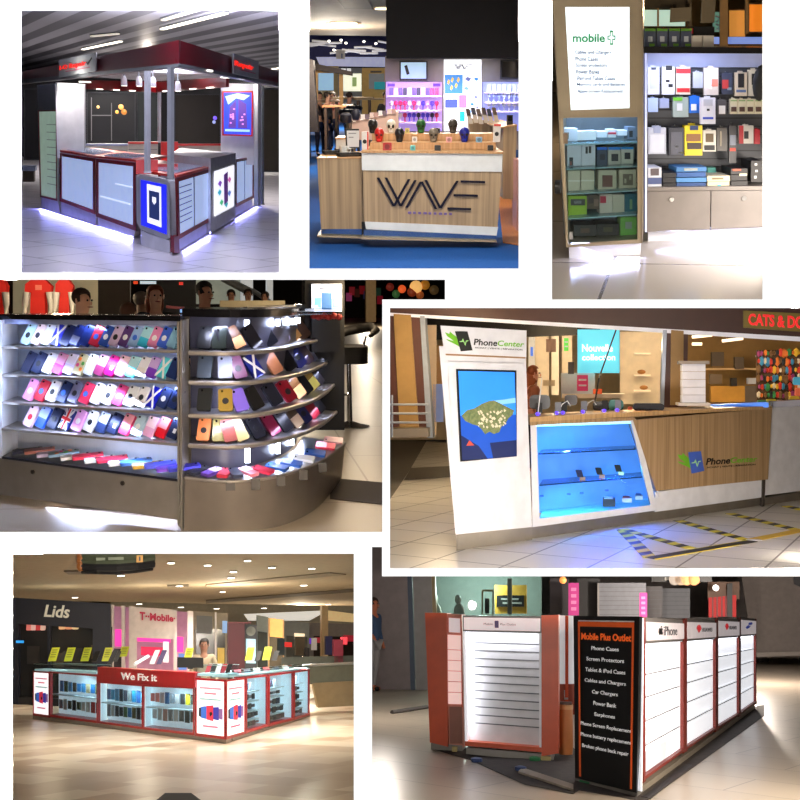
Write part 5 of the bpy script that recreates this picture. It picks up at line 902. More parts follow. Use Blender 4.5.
    m = MB(); n = 25; m._add(cv[5] + fl_, [(i, i + 1, n + i + 1, n + i) for i in range(n - 1)]); m._add([p + V((0, .03, 0)) for p in cv[5]] + [p + V((0, .03, 0)) for p in fl_], [(i, n + i, n + i + 1, i + 1) for i in range(n - 1)]); obj(s, 'base_drum', m, mat('drum_metal', (120, 112, 104), .3, .35), ck, smooth=True)
    bt = [p + (V((ctr.x, ctr.y, 0)) - V((p.x, p.y, 0))).normalized() * .43 for p in cv[4]]
    bkp = MB(); lo = [V((p.x, p.y, zl[5])) for p in bt]; hi = [V((p.x, p.y, zl[0])) for p in bt]; bkp._add(lo + hi, [(i, i + 1, n + i + 1, n + i) for i in range(n - 1)]); obj(s, 'curved_back', bkp, mat('curved_back_grey', (70, 70, 86), .4), ck, smooth=True)
    for k in (0, 1, 2, 3, 4):
        for j in (2, 9, 16):
            a, b = (cv[max(k, 1)][j], cv[max(k, 1)][j + 6]); zz = V((0, 0, (zl[0] - zl[1] if k == 0 else 0) - .04)); ib = (V((ctr.x, ctr.y, a.z)) - a).normalized() * .04; strip(s, a + zz + ib, b + zz + ib, V((0, .45, -1)), .015, 2.2, (215, 222, 255))  # strips added under the curved shelves to brighten the dark cases
    for j in (8, 13, 17, 21):   # vertical light strips on the back, with a lamp for each
        p = bt[j]; d = (V((p.x, p.y, 0)) - V((ctr.x, ctr.y, 0))).normalized(); t_ = d.cross(V((0, 0, 1)))
        for k, (za, zb) in enumerate(((zl[5] + .03, zl[4] - .05), (zl[4] + .2, zl[3] - .03), (zl[3] + .2, zl[2] - .03), (zl[2] + .18, zl[1] - .03), (zl[1] + .15, zl[0] - .03))):
            c0 = V((p.x, p.y, za)) + d * .012; obj(s, 'light_strip', MB().prism([c0 - t_ * .018, c0 + t_ * .018, c0 + t_ * .018 + d * .01, c0 - t_ * .018 + d * .01], (0, 0, zb - za)), mat('strip_glow', (225, 235, 255), e=6.), ck)
            if k in (0, 2, 4): strip(s, c0 + d * .03, c0 + d * .03 + V((0, 0, zb - za)), d, .03, 1.4, (205, 220, 255))
    DK = [(20, 22, 26), (34, 44, 42), (24, 26, 34), (90, 60, 36), (28, 26, 30), (22, 24, 34), (110, 100, 120), (96, 70, 36), (70, 48, 34), (50, 40, 34)]
    CR = {1: DK, 2: [(46, 54, 62), (100, 104, 116), (96, 60, 84), (30, 40, 140), (150, 96, 64), (20, 20, 26), (26, 30, 86), (48, 40, 60), (120, 126, 150), (130, 24, 46)],
          3: [(26, 28, 26), (146, 122, 50), (120, 100, 220), (24, 24, 26), (30, 32, 44), (140, 24, 44), (110, 76, 46), (24, 26, 34), (150, 120, 60), (26, 24, 30)],
          4: [(190, 116, 70), (124, 116, 70), (140, 74, 70), (176, 160, 116), (24, 26, 38), (104, 26, 60), (26, 26, 34), (60, 50, 40), (30, 34, 80), (130, 30, 44), (20, 20, 24)]}
    for k, row in CR.items():
        n = len(row)
        for i, c in enumerate(row):
            f = (i + .5) / n * .97 + .005; f = f ** 1.0 * 24; j = min(int(f), 23); p = cv[k][j].lerp(cv[k][j + 1], f - j); tg = (cv[k][j + 1] - cv[k][j]).normalized(); d = V((tg.y, -tg.x, 0)); d = -d if d.y > 0 else d
            px0 = s.px(p)[0]; wpx = (318 - 189) / n * 1.02; w = min(.11, (cv[k][24] - cv[k][0]).length / n * 1.5)
            Xp = V((1, 0, 0)); Xp = (Xp * .55 + tg * .45).normalized(); w = wpx / 1000 * p.y * 1.08
            U = (V((0, 0, 1)) - d * .5 + Xp * (-.08 - .3 * i / n)).normalized(); Nn = Xp.cross(U).normalized(); Nn = -Nn if Nn.y > 0 else Nn; Xp = (Xp - U * Xp.dot(U)).normalized()
            stl = 'saltire' if c == (30, 40, 140) else ('wallet' if (k, i) in ((1, 3), (1, 7), (3, 6), (3, 8), (4, 7)) else ('dotd' if (i + k) % 4 == 0 else None))
            phone(s, p - d * .1 + V((0, 0, .008)), Xp, U, Nn, w, 24 / 1000 * p.y, c, '%s case, %s after the divider post on the %s curved shelf' % (cname(c), ordn(i), on[k - 1]), stl)
    CB = [(40, 42, 52), (90, 60, 150), (186, 50, 70), (50, 56, 76), (216, 130, 150), (196, 50, 80), (40, 80, 150), (44, 84, 160), (214, 220, 226), (50, 90, 170), (196, 50, 70), (214, 160, 160)]
    for i, c in enumerate(CB):
        f = (i + .5) / len(CB) * 24; j = min(int(f), 23); p = cv[5][j].lerp(cv[5][j + 1], f - j); tg = (cv[5][j + 1] - cv[5][j]).normalized(); d = V((tg.y, -tg.x, 0)); d = -d if d.y > 0 else d
        U = (-d * 1.0 + V((0, 0, .15)) + V((1, 0, 0)) * (.25 - .9 * i / 12)).normalized(); Xp = V((1, 0, 0)); Xp = (Xp - U * Xp.dot(U)).normalized(); Nn = Xp.cross(U).normalized(); Nn = -Nn if Nn.z < 0 else Nn
        phone(s, p + d * .0 + V((0, 0, .012)), Xp, U, Nn, .075, .16, c, '%s case lying flat, %s after the divider on the curved base' % (cname(c), ordn(i)), 'half' if i % 3 == 1 else None)

    for i in range(6):
        p = cv[5][2 + 3 * i]; d = V((-.1, -1, 0)).normalized(); tg = V((1, 0, 0)); a = p + d * .012 + tg * .06
        obj(s, 'price_card', MB().prism([a - tg * .03, a + tg * .03, a + tg * .03 + V((0, -.01, -.07)), a - tg * .03 + V((0, -.01, -.07))], d * .004), mat('clear_card', (44, 40, 37), .6), label='clear price card hanging from the curved base edge', cat='card', group='clear price cards')
    # --- bar stool
    Ys = 7.6; seat = s.at(348, 355, Ys); bs = s.fl(350, 426.5); Ys = bs.y; seat = s.at(348.5, 354, Ys); lea = mat('leather_seat', (20, 18, 18), .6)
    t = thing(s, 'bar_stool', bs, 'black leather bar stool with curved arm back and chrome foot', 'stool'); sc_ = Ys / 1000
    obj(s, 'seat', MB().slab(seat, V((1, 0, 0)), V((0, 1, .06)).normalized(), V((0, 0, 1)), 38 * sc_, .42, 17 * sc_, .3, 4), lea, t, smooth=True)
    obj(s, 'column', MB().tube([bs + V((0, 0, .03)), seat], [2.6 * sc_, 2.2 * sc_]), st, t, smooth=True); obj(s, 'foot_disc', MB().lathe(bs, [(20 * sc_, 0), (20 * sc_, .012), (12 * sc_, .03), (3 * sc_, .07)], 24), st, t, smooth=True)
    at = lambda x, y, dy=0: s.at(x, y, Ys + dy)
    obj(s, 'arm_back', MB().tube([at(333, 345, .3), at(336, 336, .45), at(347, 331, .5), at(360, 328.5, .45), at(372, 327, .2), at(376, 330, 0), at(370, 336, -.15)], [3 * sc_, 4.5 * sc_, 5 * sc_, 5 * sc_, 4.6 * sc_, 4 * sc_, 2 * sc_], 12), lea, t, smooth=True)
    obj(s, 'arm_bracket', MB().tube([at(366, 336, -.1), at(364, 344, -.1), at(363, 353, -.1)], 1.2 * sc_, 8), st, t); obj(s, 'back_pad', MB().slab(at(334.5, 346, .3), V((1, 0, 0)), V((0, 0, 1)), V((0, -1, 0)), 16 * sc_, 20 * sc_, .05, .2), lea, t, smooth=True)
    obj(s, 'footrest', MB().tube([at(333, 392, -.1), at(336, 394, -.25), at(348, 395, -.2), at(349, 392)], 1.1 * sc_, 8), st, t)
    # --- poster tower behind
    F = s.rect(s.yp(9.2), 305, 276, 344.5, 430); t = thing(s, 'poster_tower', F.P(.5, 1), 'black tower with a lit white phone poster behind the curved rack', 'display tower'); obj(s, 'body', MB().fb(F, 0, 0, 1, 1, -.3, 0), mat('tower_black', (8, 8, 10), .8), t)
    Fp = s.rect(s.yp(9.2), 311.5, 284, 341.5, 311.5); p_ = obj(s, 'poster', MB().fb(Fp, 0, 0, 1, 1, 0, .02), mat('poster_lit', (235, 242, 255), e=1.0), t); obj(s, 'phone_print', MB().fb(Fp, .33, .32, .66, .93, .02, .03), mat('print_steel_blue', (70, 120, 190), e=.5), p_); obj(s, 'side_print', MB().fb(Fp, .1, .5, .3, .85, .02, .03).fb(Fp, .7, .5, .9, .85, .02, .03), mat('print_cyan', (120, 210, 230), e=.6), p_); obj(s, 'lettering', MB().fb(Fp, .25, .12, .75, .18, .02, .026), mat('print_text', (110, 120, 150), e=.3), p_)
    for k in range(6):
        c = s.at(314 + 5 * k, 316 + (k % 2), 8.9); obj(s, 'red_packet', MB().sph(c, (.035, .03, .03), 8), mat('packet_red', (150, 36, 30), .5), label='red packet in the dark tray under the lit poster', cat='packet', group='red packets in the tray')
    F = s.rect(s.yp(9.0), 312, 317, 340, 352); obj(s, 'tray_stand', MB().fb(F, 0, 0, 1, 1, -.2, 0), mat('tower_black', (8, 8, 10), .8), label='dark tray stand in front of the poster tower', cat='stand')
    # items on the top
    F = s.face(s.yp(8.2), (180, 309.5), (248, 308.5), (248, 311.5), (180, 312.5)); obj(s, 'lit_case', MB().fb(F, 0, 0, 1, 1, -.2, 0), mat('case_glow', (150, 190, 255), e=.8), label='flat blue lit glass case on the black top', cat='case'); F = s.face(s.yp(8.3), (166, 305.5), (184, 307), (184, 309.5), (166, 308)); obj(s, 'red_box', MB().fb(F, 0, 0, 1, 1, -.2, 0), mat('packet_red', (150, 36, 30), .5), label='flat red box on the black top beside the lit case', cat='box')
    F = s.face(s.yp(8.1), (245, 307), (305, 304), (305, 311), (245, 312)); obj(s, 'dark_case', MB().fb(F, 0, 0, 1, 1, -.3, 0), mat('case_dark', (44, 46, 54), .15), label='dark glass case on the curved rack top', cat='case'); F = s.face(s.yp(8.0), (248, 306), (296, 305), (296, 306.5), (248, 307.5)); obj(s, 'cream_tray', MB().fb(F, 0, 0, 1, 1, -.1, 0), mat('tray_cream', (190, 170, 130), .5), label='slim cream tray on the dark glass case', cat='tray')
    # --- people
    def pt(x, yhead, H, Y): b = s.at(x, yhead, Y); return (b.x, Y, b.z - H)
    HT = lambda x, y, Y: s.at(x, y, Y).z
    for x, y, Y, yaw, col, l, hair in ((81, 287.5, 10.2, 1.0, ((214, 160, 130), (90, 84, 80), (40, 40, 50), (58, 34, 26)), 'dark haired boy looking sideways behind the straight rack', 'short'), (155, 284, 11.6, .3, ((222, 172, 146), (22, 22, 26), (30, 30, 36), (118, 56, 34)), 'red haired woman in black behind the rack top', 'long'), (204, 280.5, 11.5, .8, ((200, 150, 124), (20, 20, 24), (26, 26, 32), (36, 28, 24)), 'man in a black sweater standing behind the rack', 'short'), (128, 302, 10.6, 2.6, ((200, 150, 120), (60, 56, 60), (40, 40, 50), (86, 52, 32)), 'brown haired child beside the red haired woman', 'short'), (141, 291, 12, 2.2, ((200, 170, 150), (70, 74, 72), (40, 40, 50), (150, 140, 130)), 'person with pale hair behind the red haired woman', 'short'), (231, 289, 24, .2, ((170, 120, 95), (120, 100, 80), (40, 40, 50), (40, 30, 26)), 'visitor in tan below the escalator', 'short'), (248, 288.5, 24.5, 0, ((170, 120, 95), (24, 24, 28), (30, 30, 36), (36, 28, 24)), 'visitor in black in front of the white column', 'short'), (265, 291, 24, -.5, ((170, 120, 95), (84, 84, 90), (40, 40, 50), (40, 30, 26)), 'visitor in grey at the low wall', 'short')):
        H = HT(x, y, Y); b = s.at(x, y, Y); person(s, (b.x, Y, 0), yaw, H, l, col, hair=hair, sub=2 if Y < 20 else 1)
    # --- shops behind
    wall(s, 'wall_back', s.rect(s.yp(112), -6, 270, 450, 318), mat('hall_brown', (52, 44, 40), .8))
    for k, (x0, y0, x1, y1, c, e, l) in enumerate(((13, 274, 98, 330, (206, 190, 150), .25, 'cream lit shop window with red shirts'), (-4, 274, 13, 330, (70, 54, 42), 0, 'brown shop pier beside the red shirts'), (98, 274, 130, 330, (60, 52, 44), 0, 'dim brown shop front behind the boy'), (150, 274, 195, 330, (44, 46, 50), 0, 'dark shop front behind the woman'), (196, 274, 240, 304, (196, 200, 180), .25, 'pale wall panel under the escalator'))):
        F = s.rect(s.yp(15 if k < 4 else 27), x0, y0, x1, y1); obj(s, 'storefront', MB().fb(F, 0, 0, 1, 1, -.2, 0), mat('front_%d' % k, c, .7, e=e), label=l, cat='shop front')
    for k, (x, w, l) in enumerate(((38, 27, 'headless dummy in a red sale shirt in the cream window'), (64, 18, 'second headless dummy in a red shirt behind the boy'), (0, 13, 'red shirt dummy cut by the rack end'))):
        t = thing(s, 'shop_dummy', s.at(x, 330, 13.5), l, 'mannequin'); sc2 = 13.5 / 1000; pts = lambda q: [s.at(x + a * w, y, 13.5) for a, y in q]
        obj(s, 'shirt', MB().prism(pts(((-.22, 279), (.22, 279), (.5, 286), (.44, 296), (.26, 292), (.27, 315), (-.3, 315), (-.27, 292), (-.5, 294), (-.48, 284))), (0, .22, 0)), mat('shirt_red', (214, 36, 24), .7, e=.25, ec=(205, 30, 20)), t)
        for sg in (-1, 1): obj(s, 'arm', MB().tube([s.at(x + sg * .42 * w, 292, 13.4), s.at(x + sg * .47 * w, 304, 13.4), s.at(x + sg * .5 * w, 316, 13.3)], [.045, .04, .03]), mat('dummy_white', (226, 220, 214), .4), t, smooth=True)
        if k == 0: obj(s, 'print', MB().fb(Face(pts(((-.1, 285), (.14, 285), (.14, 290), (-.1, 290))), V((0, -1, 0))), 0, 0, 1, 1, 0, .01), mat('shirt_print', (236, 120, 96), .7, e=.2), t)
    F = s.rect(s.yp(14.6), 57, 276, 62, 320); obj(s, 'pale_post', MB().fb(F, 0, 0, 1, 1, -.1, 0), mat('post_cream', (200, 176, 130), .6, e=.1), label='pale post between the two red shirt dummies', cat='post')
    for k, (x, y, c, l) in enumerate(((135.5, 282.5, (240, 70, 30), 'small round orange sign light above the woman'), (148, 282.5, (200, 220, 230), 'pale lettering bar above the woman'), (181, 283.5, (230, 60, 50), 'small red sign light beside the man'))):
        F = s.rect(s.yp(14.5), x - (2 if k != 1 else 8), y - 1.4, x + (2 if k != 1 else 8), y + 1.4); obj(s, 'sign_light', MB().fb(F, 0, 0, 1, 1, -.05, 0), mat('signl_%d' % k, c, e=.7), label=l, cat='sign')
    for k, (a, b) in enumerate((((222, 279), (248, 293)), ((228, 279), (254, 292)), ((252, 290), (270, 302)))): obj(s, 'escalator_rail', MB().tube([s.at(*a, 25.5), s.at(*b, 25.5)], .06, 8), mat('rail_steel', (190, 195, 200), .3, .7), label=['upper sloping escalator handrail', 'lower sloping escalator handrail', 'far sloping handrail beside the white column'][k], cat='handrail')
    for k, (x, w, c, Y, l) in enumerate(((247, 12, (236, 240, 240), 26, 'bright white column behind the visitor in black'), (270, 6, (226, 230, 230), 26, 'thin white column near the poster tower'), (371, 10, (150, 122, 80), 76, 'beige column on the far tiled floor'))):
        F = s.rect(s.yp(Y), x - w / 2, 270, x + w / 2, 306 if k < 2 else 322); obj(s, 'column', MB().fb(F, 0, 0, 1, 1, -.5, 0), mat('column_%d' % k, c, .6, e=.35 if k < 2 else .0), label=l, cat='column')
    F = s.rect(s.yp(22), 220, 300.5, 285, 308); obj(s, 'low_wall', MB().fb(F, 0, 0, 1, 1, -.3, 0), mat('low_wall_tan', (176, 160, 124), .6), label='low tan wall in front of the escalator visitors', cat='wall')
    for k, (x, y, c) in enumerate(((352, 291, (196, 50, 60)), (357, 293, (90, 40, 30)), (362, 290, (176, 30, 40)), (366, 295, (60, 60, 90)), (378, 292, (60, 90, 70)), (349, 297, (220, 90, 150)), (380, 300, (200, 40, 60)))): obj(s, 'shop_goods', MB().box(s.at(x, y, 108), (.6, .3, .9)), mat('goods_%d' % k, c, .6, e=.15), label='%s goods on the far shop display beside the beige column' % cname(c) + (', topmost' if k == 2 else ''), cat='goods', group='far shop goods')
    for k, (x, y, c, r) in enumerate(((402, 289, (230, 90, 40), .1), (416, 287, (250, 190, 110), .16), (412, 292, (150, 60, 30), .12), (425, 285, (200, 130, 40), .12), (396, 294, (60, 110, 60), .1), (434, 290, (90, 70, 40), .12), (420, 295, (176, 90, 40), .1), (390, 287, (130, 40, 30), .1))): obj(s, 'warm_lamp', MB().sph(s.at(x, y, 24), r), mat('wl4_%d' % k, c, e=.7 if k in (0, 1) else .25), label='warm glowing lamp in the dark far shop above the white frame', cat='lamp', group='warm lamps of the far shop')
    # added lamps with no fittings, brightening the floor, people and shops
    bulb(s, s.at(300, 284, 20), 120, (255, 235, 205), .15); bulb(s, s.at(366, 297, 20), 45, (255, 236, 210), .15); bulb(s, s.at(366, 298, 32), 160, (255, 236, 210), .15); bulb(s, s.at(366, 295, 65), 1500, (255, 236, 210), .15); bulb(s, s.at(364, 286, 9), 45, (255, 225, 180), .12); bulb(s, s.at(364, 290, 12.5), 36, (255, 225, 180), .12); bulb(s, s.at(60, 283, 12.6), 30, (255, 230, 190), .1); bulb(s, s.at(410, 283, 17), 30, (255, 200, 140), .1)
    strip(s, s.at(2, 279.0, 9.3), s.at(180, 279.0, 9.3), (0, -.1, -1), .05, 10, (255, 235, 210))
    edge_fill_lamps(s, 3, 60, (255, 232, 205), 'b'); edge_fill_lamps(s, 3, 40, (255, 232, 205), 't')
    a, b = s.at(384.3, 400, 4.5), s.at(384.3, 520, 4.5); strip(s, a, b, s.at(340, 480, 7) - a, .01, 40, (255, 225, 185))
def scene5():
    s = S(OPEN[4], 595, 375, 1.55); surround(4, 34, (120, 112, 104), r=200)
    Z = lambda *p: [(370 + x * .5375, 290 + y * .5375) for x, y in p]
    wh = mat('laminate_bright', (222, 222, 226), .35); wood = mat('oak_panel', (172, 142, 104), .45, kind='wood', c2=(142, 114, 80)); st = mat('kick_steel', (150, 142, 130), .3, .7); blk = mat('soft_black', (16, 16, 18), .5)
    cream = mat('shop_cream', (226, 206, 176), .6, e=.1); brown = mat('fascia_brown', (62, 30, 24), .5)
    floor_poly(s, [(387, 572), (804, 572), (804, 392), (387, 392)], 0, mat('tile_white_grey', (226, 222, 214), .3, kind='tile', c2=(112, 106, 100), s=.62, rot=.33, off=(.1, .12), bo=0, mortar=.009))
    gp_ = mat('path_grey', (120, 116, 110), .5)
    for q in (((387, 438), (427, 440), (411, 468), (387, 504)), ((411, 468), (452, 466), (452, 477), (404, 480)), ((427, 436), (452, 435), (452, 440), (424, 441))): obj(s, 'floor_path', MB().prism([s.fl(*p, .004) for p in q], (0, 0, .003)), gp_, kind='structure')
    pl = s.vpx((456, 552), (762, 507)); pl = pl + (V((.12, -1, 0)).normalized(),)
    # --- tower
    t = thing(s, 'screen_tower', s.fl(490, 547), 'white tower with an island picture screen and a lettered header', 'display tower')
    B = s.face(pl, (439, 346), (525.6, 350), (532, 527), (455.5, 534.5)); obj(s, 'body', MB().fb(B, 0, 0, 1, 1, -.45, 0), wh, t)
    K = s.face(pl, (456.2, 535), (532.3, 525), (532.3, 541), (456.5, 551.8), off=-.05); obj(s, 'kick_plate', MB().fb(K, 0, 0, 1, 1, -.4, 0), st, t)
    H = s.face(pl, (440.3, 325.5), (526.6, 330.5), (526.4, 357), (444.5, 353.5), off=.05); h = obj(s, 'header_box', MB().fb(H, 0, 0, 1, 1, -.45, 0), wh, t); obj(s, 'shadow_gap', MB().fb(H, .01, 1, .99, 1.06, -.4, -.03), mat('gap_tan', (150, 116, 80), .6), t)
    def brand(F, par, small=False, c=blk):
        g = mat('logo_green', (110, 180, 40), .5); gd = mat('phone_charcoal', (44, 46, 44), .4) if not small else mat('phone_blue', (70, 100, 190), .3); k = .004
        obj(s, 'hand_emblem', MB().fpoly(F, [(.0, .1), (.05, .16), (.06, .05), (.1, .2), (.2, .5), (.2, .9), (.12, .7), (.02, .5), (.0, .42), (.09, .5), (.02, .28)], 0, k), g, par)
        ph = obj(s, 'phone_emblem', MB().fpoly(F, [(.12, .03), (.27, 0.0), (.31, .92), (.16, 1.0)], k, k * 3), gd, par)
        obj(s, 'pulse_line', MB().fpoly(F, [(.16, .5), (.19, .48), (.205, .35), (.225, .62), (.24, .45), (.27, .44), (.27, .47), (.245, .5), (.225, .72), (.205, .5), (.195, .53), (.16, .54)], k * 3, k * 4), mat('pulse_green', (150, 205, 120), .5, e=.2), ph)
        text(s, 'lettering', 'Phone', F, .33, .34, .63, .66, blk, par, 0, k, bold=.025, shear=.2); text(s, 'green_lettering', 'Center', F, .635, .36, .985, .64, g, par, 0, k, bold=.02, shear=.2)
        text(s, 'small_lettering', 'ACHAT | VENTE | RÉPARATION', F, .34, .72, .96, .84, blk, par, 0, k, bold=.02)
    brand(H.sub(.04, .16, .985, .9), h)
    R = s.face(pl, (448, 361.5), (522, 363.5), (522, 460.5), (453.5, 467.5), off=.004); obj(s, 'screen_frame', MB().ring(R, .08, .05, .05, 0, .03), wh, t)
    Q = s.face(pl, (456, 369), (516.5, 370.5), (519.3, 459.3), (460.3, 463), off=.006); sn = obj(s, 'screen', MB().fb(Q, 0, 0, 1, 1, -.02, .006), blk, t)
    I = Q.sub(.035, .02, .965, .97, .006)
    obj(s, 'sky_picture', MB().fb(I, 0, 0, 1, .5, 0, .003), mat('pic_sky', (44, 128, 228), e=.85, ec=(36, 120, 226)), sn); obj(s, 'sea_picture', MB().fb(I, 0, .5, 1, 1, 0, .003), mat('pic_sea', (18, 72, 168), e=.75, ec=(14, 66, 166)), sn)
    obj(s, 'sea_shade', MB().fpoly(I, [(0, .72), (.3, .85), (.45, 1), (0, 1)], .003, .004).fpoly(I, [(.5, .82), (1, .8), (1, 1), (.55, 1)], .003, .004), mat('pic_deep', (18, 34, 84), e=.5, ec=(14, 28, 76)), sn)
    obj(s, 'cloud_picture', MB().fpoly(I, [(.5, .34), (.8, .32), (1, .3), (1, .36), (.7, .38)], .003, .004), mat('pic_cloud', (120, 176, 236), e=.8), sn)
    isl = [(.02, .5), (.12, .44), (.25, .42), (.38, .37), (.5, .34), (.6, .33), (.7, .36), (.85, .41), (.97, .45), (.94, .5), (.86, .54), (.8, .6), (.72, .64), (.68, .7), (.58, .72), (.5, .69), (.42, .72), (.36, .66), (.3, .62), (.2, .6), (.08, .56)]
    obj(s, 'island_picture', MB().fpoly(I, isl, .004, .006), mat('pic_island', (118, 122, 80), e=.5, c2=(60, 84, 50), s=6), sn)
    rk = MB()
    for k in range(60):
        u, v = .3 + .5 * rnd.random(), .44 + .2 * rnd.random(); a = .012 + .02 * rnd.random(); rk.fpoly(I, [(u - a, v), (u - a * .2, v - a * .6), (u + a, v + a * .2), (u, v + a * .8)], .006, .007)
    o = obj(s, 'rock_picture', rk, mat('pic_rock', (196, 186, 160), e=.6), sn); o['kind'] = 'stuff'
    obj(s, 'red_boat_picture', MB().fpoly(I, [(.08, .84), (.14, .78), (.22, .84)], .004, .005), mat('pic_red', (196, 70, 50), e=.6), sn)
    # --- counter
    c = thing(s, 'service_counter', s.fl(640, 528), 'long oak and white service counter with a blue lit showcase', 'counter')
    W = s.face(pl, (642, 421), (767, 411), (767, 481.5), (659, 497)); obj(s, 'white_front', MB().fb(W.sub(0, .02, .01, 1), 0, 0, 1, 1, -.5, -.01), wh, c)
    low = s.face(pl, (655, 492), (765, 478.5), (765, 497), (655, 512), off=-.04); obj(s, 'white_front', MB().fb(low, 0, 0, 1, 1, -.5, 0), wh, c)
    kp = s.face(pl, (532, 527), (762.5, 497), (762.5, 506.8), (532, 541), off=-.09); obj(s, 'kick_plate', MB().fb(kp, 0, 0, 1, 1, -.5, 0), st, c)
    Pn = [(633, 420), (772, 408.5), (768, 479.5), (656, 491)]; P = s.face(pl, *Pn, off=.02); obj(s, 'oak_panel', MB().fb(P, 0, 0, 1, 1, -.45, 0), wood, c); brand(s.face(pl, (677.5, 452), (758.5, 449), (758.5, 468.5), (677.5, 474.5), off=.022), c, True)
    T = s.face(pl, (530, 417), (772, 406), (772, 409), (530, 422), off=.03); obj(s, 'top_edge', MB().fb(T, 0, 0, 1, 1, -.75, 0), mat('oak_top_pale', (196, 160, 112), .4, kind='wood', c2=(172, 136, 90)), c)
    T2 = s.face(pl, (530, 421.5), (634, 417), (636, 420), (530, 425.5), off=.025); obj(s, 'oak_band', MB().fb(T2, 0, 0, 1, 1, -.5, 0), wood, c)
    # showcase window
    Wn = s.face(pl, (536.5, 424.5), (630.5, 421.6), (650.5, 505), (539.5, 518.5)); O = s.face(pl, (530.5, 422), (636, 419), (657.5, 510), (532.5, 527))
    def bord(a, b, w0, w1, name, m, par):
        mb = MB()
        for i in range(4):
            j = (i + 1) % 4; mb.hexa([a.q[i] + a.n * w0, a.q[j] + a.n * w0, b.q[j] + b.n * w0, b.q[i] + b.n * w0, a.q[i] + a.n * w1, a.q[j] + a.n * w1, b.q[j] + b.n * w1, b.q[i] + b.n * w1])
        return obj(s, name, mb, m, par)
    bord(O, Wn, -.06, .01, 'showcase_frame', wh, c)
    blu = mat('showcase_blue', (110, 160, 240), .5, e=.62, ec=(84, 150, 246)); bk = Face([p + V((0, .55, 0)) for p in Wn.q], Wn.n)
    obj(s, 'showcase_back', MB().fb(bk, -.04, -.03, 1.04, 1.02, -.03, 0), blu, c)
    fl = MB().hexa([Wn.P(0, 1) - V((0, 0, .03)), Wn.P(1, 1) - V((0, 0, .03)), bk.P(1, 1) - V((0, 0, .03)), bk.P(0, 1) - V((0, 0, .03)), Wn.P(0, 1), Wn.P(1, 1), bk.P(1, 1), bk.P(0, 1)]); obj(s, 'showcase_floor', fl, mat('showcase_base_blue', (170, 220, 250), .4, e=.3, ec=(60, 180, 250)), c)
    for v in (.335, .67):
        a, b, d, e = Wn.P(0.01, v - .012, -.03), Wn.P(.99, v, -.03), bk.P(.99, v, .03), bk.P(.01, v - .012, .03); u = V((0, 0, .012)); obj(s, 'glass_shelf', MB().hexa([a, b, d, e, a + u, b + u, d + u, e + u]), mat('shelf_blue_dark', (30, 64, 110), .15), c)
    obj(s, 'light_bar', MB().fb(Wn, .0, .0, 1, .025, -.06, -.03), mat('bar_cyan', (150, 230, 255), e=3.), c)
    obj(s, 'glass_front', MB().fb(Wn, 0, 0, 1, 1, -.012, -.006), glass('case_glass'), c)
    strip(s, Wn.P(.03, .03, -.12), Wn.P(.97, .03, -.12), V((0, .25, -1)), .05, 12, (60, 150, 255)); strip(s, Wn.P(.03, .7, -.1), Wn.P(.97, .7, -.1), V((0, .3, -1)), .03, 9, (70, 190, 255))
    strip(s, Wn.P(.05, .45, -.1), Wn.P(.95, .45, -.1), V((-.05, -.7, -1)), .03, 20, (60, 90, 255))
    for k, (x, y, w, h_, l) in enumerate(((580.5, 480.5, 6, 6.5, 'first black phone on an orange stand on the middle shelf'), (600, 478, 6, 6.5, 'middle black phone on an orange stand on the middle shelf'), (619, 475, 6, 6.5, 'black phone on an orange stand next to the slanted side'))):
        p = s.on((Wn.q[0] - V((0, -.22, 0)), pl[1]), x, y); sc_ = p.y / 1000; t2 = thing(s, 'phone_on_stand', p, l, 'phone'); X = V((1, 0, 0)); U = V((-.3, .3, 1)).normalized(); obj(s, 'stand', MB().box(p + V((.02, 0, .018)), (.055, .05, .035)), mat('stand_orange', (206, 150, 90), .5), t2)
        obj(s, 'phone', MB().slab(p + V((-.01, -.01, .07)), X, U, X.cross(U), .06, .075, .012), blk, t2)
    for k, (x, y, w, h_, col, l) in enumerate(((609, 506, 12, 9, (30, 34, 50), 'open black box with a white phone on the showcase floor'), (627, 502, 9, 5, (226, 230, 236), 'white box with a red dot on the showcase floor'), (639, 499.5, 7, 5, (200, 220, 240), 'pale box at the slanted end of the showcase floor'), (541, 497, 5, 2, (40, 110, 220), 'blue clip at the near end of the showcase back'), (568, 495, 5, 2, (40, 110, 220), 'second blue clip along the showcase back'), (581, 494, 5, 2, (40, 110, 220), 'third blue clip along the showcase back'), (606, 491.5, 5, 2, (40, 110, 220), 'blue clip behind the open black box'))):
        p = s.on((Wn.q[3] - V((0, -.2, 0)) if k < 3 else bk.q[3] + V((0, -.03, 0)), pl[1]), x, y); sc_ = p.y / 1000; p.z = max(p.z, Wn.P(.6, 1).z * 0 + p.z); t2 = thing(s, 'showcase_box', p, l, 'box' if k < 3 else 'clip'); obj(s, 'tray', MB().box(p + V((0, .03, h_ * sc_ * .4)), (w * sc_, .14 if k < 3 else .03, h_ * sc_ * .8)), mat('sb_%d_%d_%d' % col, col, .5), t2)
        if k < 3: obj(s, 'phone', MB().slab(p + V((-.005, .03, h_ * sc_ * .85)), V((1, 0, 0)), V((0, 1, .1)).normalized(), V((0, 0, 1)), w * sc_ * .7, .1, .012), [wh, mat('dot_rose', (226, 120, 130), .5), mat('phone_blue', (70, 100, 190), .3)][k], t2)
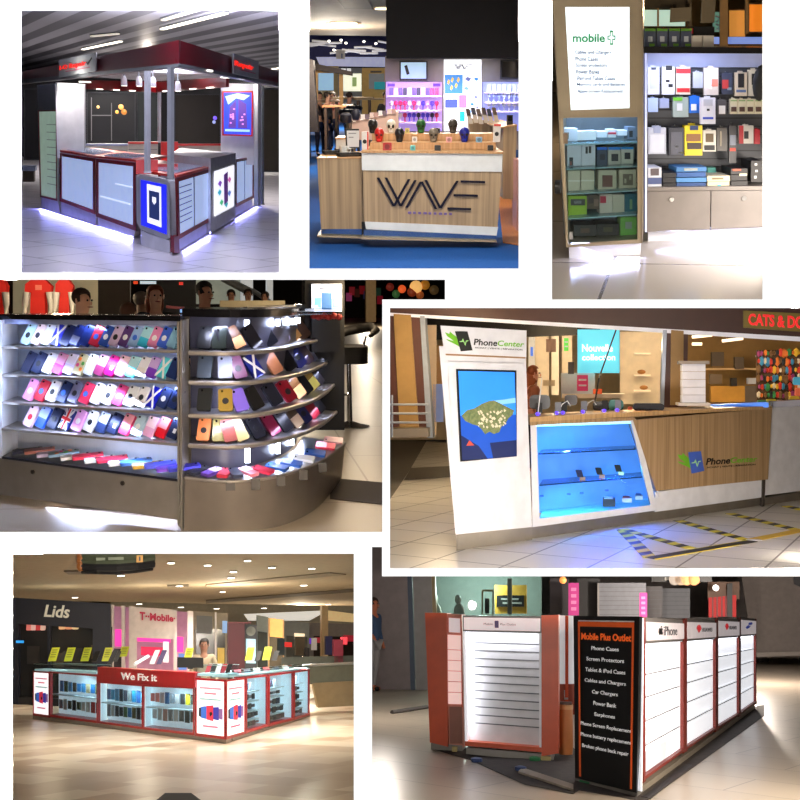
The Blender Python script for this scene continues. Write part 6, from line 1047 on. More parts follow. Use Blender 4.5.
    # white end unit
    E = s.face(pl, (767, 408.5), (804, 404.5), (804, 494), (765, 499), off=-.03); e = thing(s, 'end_counter', s.fl(785, 505), 'white end unit beside the oak counter panel', 'counter'); obj(s, 'body', MB().fb(E, 0, 0, 1, .96, -.6, 0), wh, e); kp = s.face(pl, (763.5, 498), (804, 491), (804, 502), (764, 507), off=-.08); obj(s, 'kick_plate', MB().fb(kp, 0, 0, 1, 1, -.5, 0), st, e)
    obj(s, 'joint', MB().fb(s.face(pl, (763, 480), (766, 480), (765, 507), (762.5, 507)), 0, 0, 1, 1, -.3, -.02), mat('joint_dark', (70, 64, 60), .6), e)
    # goods on the counter
    zt = T.P(.2, 0).z
    for k, (x, y) in enumerate(((538, 414.5), (557, 413), (563, 413.5), (583, 412.5), (604, 412), (617, 411))):
        p = s.at(x, y, T.P((x - 530) / 242, 0).y + .3); p.z = T.P((x - 530) / 242, 0).z; p.z += .0; t2 = thing(s, 'phone_holder', p, 'demo phone on a clear holder with violet light, %s along the oak counter' % ordn(k), 'phone holder', 'demo phone holders')
        obj(s, 'base', MB().box(p + V((0, 0, .012)), (.06, .06, .024)), mat('clear_grey', (170, 172, 180), .2), t2); obj(s, 'holder', MB().slab(p + V((.01, .02, .07)), V((1, 0, 0)), V((0, .3, 1)).normalized(), V((0, -1, .3)).normalized(), .06, .1, .012), [blk, mat('ph_grey', (120, 122, 130), .3)][k % 2], t2); obj(s, 'violet_light', MB().sph(p + V((0, -.05, .015)), .018, 8), mat('violet_glow', (90, 60, 255), e=2.), t2)
        if k in (0, 1, 3): obj(s, 'cable', MB().tube([p + V((.02, .02, .02)), p + V((.05, .03, .1)), p + V((.1, .05, .13)), p + V((.13, .06, .08))] if k else [p + V((0, 0, .02)), p + V((.02, 0, .2)), p + V((.035, .02, .36))], .005, 6), mat('cable_white', (214, 214, 214), .5), t2)
    p = s.on(pl, 650, 414) + V((0, .35, 0)); p.z = T.P(.5, 0).z; obj(s, 'cushion_pad', MB().slab(p + V((0, 0, .035)), V((1, 0, 0)), V((0, 0, 1)), V((0, -1, 0)), .32, .075, .22, .1, 4), mat('pad_navy', (14, 16, 30), .7), label='dark navy pad lying on the counter before the white box stack', cat='pad', smooth=True)
    for k, (x, y, w, h, c_, l) in enumerate(((540, 402, 20, 14, (60, 62, 66), 'grey till monitor behind the tower'), (562, 408, 10, 8, (36, 38, 44), 'dark device beside the grey till monitor'), (601, 406, 16, 9, (22, 22, 26), 'black device behind the demo phones'), (616, 405, 14, 10, (0, 110, 110), 'teal fabric roll behind the demo phones'), (630, 411, 4, 8, (196, 80, 60), 'small red packet near the pad'), (571, 400, 12, 10, (60, 56, 60), 'dark bag behind the counter'))):
        p = s.on(pl, x, y + h / 2) + V((0, .7 + .1 * (k % 3), 0)); sc_ = p.y / 1000; obj(s, 'counter_item', MB().slab(s.at(x, y, p.y), V((1, 0, 0)), V((0, 0, 1)), V((0, -1, 0)), w * sc_, h * sc_, .12, .2), mat('ci_%d' % k, c_, .5), label=l, cat='counter item')
    # stack of white boxes
    Yk = T.P(.66, 0).y + .35; F = s.rect(s.yp(Yk), 682, 364, 705.5, 403); t2 = thing(s, 'box_stack', F.P(.5, 1), 'tall white box stack with grey tray lid on the counter', 'box stack')
    for k in range(5): obj(s, 'box', MB().fb(F, .0 + .01 * (k % 2), k / 5, 1, (k + .95) / 5, -.25, 0), mat('box_white_blue', (206, 208, 222), .5), t2)
    obj(s, 'tray_lid', MB().fb(F, -.12, -.08, 1.15, -.0, -.3, .04), mat('tray_grey', (130, 120, 112), .5), t2); obj(s, 'base_plate', MB().fb(F, -.18, 1.0, 1.18, 1.07, -.35, .08), mat('plate_pale', (186, 178, 176), .4), t2)
    F = s.face(s.yp(T.P(.85, 0).y + .3), (710, 404.5), (772, 401.5), (772, 408), (710, 409)); t2 = thing(s, 'counter_case', F.P(.5, 1), 'low glass case with a blue lit interior on the counter', 'case'); obj(s, 'lit_base', MB().fb(F, .05, .15, .95, .9, -.3, -.02), mat('case_blue', (90, 140, 240), .4, e=.6), t2); obj(s, 'glass_box', MB().fb(F, 0, 0, 1, 1, -.35, 0), glass('case_glass'), t2)
    F = s.face(s.yp(T.P(.95, 0).y + .3), (773, 401.5), (804, 399.5), (804, 406), (773, 407.5)); obj(s, 'counter_case', MB().fb(F, 0, 0, 1, 1, -.3, 0), mat('case_grey', (150, 150, 160), .2), label='low grey glass case on the white end unit', cat='case')
    # --- storefront behind
    Ys = 14.2; py = s.yp(Ys)
    F = s.face(py, (387, 306), (804, 306), (804, 338), (387, 312.5)); obj(s, 'wall_fascia', MB().fb(F, 0, 0, 1, 1, -.3, 0), brown, kind='structure')
    F = s.face(py, (387, 312.5), (804, 337), (804, 341.5), (387, 315.5), off=.02); obj(s, 'trim_light', MB().fb(F, 0, 0, 1, 1, -.05, 0), mat('fascia_strip', (205, 205, 215), .4, e=.45), kind='structure')
    F = s.face(py, (743.5, 310.5), (804, 313.5), (804, 332), (743.5, 327.5), off=.05); t2 = thing(s, 'shop_sign', F.P(.5, .9), 'olive shop sign with red pet shop lettering on the brown fascia', 'sign'); obj(s, 'board', MB().fb(F, 0, 0, 1, 1, -.05, 0), mat('sign_olive', (110, 96, 36), .5, e=.2), t2); text(s, 'lettering', 'CATS & DO', F, .08, .16, 1.0, .84, mat('letter_red', (224, 36, 40), e=.7), t2, 0, .02, bold=.03)
    gold = mat('pier_gold', (150, 118, 66), .5, e=.04); pb = mat('pier_brown', (74, 34, 24), .5)
    for k, (q, g, l) in enumerate(((((390, 313), (419.5, 315), (427, 427), (390, 427)), ((394, 314), (411, 315), (419, 427), (400, 427)), 'brown pier with a golden lit panel beside the shop entrance'), (((665, 329), (688, 331), (687, 405), (664, 405)), ((671, 330), (683.5, 331), (683, 405), (670, 405)), 'brown pier with a golden panel between the two shops'))):
        F = s.face(py, *q); G_ = s.face(py, *g, off=.01); t2 = thing(s, 'shop_pier', F.P(.5, 1), l, 'pier'); obj(s, 'body', MB().fb(F, 0, 0, 1, 1.03 if k else 1, -.4, 0), pb, t2); obj(s, 'gold_panel', MB().fb(G_, 0, 0, 1, 1, -.01, .03), gold, t2)
    F = s.face(py, (420, 316), (424.5, 316), (433, 438), (427, 438), off=.03); obj(s, 'chrome_jamb', MB().fb(F, 0, 0, 1, 1, -.2, 0), mat('jamb_steel', (150, 160, 178), .35, .3), label='slim chrome jamb beside the golden pier', cat='jamb'); F = s.face(py, (663, 330), (667, 330), (664, 405), (660.5, 405), off=.03); obj(s, 'chrome_jamb', MB().fb(F, 0, 0, 1, 1, -.2, 0), mat('jamb_steel', (150, 160, 178), .35, .3), label='slim steel jamb of the cream shop window', cat='jamb')
    F = s.face(s.yp(13.9), (392, 429), (428, 428), (428, 437), (392, 438)); obj(s, 'pier_base', MB().fb(F, 0, 0, 1, 1, -.2, 0), mat('base_grey', (120, 112, 104), .5), label='grey stone base below the golden pier', cat='stone base')
    t2 = thing(s, 'rail_barrier', s.at(405, 435, 13.0), 'low steel three bar barrier in front of the golden pier', 'barrier')
    for y in (404.5, 413.5, 422.5): obj(s, 'bar', MB().tube([s.at(388, y, 13), s.at(428, y, 13)], .014, 8), mat('jamb_steel', (150, 160, 178), .35, .3), t2)
    obj(s, 'upright', MB().tube([s.at(392, 395, 13), s.at(392, 437, 13)], .014, 8), mat('jamb_steel', (150, 160, 178), .35, .3), t2)
    # interior of the cream shop
    Yi = 19
    wall(s, 'wall_back', s.rect(s.yp(23), 387, 310, 806, 440), mat('shop_back_cream', (206, 184, 150), .7))
    F = s.face(s.yp(17), (424, 317), (600, 327), (600, 334), (424, 340)); obj(s, 'ceiling_void', MB().fb(F, 0, 0, 1, 1, -.2, 0), mat('void_black', (18, 15, 14), .8), kind='structure')
    for k, (x, y0, y1, w, c_, l) in enumerate(((431, 325, 435, 10, (214, 186, 150), 'cream door leaf beside the chrome jamb'), (439, 345, 385, 8, (150, 110, 60), 'rack of golden goods behind the tower edge'), (438, 384, 422, 10, (120, 140, 200), 'pale blue notice board behind the tower'))):
        F = s.rect(s.yp(15.5 + .5 * (k == 1)), x - w / 2, y0, x + w / 2, y1); obj(s, 'entrance_fitting', MB().fb(F, 0, 0, 1, 1, -.05, 0), mat('ef_%d' % k, c_, .6, e=.12), label=l, cat='fitting')
    F = s.rect(s.yp(16), 577.5, 329.5, 619.5, 373); t2 = thing(s, 'lit_sign', F.P(.5, 1), 'square cyan lit sign with white two line lettering', 'sign'); obj(s, 'panel', MB().fb(F, 0, 0, 1, 1, -.1, 0), mat('sign_cyan', (96, 206, 226), e=.9, ec=(90, 200, 222)), t2); lw = mat('letter_white_lit', (240, 250, 252), e=1.0)
    text(s, 'lettering', 'Nouvelle', F, .11, .34, .84, .51, lw, t2, 0, .02, bold=.02); text(s, 'lettering', 'collection', F, .11, .57, .9, .71, lw, t2, 0, .02, bold=.02)
    F = s.rect(s.yp(20), 620, 332, 664, 404); obj(s, 'shop_partition', MB().fb(F, 0, 0, 1, 1, -.1, 0), cream, label='cream shop wall with small lit shelves', cat='wall')
    for k, y in enumerate((353, 374.5, 390)):
        F = s.rect(s.yp(19.7), 634, y, 650, y + 1.5); t2 = thing(s, 'lit_shelf', F.P(.5, 1), ['top lit shelf on the cream shop wall', 'middle lit shelf with brown shoes', 'bottom lit shelf with an orange bag'][k], 'shelf'); obj(s, 'board', MB().fb(F, 0, 0, 1, 1, -.1, .25), mat('shelf_cream', (240, 224, 196), .5, e=.3), t2)
        if k: obj(s, 'goods', MB().sph(F.P(.3 + .3 * k * .5, 0, .1) + V((0, 0, .05)), (.08, .05, .045), 10), mat('goods_amber', (176, 120, 60), .6), t2, smooth=True)
    for k, (x, y0, y1, w, l) in enumerate(((531.5, 337, 410, 6, 'white door frame beside the white tower'), (541, 334, 400, 15, 'cream bay with goods behind the counter'), (555, 332, 395, 7, 'narrow lit cream column behind the counter'), (567, 330, 386, 10, 'cream wall section beside the cyan sign'))):
        F = s.rect(s.yp(18 + .3 * k), x - w / 2, y0, x + w / 2, y1); obj(s, 'shop_bay', MB().fb(F, 0, 0, 1, 1, -.2, 0), [wh, cream, mat('bay_light', (240, 226, 200), .6, e=.2), cream][k], label=l, cat='shop bay')
    for k, (x0, y0, x1, y1, c_, e_, l) in enumerate(((564, 338, 568.5, 351, (90, 200, 70), .7, 'small bright green sign with white stripes'), (530.5, 347, 533, 356, (60, 110, 220), .7, 'small blue sign beside the tower'), (546, 339, 556, 352, (150, 110, 80), .1, 'framed brown picture in the cream bay'), (577, 375, 588, 391, (186, 40, 90), .3, 'pink printed notice on the white cabinet'), (593, 389, 602, 394, (226, 90, 40), .4, 'small orange sign on the display desk'), (543, 380, 555, 386, (196, 170, 130), .1, 'stack of folded goods in the cream bay'), (568, 362, 574, 374, (60, 46, 40), 0, 'dark bag on the shop shelf beside the cyan sign'))):
        F = s.rect(s.yp(15.6), x0, y0, x1, y1); t2 = thing(s, 'shop_notice', F.P(.5, 1), l, 'notice'); obj(s, 'card', MB().fb(F, 0, 0, 1, 1, -.03, 0), mat('notice_%d' % k, c_, .5, e=e_), t2)
        if k in (0, 3): obj(s, 'stripes', MB().fb(F, .15, .25, .85, .36, 0, .02).fb(F, .15, .6, .85, .7, 0, .02), wh, t2)
    F = s.rect(s.yp(16.2), 561, 373, 595, 398); obj(s, 'white_cabinet', MB().fb(F, 0, 0, 1, 1, -.4, 0), wh, label='white cabinet below the cyan sign', cat='cabinet'); F = s.rect(s.yp(16), 562, 394, 625, 398); obj(s, 'display_desk', MB().fb(F, 0, 0, 1, 1, -.6, 0), cream, label='long cream display desk under the cyan sign', cat='desk')
    b = s.at(533, 365, 15.5); person(s, (b.x, 15.5, 0), 1.8, b.z, 'person with ginger hair standing behind the white tower', ((214, 150, 120), (150, 84, 60), (40, 40, 50), (150, 76, 40)), hair='long', sub=1)
    a, b = s.at(616, 330, 13.5), s.at(599, 378, 13.5); obj(s, 'hanging_cable', MB().tube([a, b, s.at(595, 402, 13.2)], .012, 6), mat('cable_dark', (60, 60, 56), .5), label='thin dark cable hanging across the cyan sign', cat='cable')
    # pet shop
    F = s.rect(s.yp(21), 686, 332, 806, 412); obj(s, 'shop_interior', MB().fb(F, 0, 0, 1, 1, -.1, 0), mat('pet_wall', (150, 116, 70), .8), label='tan back wall of the pet shop', cat='wall')
    for k, (a, b) in enumerate((((692, 344), (702, 344)), ((722, 341), (743, 338.5)), ((692, 337), (712, 335)))):
        A, B = s.at(*a, 20), s.at(*b, 20); obj(s, 'tube_light', MB().tube([A, B], .03, 8), mat('tube_warm', (255, 236, 200), e=1.6), label=['short tube light near the golden pier', 'long tube light on the pet shop ceiling', 'tube light next to the shop front'][k], cat='light')
    for k, (x0, y0, x1, y1, c_, l) in enumerate(((711, 386, 745, 402, (206, 150, 60), 'orange wooden cabinet in the pet shop'), (744, 386, 756, 404, (110, 96, 84), 'grey bin unit in the pet shop'), (706, 368, 756, 370, (196, 160, 110), 'lit wall shelf in the pet shop'), (757, 355, 800, 357, (206, 196, 180), 'upper shelf board of the toy rack'), (712, 352, 724, 366, (70, 54, 40), 'framed dark picture near the pier'), (735, 357, 744, 369, (80, 64, 50), 'framed picture in the middle of the shop'), (710, 374, 722, 384, (110, 90, 70), 'brown basket on the shop cabinet'), (748, 378, 756, 384, (196, 196, 206), 'small white notice in the pet shop'), (731, 378, 737, 386, (36, 30, 30), 'black toy on the shop cabinet'))):
        F = s.rect(s.yp(19.8 - .1 * (k > 3)), x0, y0, x1, y1); obj(s, 'pet_fitting', MB().fb(F, 0, 0, 1, 1, -.2, 0), mat('pf_%d' % k, c_, .6, e=.08), label=l, cat='shop fitting')
    F = s.rect(s.yp(18.6), 757, 350, 806, 406); rack = thing(s, 'toy_rack', F.P(.5, 1), 'crowded rack of colourful hanging pet toys', 'rack'); obj(s, 'back_board', MB().fb(F, 0, 0, 1, 1, -.1, 0), mat('rack_dark', (84, 62, 46), .7), rack)
    cols = [(206, 60, 50), (230, 190, 60), (60, 140, 200), (40, 46, 56), (226, 220, 206), (60, 150, 90), (220, 120, 50), (150, 60, 120), (120, 90, 60)]
    for k in range(90):
        c_ = rnd.choice(cols); u, v = .02 + .94 * (k % 15) / 15 + .02 * rnd.random(), .04 + .9 * (k // 15) / 6 + .03 * rnd.random(); p = F.P(u, v, .05); w_ = .04 + .05 * rnd.random()
        obj(s, 'pet_toy', MB().sph(p, (w_ * .6, .04, w_), 6), mat('toy_%d' % cols.index(c_), c_, .6), label='small colourful pet toy hanging on the crowded rack', cat='toy', group='pet toys on the crowded rack')
    for k, (x, y, c_) in enumerate(((771, 406, (226, 210, 60)), (781, 407, (230, 226, 220)), (794, 403, (240, 200, 60)), (800, 395, (226, 100, 60)), (798, 384, (60, 170, 210)), (790, 408, (206, 60, 60)), (762, 407, (90, 170, 90)))):
        obj(s, 'toy_pack', MB().slab(s.at(x, y - 3, 13.2), V((1, 0, 0)), V((0, 0, 1)), V((0, -1, 0)), .12, .1, .06, .2), mat('tp_%d' % k, c_, .5, e=.1), label='%s toy pack in front of the pet shop rack' % cname(c_), cat='toy', group='toy packs before the rack')
    # --- hazard tape on the floor
    hz = mat('tape_hazard', (226, 206, 50), .5, kind='stripe', c2=(24, 22, 20), s=1.5, rot=.75); yt = mat('tape_yellow', (226, 186, 60), .5)
    for k, (a, b, m, l) in enumerate((((622.5, 530), (650.5, 558), hz, 'hazard tape running from the counter to the front corner'), ((622.6, 529), (691, 548.5), hz, 'long slanting hazard tape starting below the showcase'), ((678, 520.6), (746, 540), hz, 'slanting hazard tape below the oak panel'), ((730, 513.5), (797, 530), hz, 'slanting hazard tape next to the end unit'), ((785, 506), (803, 510), hz, 'hazard tape end peeking out below the end unit'), ((650.7, 558.6), (752, 541), hz, 'hazard tape along the front edge of the marked bay'), ((755, 539.5), (803, 530), yt, 'plain yellow tape continuing the front edge'))):
        A, B = s.fl(*a, .003), s.fl(*b, .003); d = (B - A).normalized(); n = V((-d.y, d.x, 0)) * .06; obj(s, 'floor_tape', MB().prism([A - n, B - n, B + n, A + n], (0, 0, .002 + .0004 * k)), m, label=l, cat='tape')
    A = s.fl(754, 540, .006); obj(s, 'white_label', MB().lathe(A, [(.05, 0), (.05, .002)], 12, sx=1.5), wh, label='white round sticker where hazard and yellow tape meet', cat='sticker')
    # light
    edge_fill_lamps(s, 4, 28, (255, 243, 230), 'blt')
    area(s, s.at(860, 200, 7.5), s.at(620, 520, 8.5), 1.2, .8, 80, (255, 243, 230))  # unseen area lamp added beyond the side of the frame
    for x, y, Y, pw in ((640, 345, 17.6, 90), (720, 346, 17, 90), (440, 335, 12.8, 130), (560, 340, 16.5, 50), (600, 330, 11, 50)): bulb(s, s.at(x, y, Y), pw, (255, 225, 180), .1)  # added lamps without fittings, brightening the shops and entrance
    bulb(s, s.at(404, 318, 13.6), 8, (255, 200, 120), .05, s.at(404, 430, 14.1), 70); bulb(s, s.at(677, 334, 13.6), 6, (255, 200, 120), .05, s.at(677, 430, 14.1), 70)
def scene6():
    s = S(OPEN[5], 183, 645); surround(5, 90, (150, 140, 126), l=8, b=150)
    red = mat('kiosk_red_bright6', (176, 16, 34), .35); redd = mat('kiosk_red_deep', (66, 4, 14), .5); st = mat('plinth_steel6', (150, 146, 140), .3, .5); blk = mat('soft_black', (16, 16, 18), .5); gls = glass('case_glass'); wh = mat('laminate_bright', (222, 222, 226), .35)
    floor_poly(s, [(9, 810), (357, 810), (357, 652), (9, 652)], 0, mat('mall_tile_cream', (214, 200, 178), .3, kind='checker', c2=(158, 126, 94), s=.62, rot=.82, mortar=.006, bo=.5))
    Zc = 3.0; cm = mat('ceiling_taupe', (150, 138, 116), .85)
    obj(s, 'ceiling', MB().prism([s.fl(8, 500, Zc), s.fl(358, 500, Zc), s.fl(358, 606, Zc), s.fl(8, 600, Zc)], (0, 0, .06)), cm, kind='structure')
    a, b, c, d = s.fl(206, 600.5, Zc - .02), s.fl(356, 589, Zc - .02), s.fl(356, 592, Zc - .02), s.fl(206, 603.5, Zc - .02); obj(s, 'trim_1', MB().prism([a, b, c, d], (0, 0, .015)), mat('ceiling_slot', (70, 62, 50), .8), kind='structure')
    a, b, c, d = s.fl(206, 585, Zc - .02), s.fl(330, 573, Zc - .02), s.fl(346, 575, Zc - .02), s.fl(206, 588, Zc - .02); obj(s, 'trim_1', MB().prism([a, b, c, d], (0, 0, .015)), mat('ceiling_slot_pale', (120, 108, 88), .8), kind='structure')
    for x, y in ((80, 572.5), (178, 586)):
        obj(s, 'ceiling_vent', MB().box(s.fl(x, y, Zc - .015), (.5, .8, .02)), mat('vent_brown', (96, 86, 70), .7), label='flat dark vent in the ceiling ' + ('beside the hanging sign' if x < 100 else 'under the middle row of lamps'), cat='vent')
    LT = [(365, 48, 'first of the bright lamps beside the hanging sign'), (443, 53, 'bright lamp next along the front row'), (528, 43, 'front row lamp next to the frame top'), (580, 58, 'front row lamp over the red column'), (665, 60, 'end lamp of the front row'), (258, 75, 'lamp below the hanging sign'), (383, 97, 'lamp beside the flat vent'), (498, 67, 'upper lamp of the tight pair'), (493, 80, 'lower faint lamp of the tight pair'), (475, 110, 'lamp before the dark ceiling slot'), (648, 96, 'lamp between the two ceiling slots'), (160, 122, 'lamp above the navy shopfront'), (297, 136, 'lamp at the corner of the navy shopfront'), (386, 143, 'lamp over the white sign with pink letters'), (462, 146, 'small lamp beyond the pink lettering'), (563, 145, 'lamp behind the dark ceiling slot'), (700, 137, 'lamp near the far column')]
    for k, (x, y, l) in enumerate(LT):
        p = s.fl(x * .46875, 540 + y * .46875, Zc - .01); r = 3.4 / 1000 * p.y * (1 if y < 100 else .8); p2 = p + V((0, 0, -.02)); t = thing(s, 'downlight', p, 'round ceiling ' + l, 'light'); obj(s, 'bezel', MB().lathe(p, [(r * 1.25, -.01), (r * 1.25, .0)], 18, sy=1.6), cm, t); obj(s, 'lens', MB().lathe(p2, [(r, 0), (r, .012)], 18, sy=1.6), mat('downlight_white', (255, 250, 238), e=4.), t)
        if k not in (8, 14): bulb(s, p - V((0, 0, .1)), 260 if y < 100 else 420, (255, 245, 230), .1, p - V((0, 0, 3)), 150, .8)
    # overhead lamps in front of the frame, in the ceiling plane
    pL = s.vpx((32.8, 719), (226, 744)); pR = s.vpx((226, 744), (309.5, 717)); DR = (s.fl(309.5, 717) - s.fl(226, 744)).normalized(); DL = (s.fl(32.8, 719) - s.fl(226, 744)).normalized(); pL += (-DR,); pR += (-DL,)
    z = lambda x, y: (x * .46875, 540 + y * .46875)
    def fz(pl, *q, off=0): return s.face(pl, *[z(*p) for p in q], off=off)
    # navy shop
    pN = s.yp(27); F = fz(pN, (20, 122), (236, 136), (236, 360), (20, 350)); t = thing(s, 'navy_shopfront', F.P(.5, 1), 'dark navy shop front with pale slanted lettering', 'shop front'); nv = mat('shop_navy', (11, 18, 40), .6); dk = mat('shop_dark', (18, 16, 18), .6)
    obj(s, 'fascia', MB().fb(F, 0, 0, 1, .25, -.3, 0), nv, t); obj(s, 'interior', MB().fb(F, 0, .22, 1, 1, -.6, -.5), dk, t)
    for u0, u1 in ((0, .09), (.37, .4), (.82, 1)): obj(s, 'pier', MB().fb(F, u0, .25, u1, 1, -.3, 0), nv, t)
    obj(s, 'base', MB().fb(F, 0, .93, 1, 1, -.3, -.02), mat('shop_base', (26, 22, 22), .5), t)
    L = fz(pN, (94, 138), (149, 140), (149, 167), (94, 164), off=.02); text(s, 'lettering', 'Lids', L, 0, 0, 1, 1, mat('letter_pale', (196, 194, 182), .5, e=.25), t, 0, .05, bold=.02, shear=.22)
    for k, (x0, x1, y, cs) in enumerate(((62, 102, 182, ((226, 120, 110), (236, 180, 170), (200, 60, 60), (240, 190, 170))), (133, 175, 180, ((236, 180, 130), (226, 150, 110), (240, 200, 150))))):
        for j, c_ in enumerate(cs):
            p = s.at(*z(x0 + (x1 - x0) * j / len(cs), y), 27.3); obj(s, 'baseball_hat', MB().slab(p, V((1, 0, 0)), V((0, 0, 1)), V((0, -1, 0)), (x1 - x0) / len(cs) * .42 * .027, .25, .1, .2), mat('cap6_%d_%d' % (k, j), c_, .6, e=.55), label='%s cap in the lit %s row of the navy shop' % (('rosy', 'pale rosy', 'red', 'peach', 'orange', 'tan', 'light tan')[k * 4 + j], ('long', 'short')[k]), cat='cap')
    p = s.rect(s.yp(26.6), 16, 640.5, 23.5, 643); obj(s, 'blue_sign', MB().fb(p, 0, 0, 1, 1, -.05, 0), mat('sign_sky', (40, 150, 230), e=.9), label='small bright blue lit sign at the navy shop edge', cat='sign')
    for k, (x, y, w, h) in enumerate(((33, 655, 12, 18), (58, 660, 10, 14), (75, 656, 14, 16), (95, 652, 8, 14))):
        F2 = s.rect(s.yp(27.35), x - w / 2, y - h / 2, x + w / 2, y + h / 2); obj(s, 'shop_shelf', MB().fb(F2, 0, 0, 1, 1, -.05, 0), mat('ns_%d' % k, ((58, 54, 54), (70, 64, 58), (50, 46, 50), (84, 66, 52))[k], .7), label='dim shelf of goods in the navy shop, %s from its outer pier' % ordn(k), cat='shelf')
    # pink shop
    pP = s.yp(29); F = fz(pP, (236, 138), (412, 152), (412, 300), (236, 300)); t = thing(s, 'pink_shopfront', F.P(.5, 1), 'white shop front with magenta lettering and pink light', 'shop front'); pale = mat('shop_pale', (206, 196, 196), .6, e=.08)
    obj(s, 'fascia', MB().fb(F, .3, 0, .78, .42, -.3, 0), pale, t); obj(s, 'interior', MB().fb(F, 0, 0, 1, 1, -1.2, -1.1), mat('shop_pinkish', (200, 150, 180), .6, e=.2), t)
    for u0, u1 in ((0, .035), (.13, .17), (.22, .31), (.76, .8), (.93, 1)): obj(s, 'pier', MB().fb(F, u0, 0, u1, 1, -.3, .02), pale, t)
    pk = mat('pink_light', (236, 60, 170), e=.9); obj(s, 'pink_strip', MB().fb(F, .31, .36, .72, .47, -.5, -.4), pk, t); obj(s, 'pink_strip', MB().fb(F, .04, .32, .13, .55, -.5, -.4), pk, t); obj(s, 'pink_strip', MB().fb(F, .8, .38, .88, .6, -.5, -.4), pk, t)
    obj(s, 'poster', MB().fb(F, .36, .54, .63, .66, -.3, -.2), mat('poster_crimson', (206, 20, 80), e=.5), t); obj(s, 'white_screen', MB().fb(F, .63, .46, .7, .75, -.3, -.2), mat('screen_w6', (240, 235, 240), e=.7), t); obj(s, 'dark_goods', MB().fb(F, .02, .58, .14, 1, -.3, -.1), mat('goods_dark', (50, 44, 56), .6), t); obj(s, 'blue_poster', MB().fb(F, .82, .62, .92, .85, -.3, -.2), mat('poster_blue6', (90, 130, 210), e=.5), t)
    L = fz(pP, (298, 153), (374, 161), (374, 175), (298, 171), off=.02); mg = mat('letter_magenta', (176, 10, 66), .5, e=.1); text(s, 'lettering', 'T··Mobile·', L, 0, 0, 1, 1, mg, t, 0, .05, bold=.035)
    # shops further along
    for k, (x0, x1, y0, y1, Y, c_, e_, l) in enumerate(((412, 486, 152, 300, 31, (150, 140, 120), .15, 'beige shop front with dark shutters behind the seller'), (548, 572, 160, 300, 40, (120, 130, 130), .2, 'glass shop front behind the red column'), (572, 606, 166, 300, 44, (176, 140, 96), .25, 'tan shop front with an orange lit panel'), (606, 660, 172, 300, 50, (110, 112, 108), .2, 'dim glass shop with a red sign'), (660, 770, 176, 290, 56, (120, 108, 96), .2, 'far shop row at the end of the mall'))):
        F = fz(s.yp(Y), (x0, y0), (x1, y0 + 4), (x1, y1), (x0, y1)); t = thing(s, 'mall_shopfront', F.P(.5, 1), l, 'shop front'); obj(s, 'facade', MB().fb(F, 0, 0, 1, 1, -.3, 0), mat('ms_%d' % k, c_, .6, e=e_), t)  # facades glow a little, brightness put into their colour
        obj(s, 'glazing', MB().fb(F, .08, .25, .92, .95, 0, .05), mat('ms_gl_%d' % k, ((54, 52, 50), (74, 84, 88), (90, 84, 74), (60, 66, 68), (64, 56, 52))[k], .15), t)
        if k == 0:
            obj(s, 'shutter', MB().fb(F, .1, .06, .55, .32, .05, .1), mat('shutter_grey', (110, 116, 120), .5), t); obj(s, 'white_post', MB().fb(F, .62, 0, .67, 1, .05, .12), wh, t); obj(s, 'yellow_goods', MB().fb(F, .7, .52, .9, .75, .05, .1), mat('goods_yellow', (200, 170, 80), e=.3), t); obj(s, 'blue_screen', MB().fb(F, .84, .12, .98, .3, .05, .1), mat('screen_b6', (130, 170, 220), e=.6), t)
        if k == 2: obj(s, 'orange_panel', MB().fb(F, .1, .0, .9, .3, .05, .1), mat('panel_orange', (226, 160, 84), e=.4), t)
        if k == 3: obj(s, 'red_sign', MB().fb(F, .0, .36, .3, .44, .05, .1), mat('sign_red6', (220, 40, 40), e=.7), t); obj(s, 'lamp_cluster', MB().fb(F, .4, .2, .8, .3, .05, .1), mat('lamp6', (255, 235, 200), e=.9), t)
        if k == 4:
            obj(s, 'violet_sign', MB().fb(F, .0, .3, .1, .4, .05, .1), mat('sign_violet', (120, 60, 230), e=.7), t); obj(s, 'red_awning', MB().fb(F, .1, .28, .4, .38, .05, .3), mat('awning_red', (200, 40, 60), e=.3), t); obj(s, 'red_awning', MB().fb(F, .65, .22, .95, .34, .05, .3), mat('awning_red', (200, 40, 60), e=.3), t)
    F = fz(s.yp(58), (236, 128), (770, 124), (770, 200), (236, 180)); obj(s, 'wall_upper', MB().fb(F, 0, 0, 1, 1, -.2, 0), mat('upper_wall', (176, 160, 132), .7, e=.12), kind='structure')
    F = fz(s.yp(52), (520, 158), (700, 150), (660, 172), (530, 172)); obj(s, 'skylight', MB().fb(F, 0, 0, 1, 1, -.1, 0), mat('sky_glow', (240, 238, 230), e=.55), label='pale daylit ceiling strip far along the mall', cat='skylight'); F = fz(s.yp(51), (700, 150), (760, 158), (760, 176), (700, 172)); obj(s, 'lit_bulkhead', MB().fb(F, 0, 0, 1, 1, -.1, 0), mat('bulk_glow', (226, 196, 140), e=.4), label='warm lit bulkhead behind the far column', cat='bulkhead')
    F = fz(s.yp(34), (687, 140), (700, 140), (700, 250), (687, 250)); obj(s, 'column', MB().fb(F, 0, 0, 1, 1, -.5, 0), mat('column_sand', (206, 180, 140), .6), label='tall sand coloured column beyond the glass rail', cat='column')
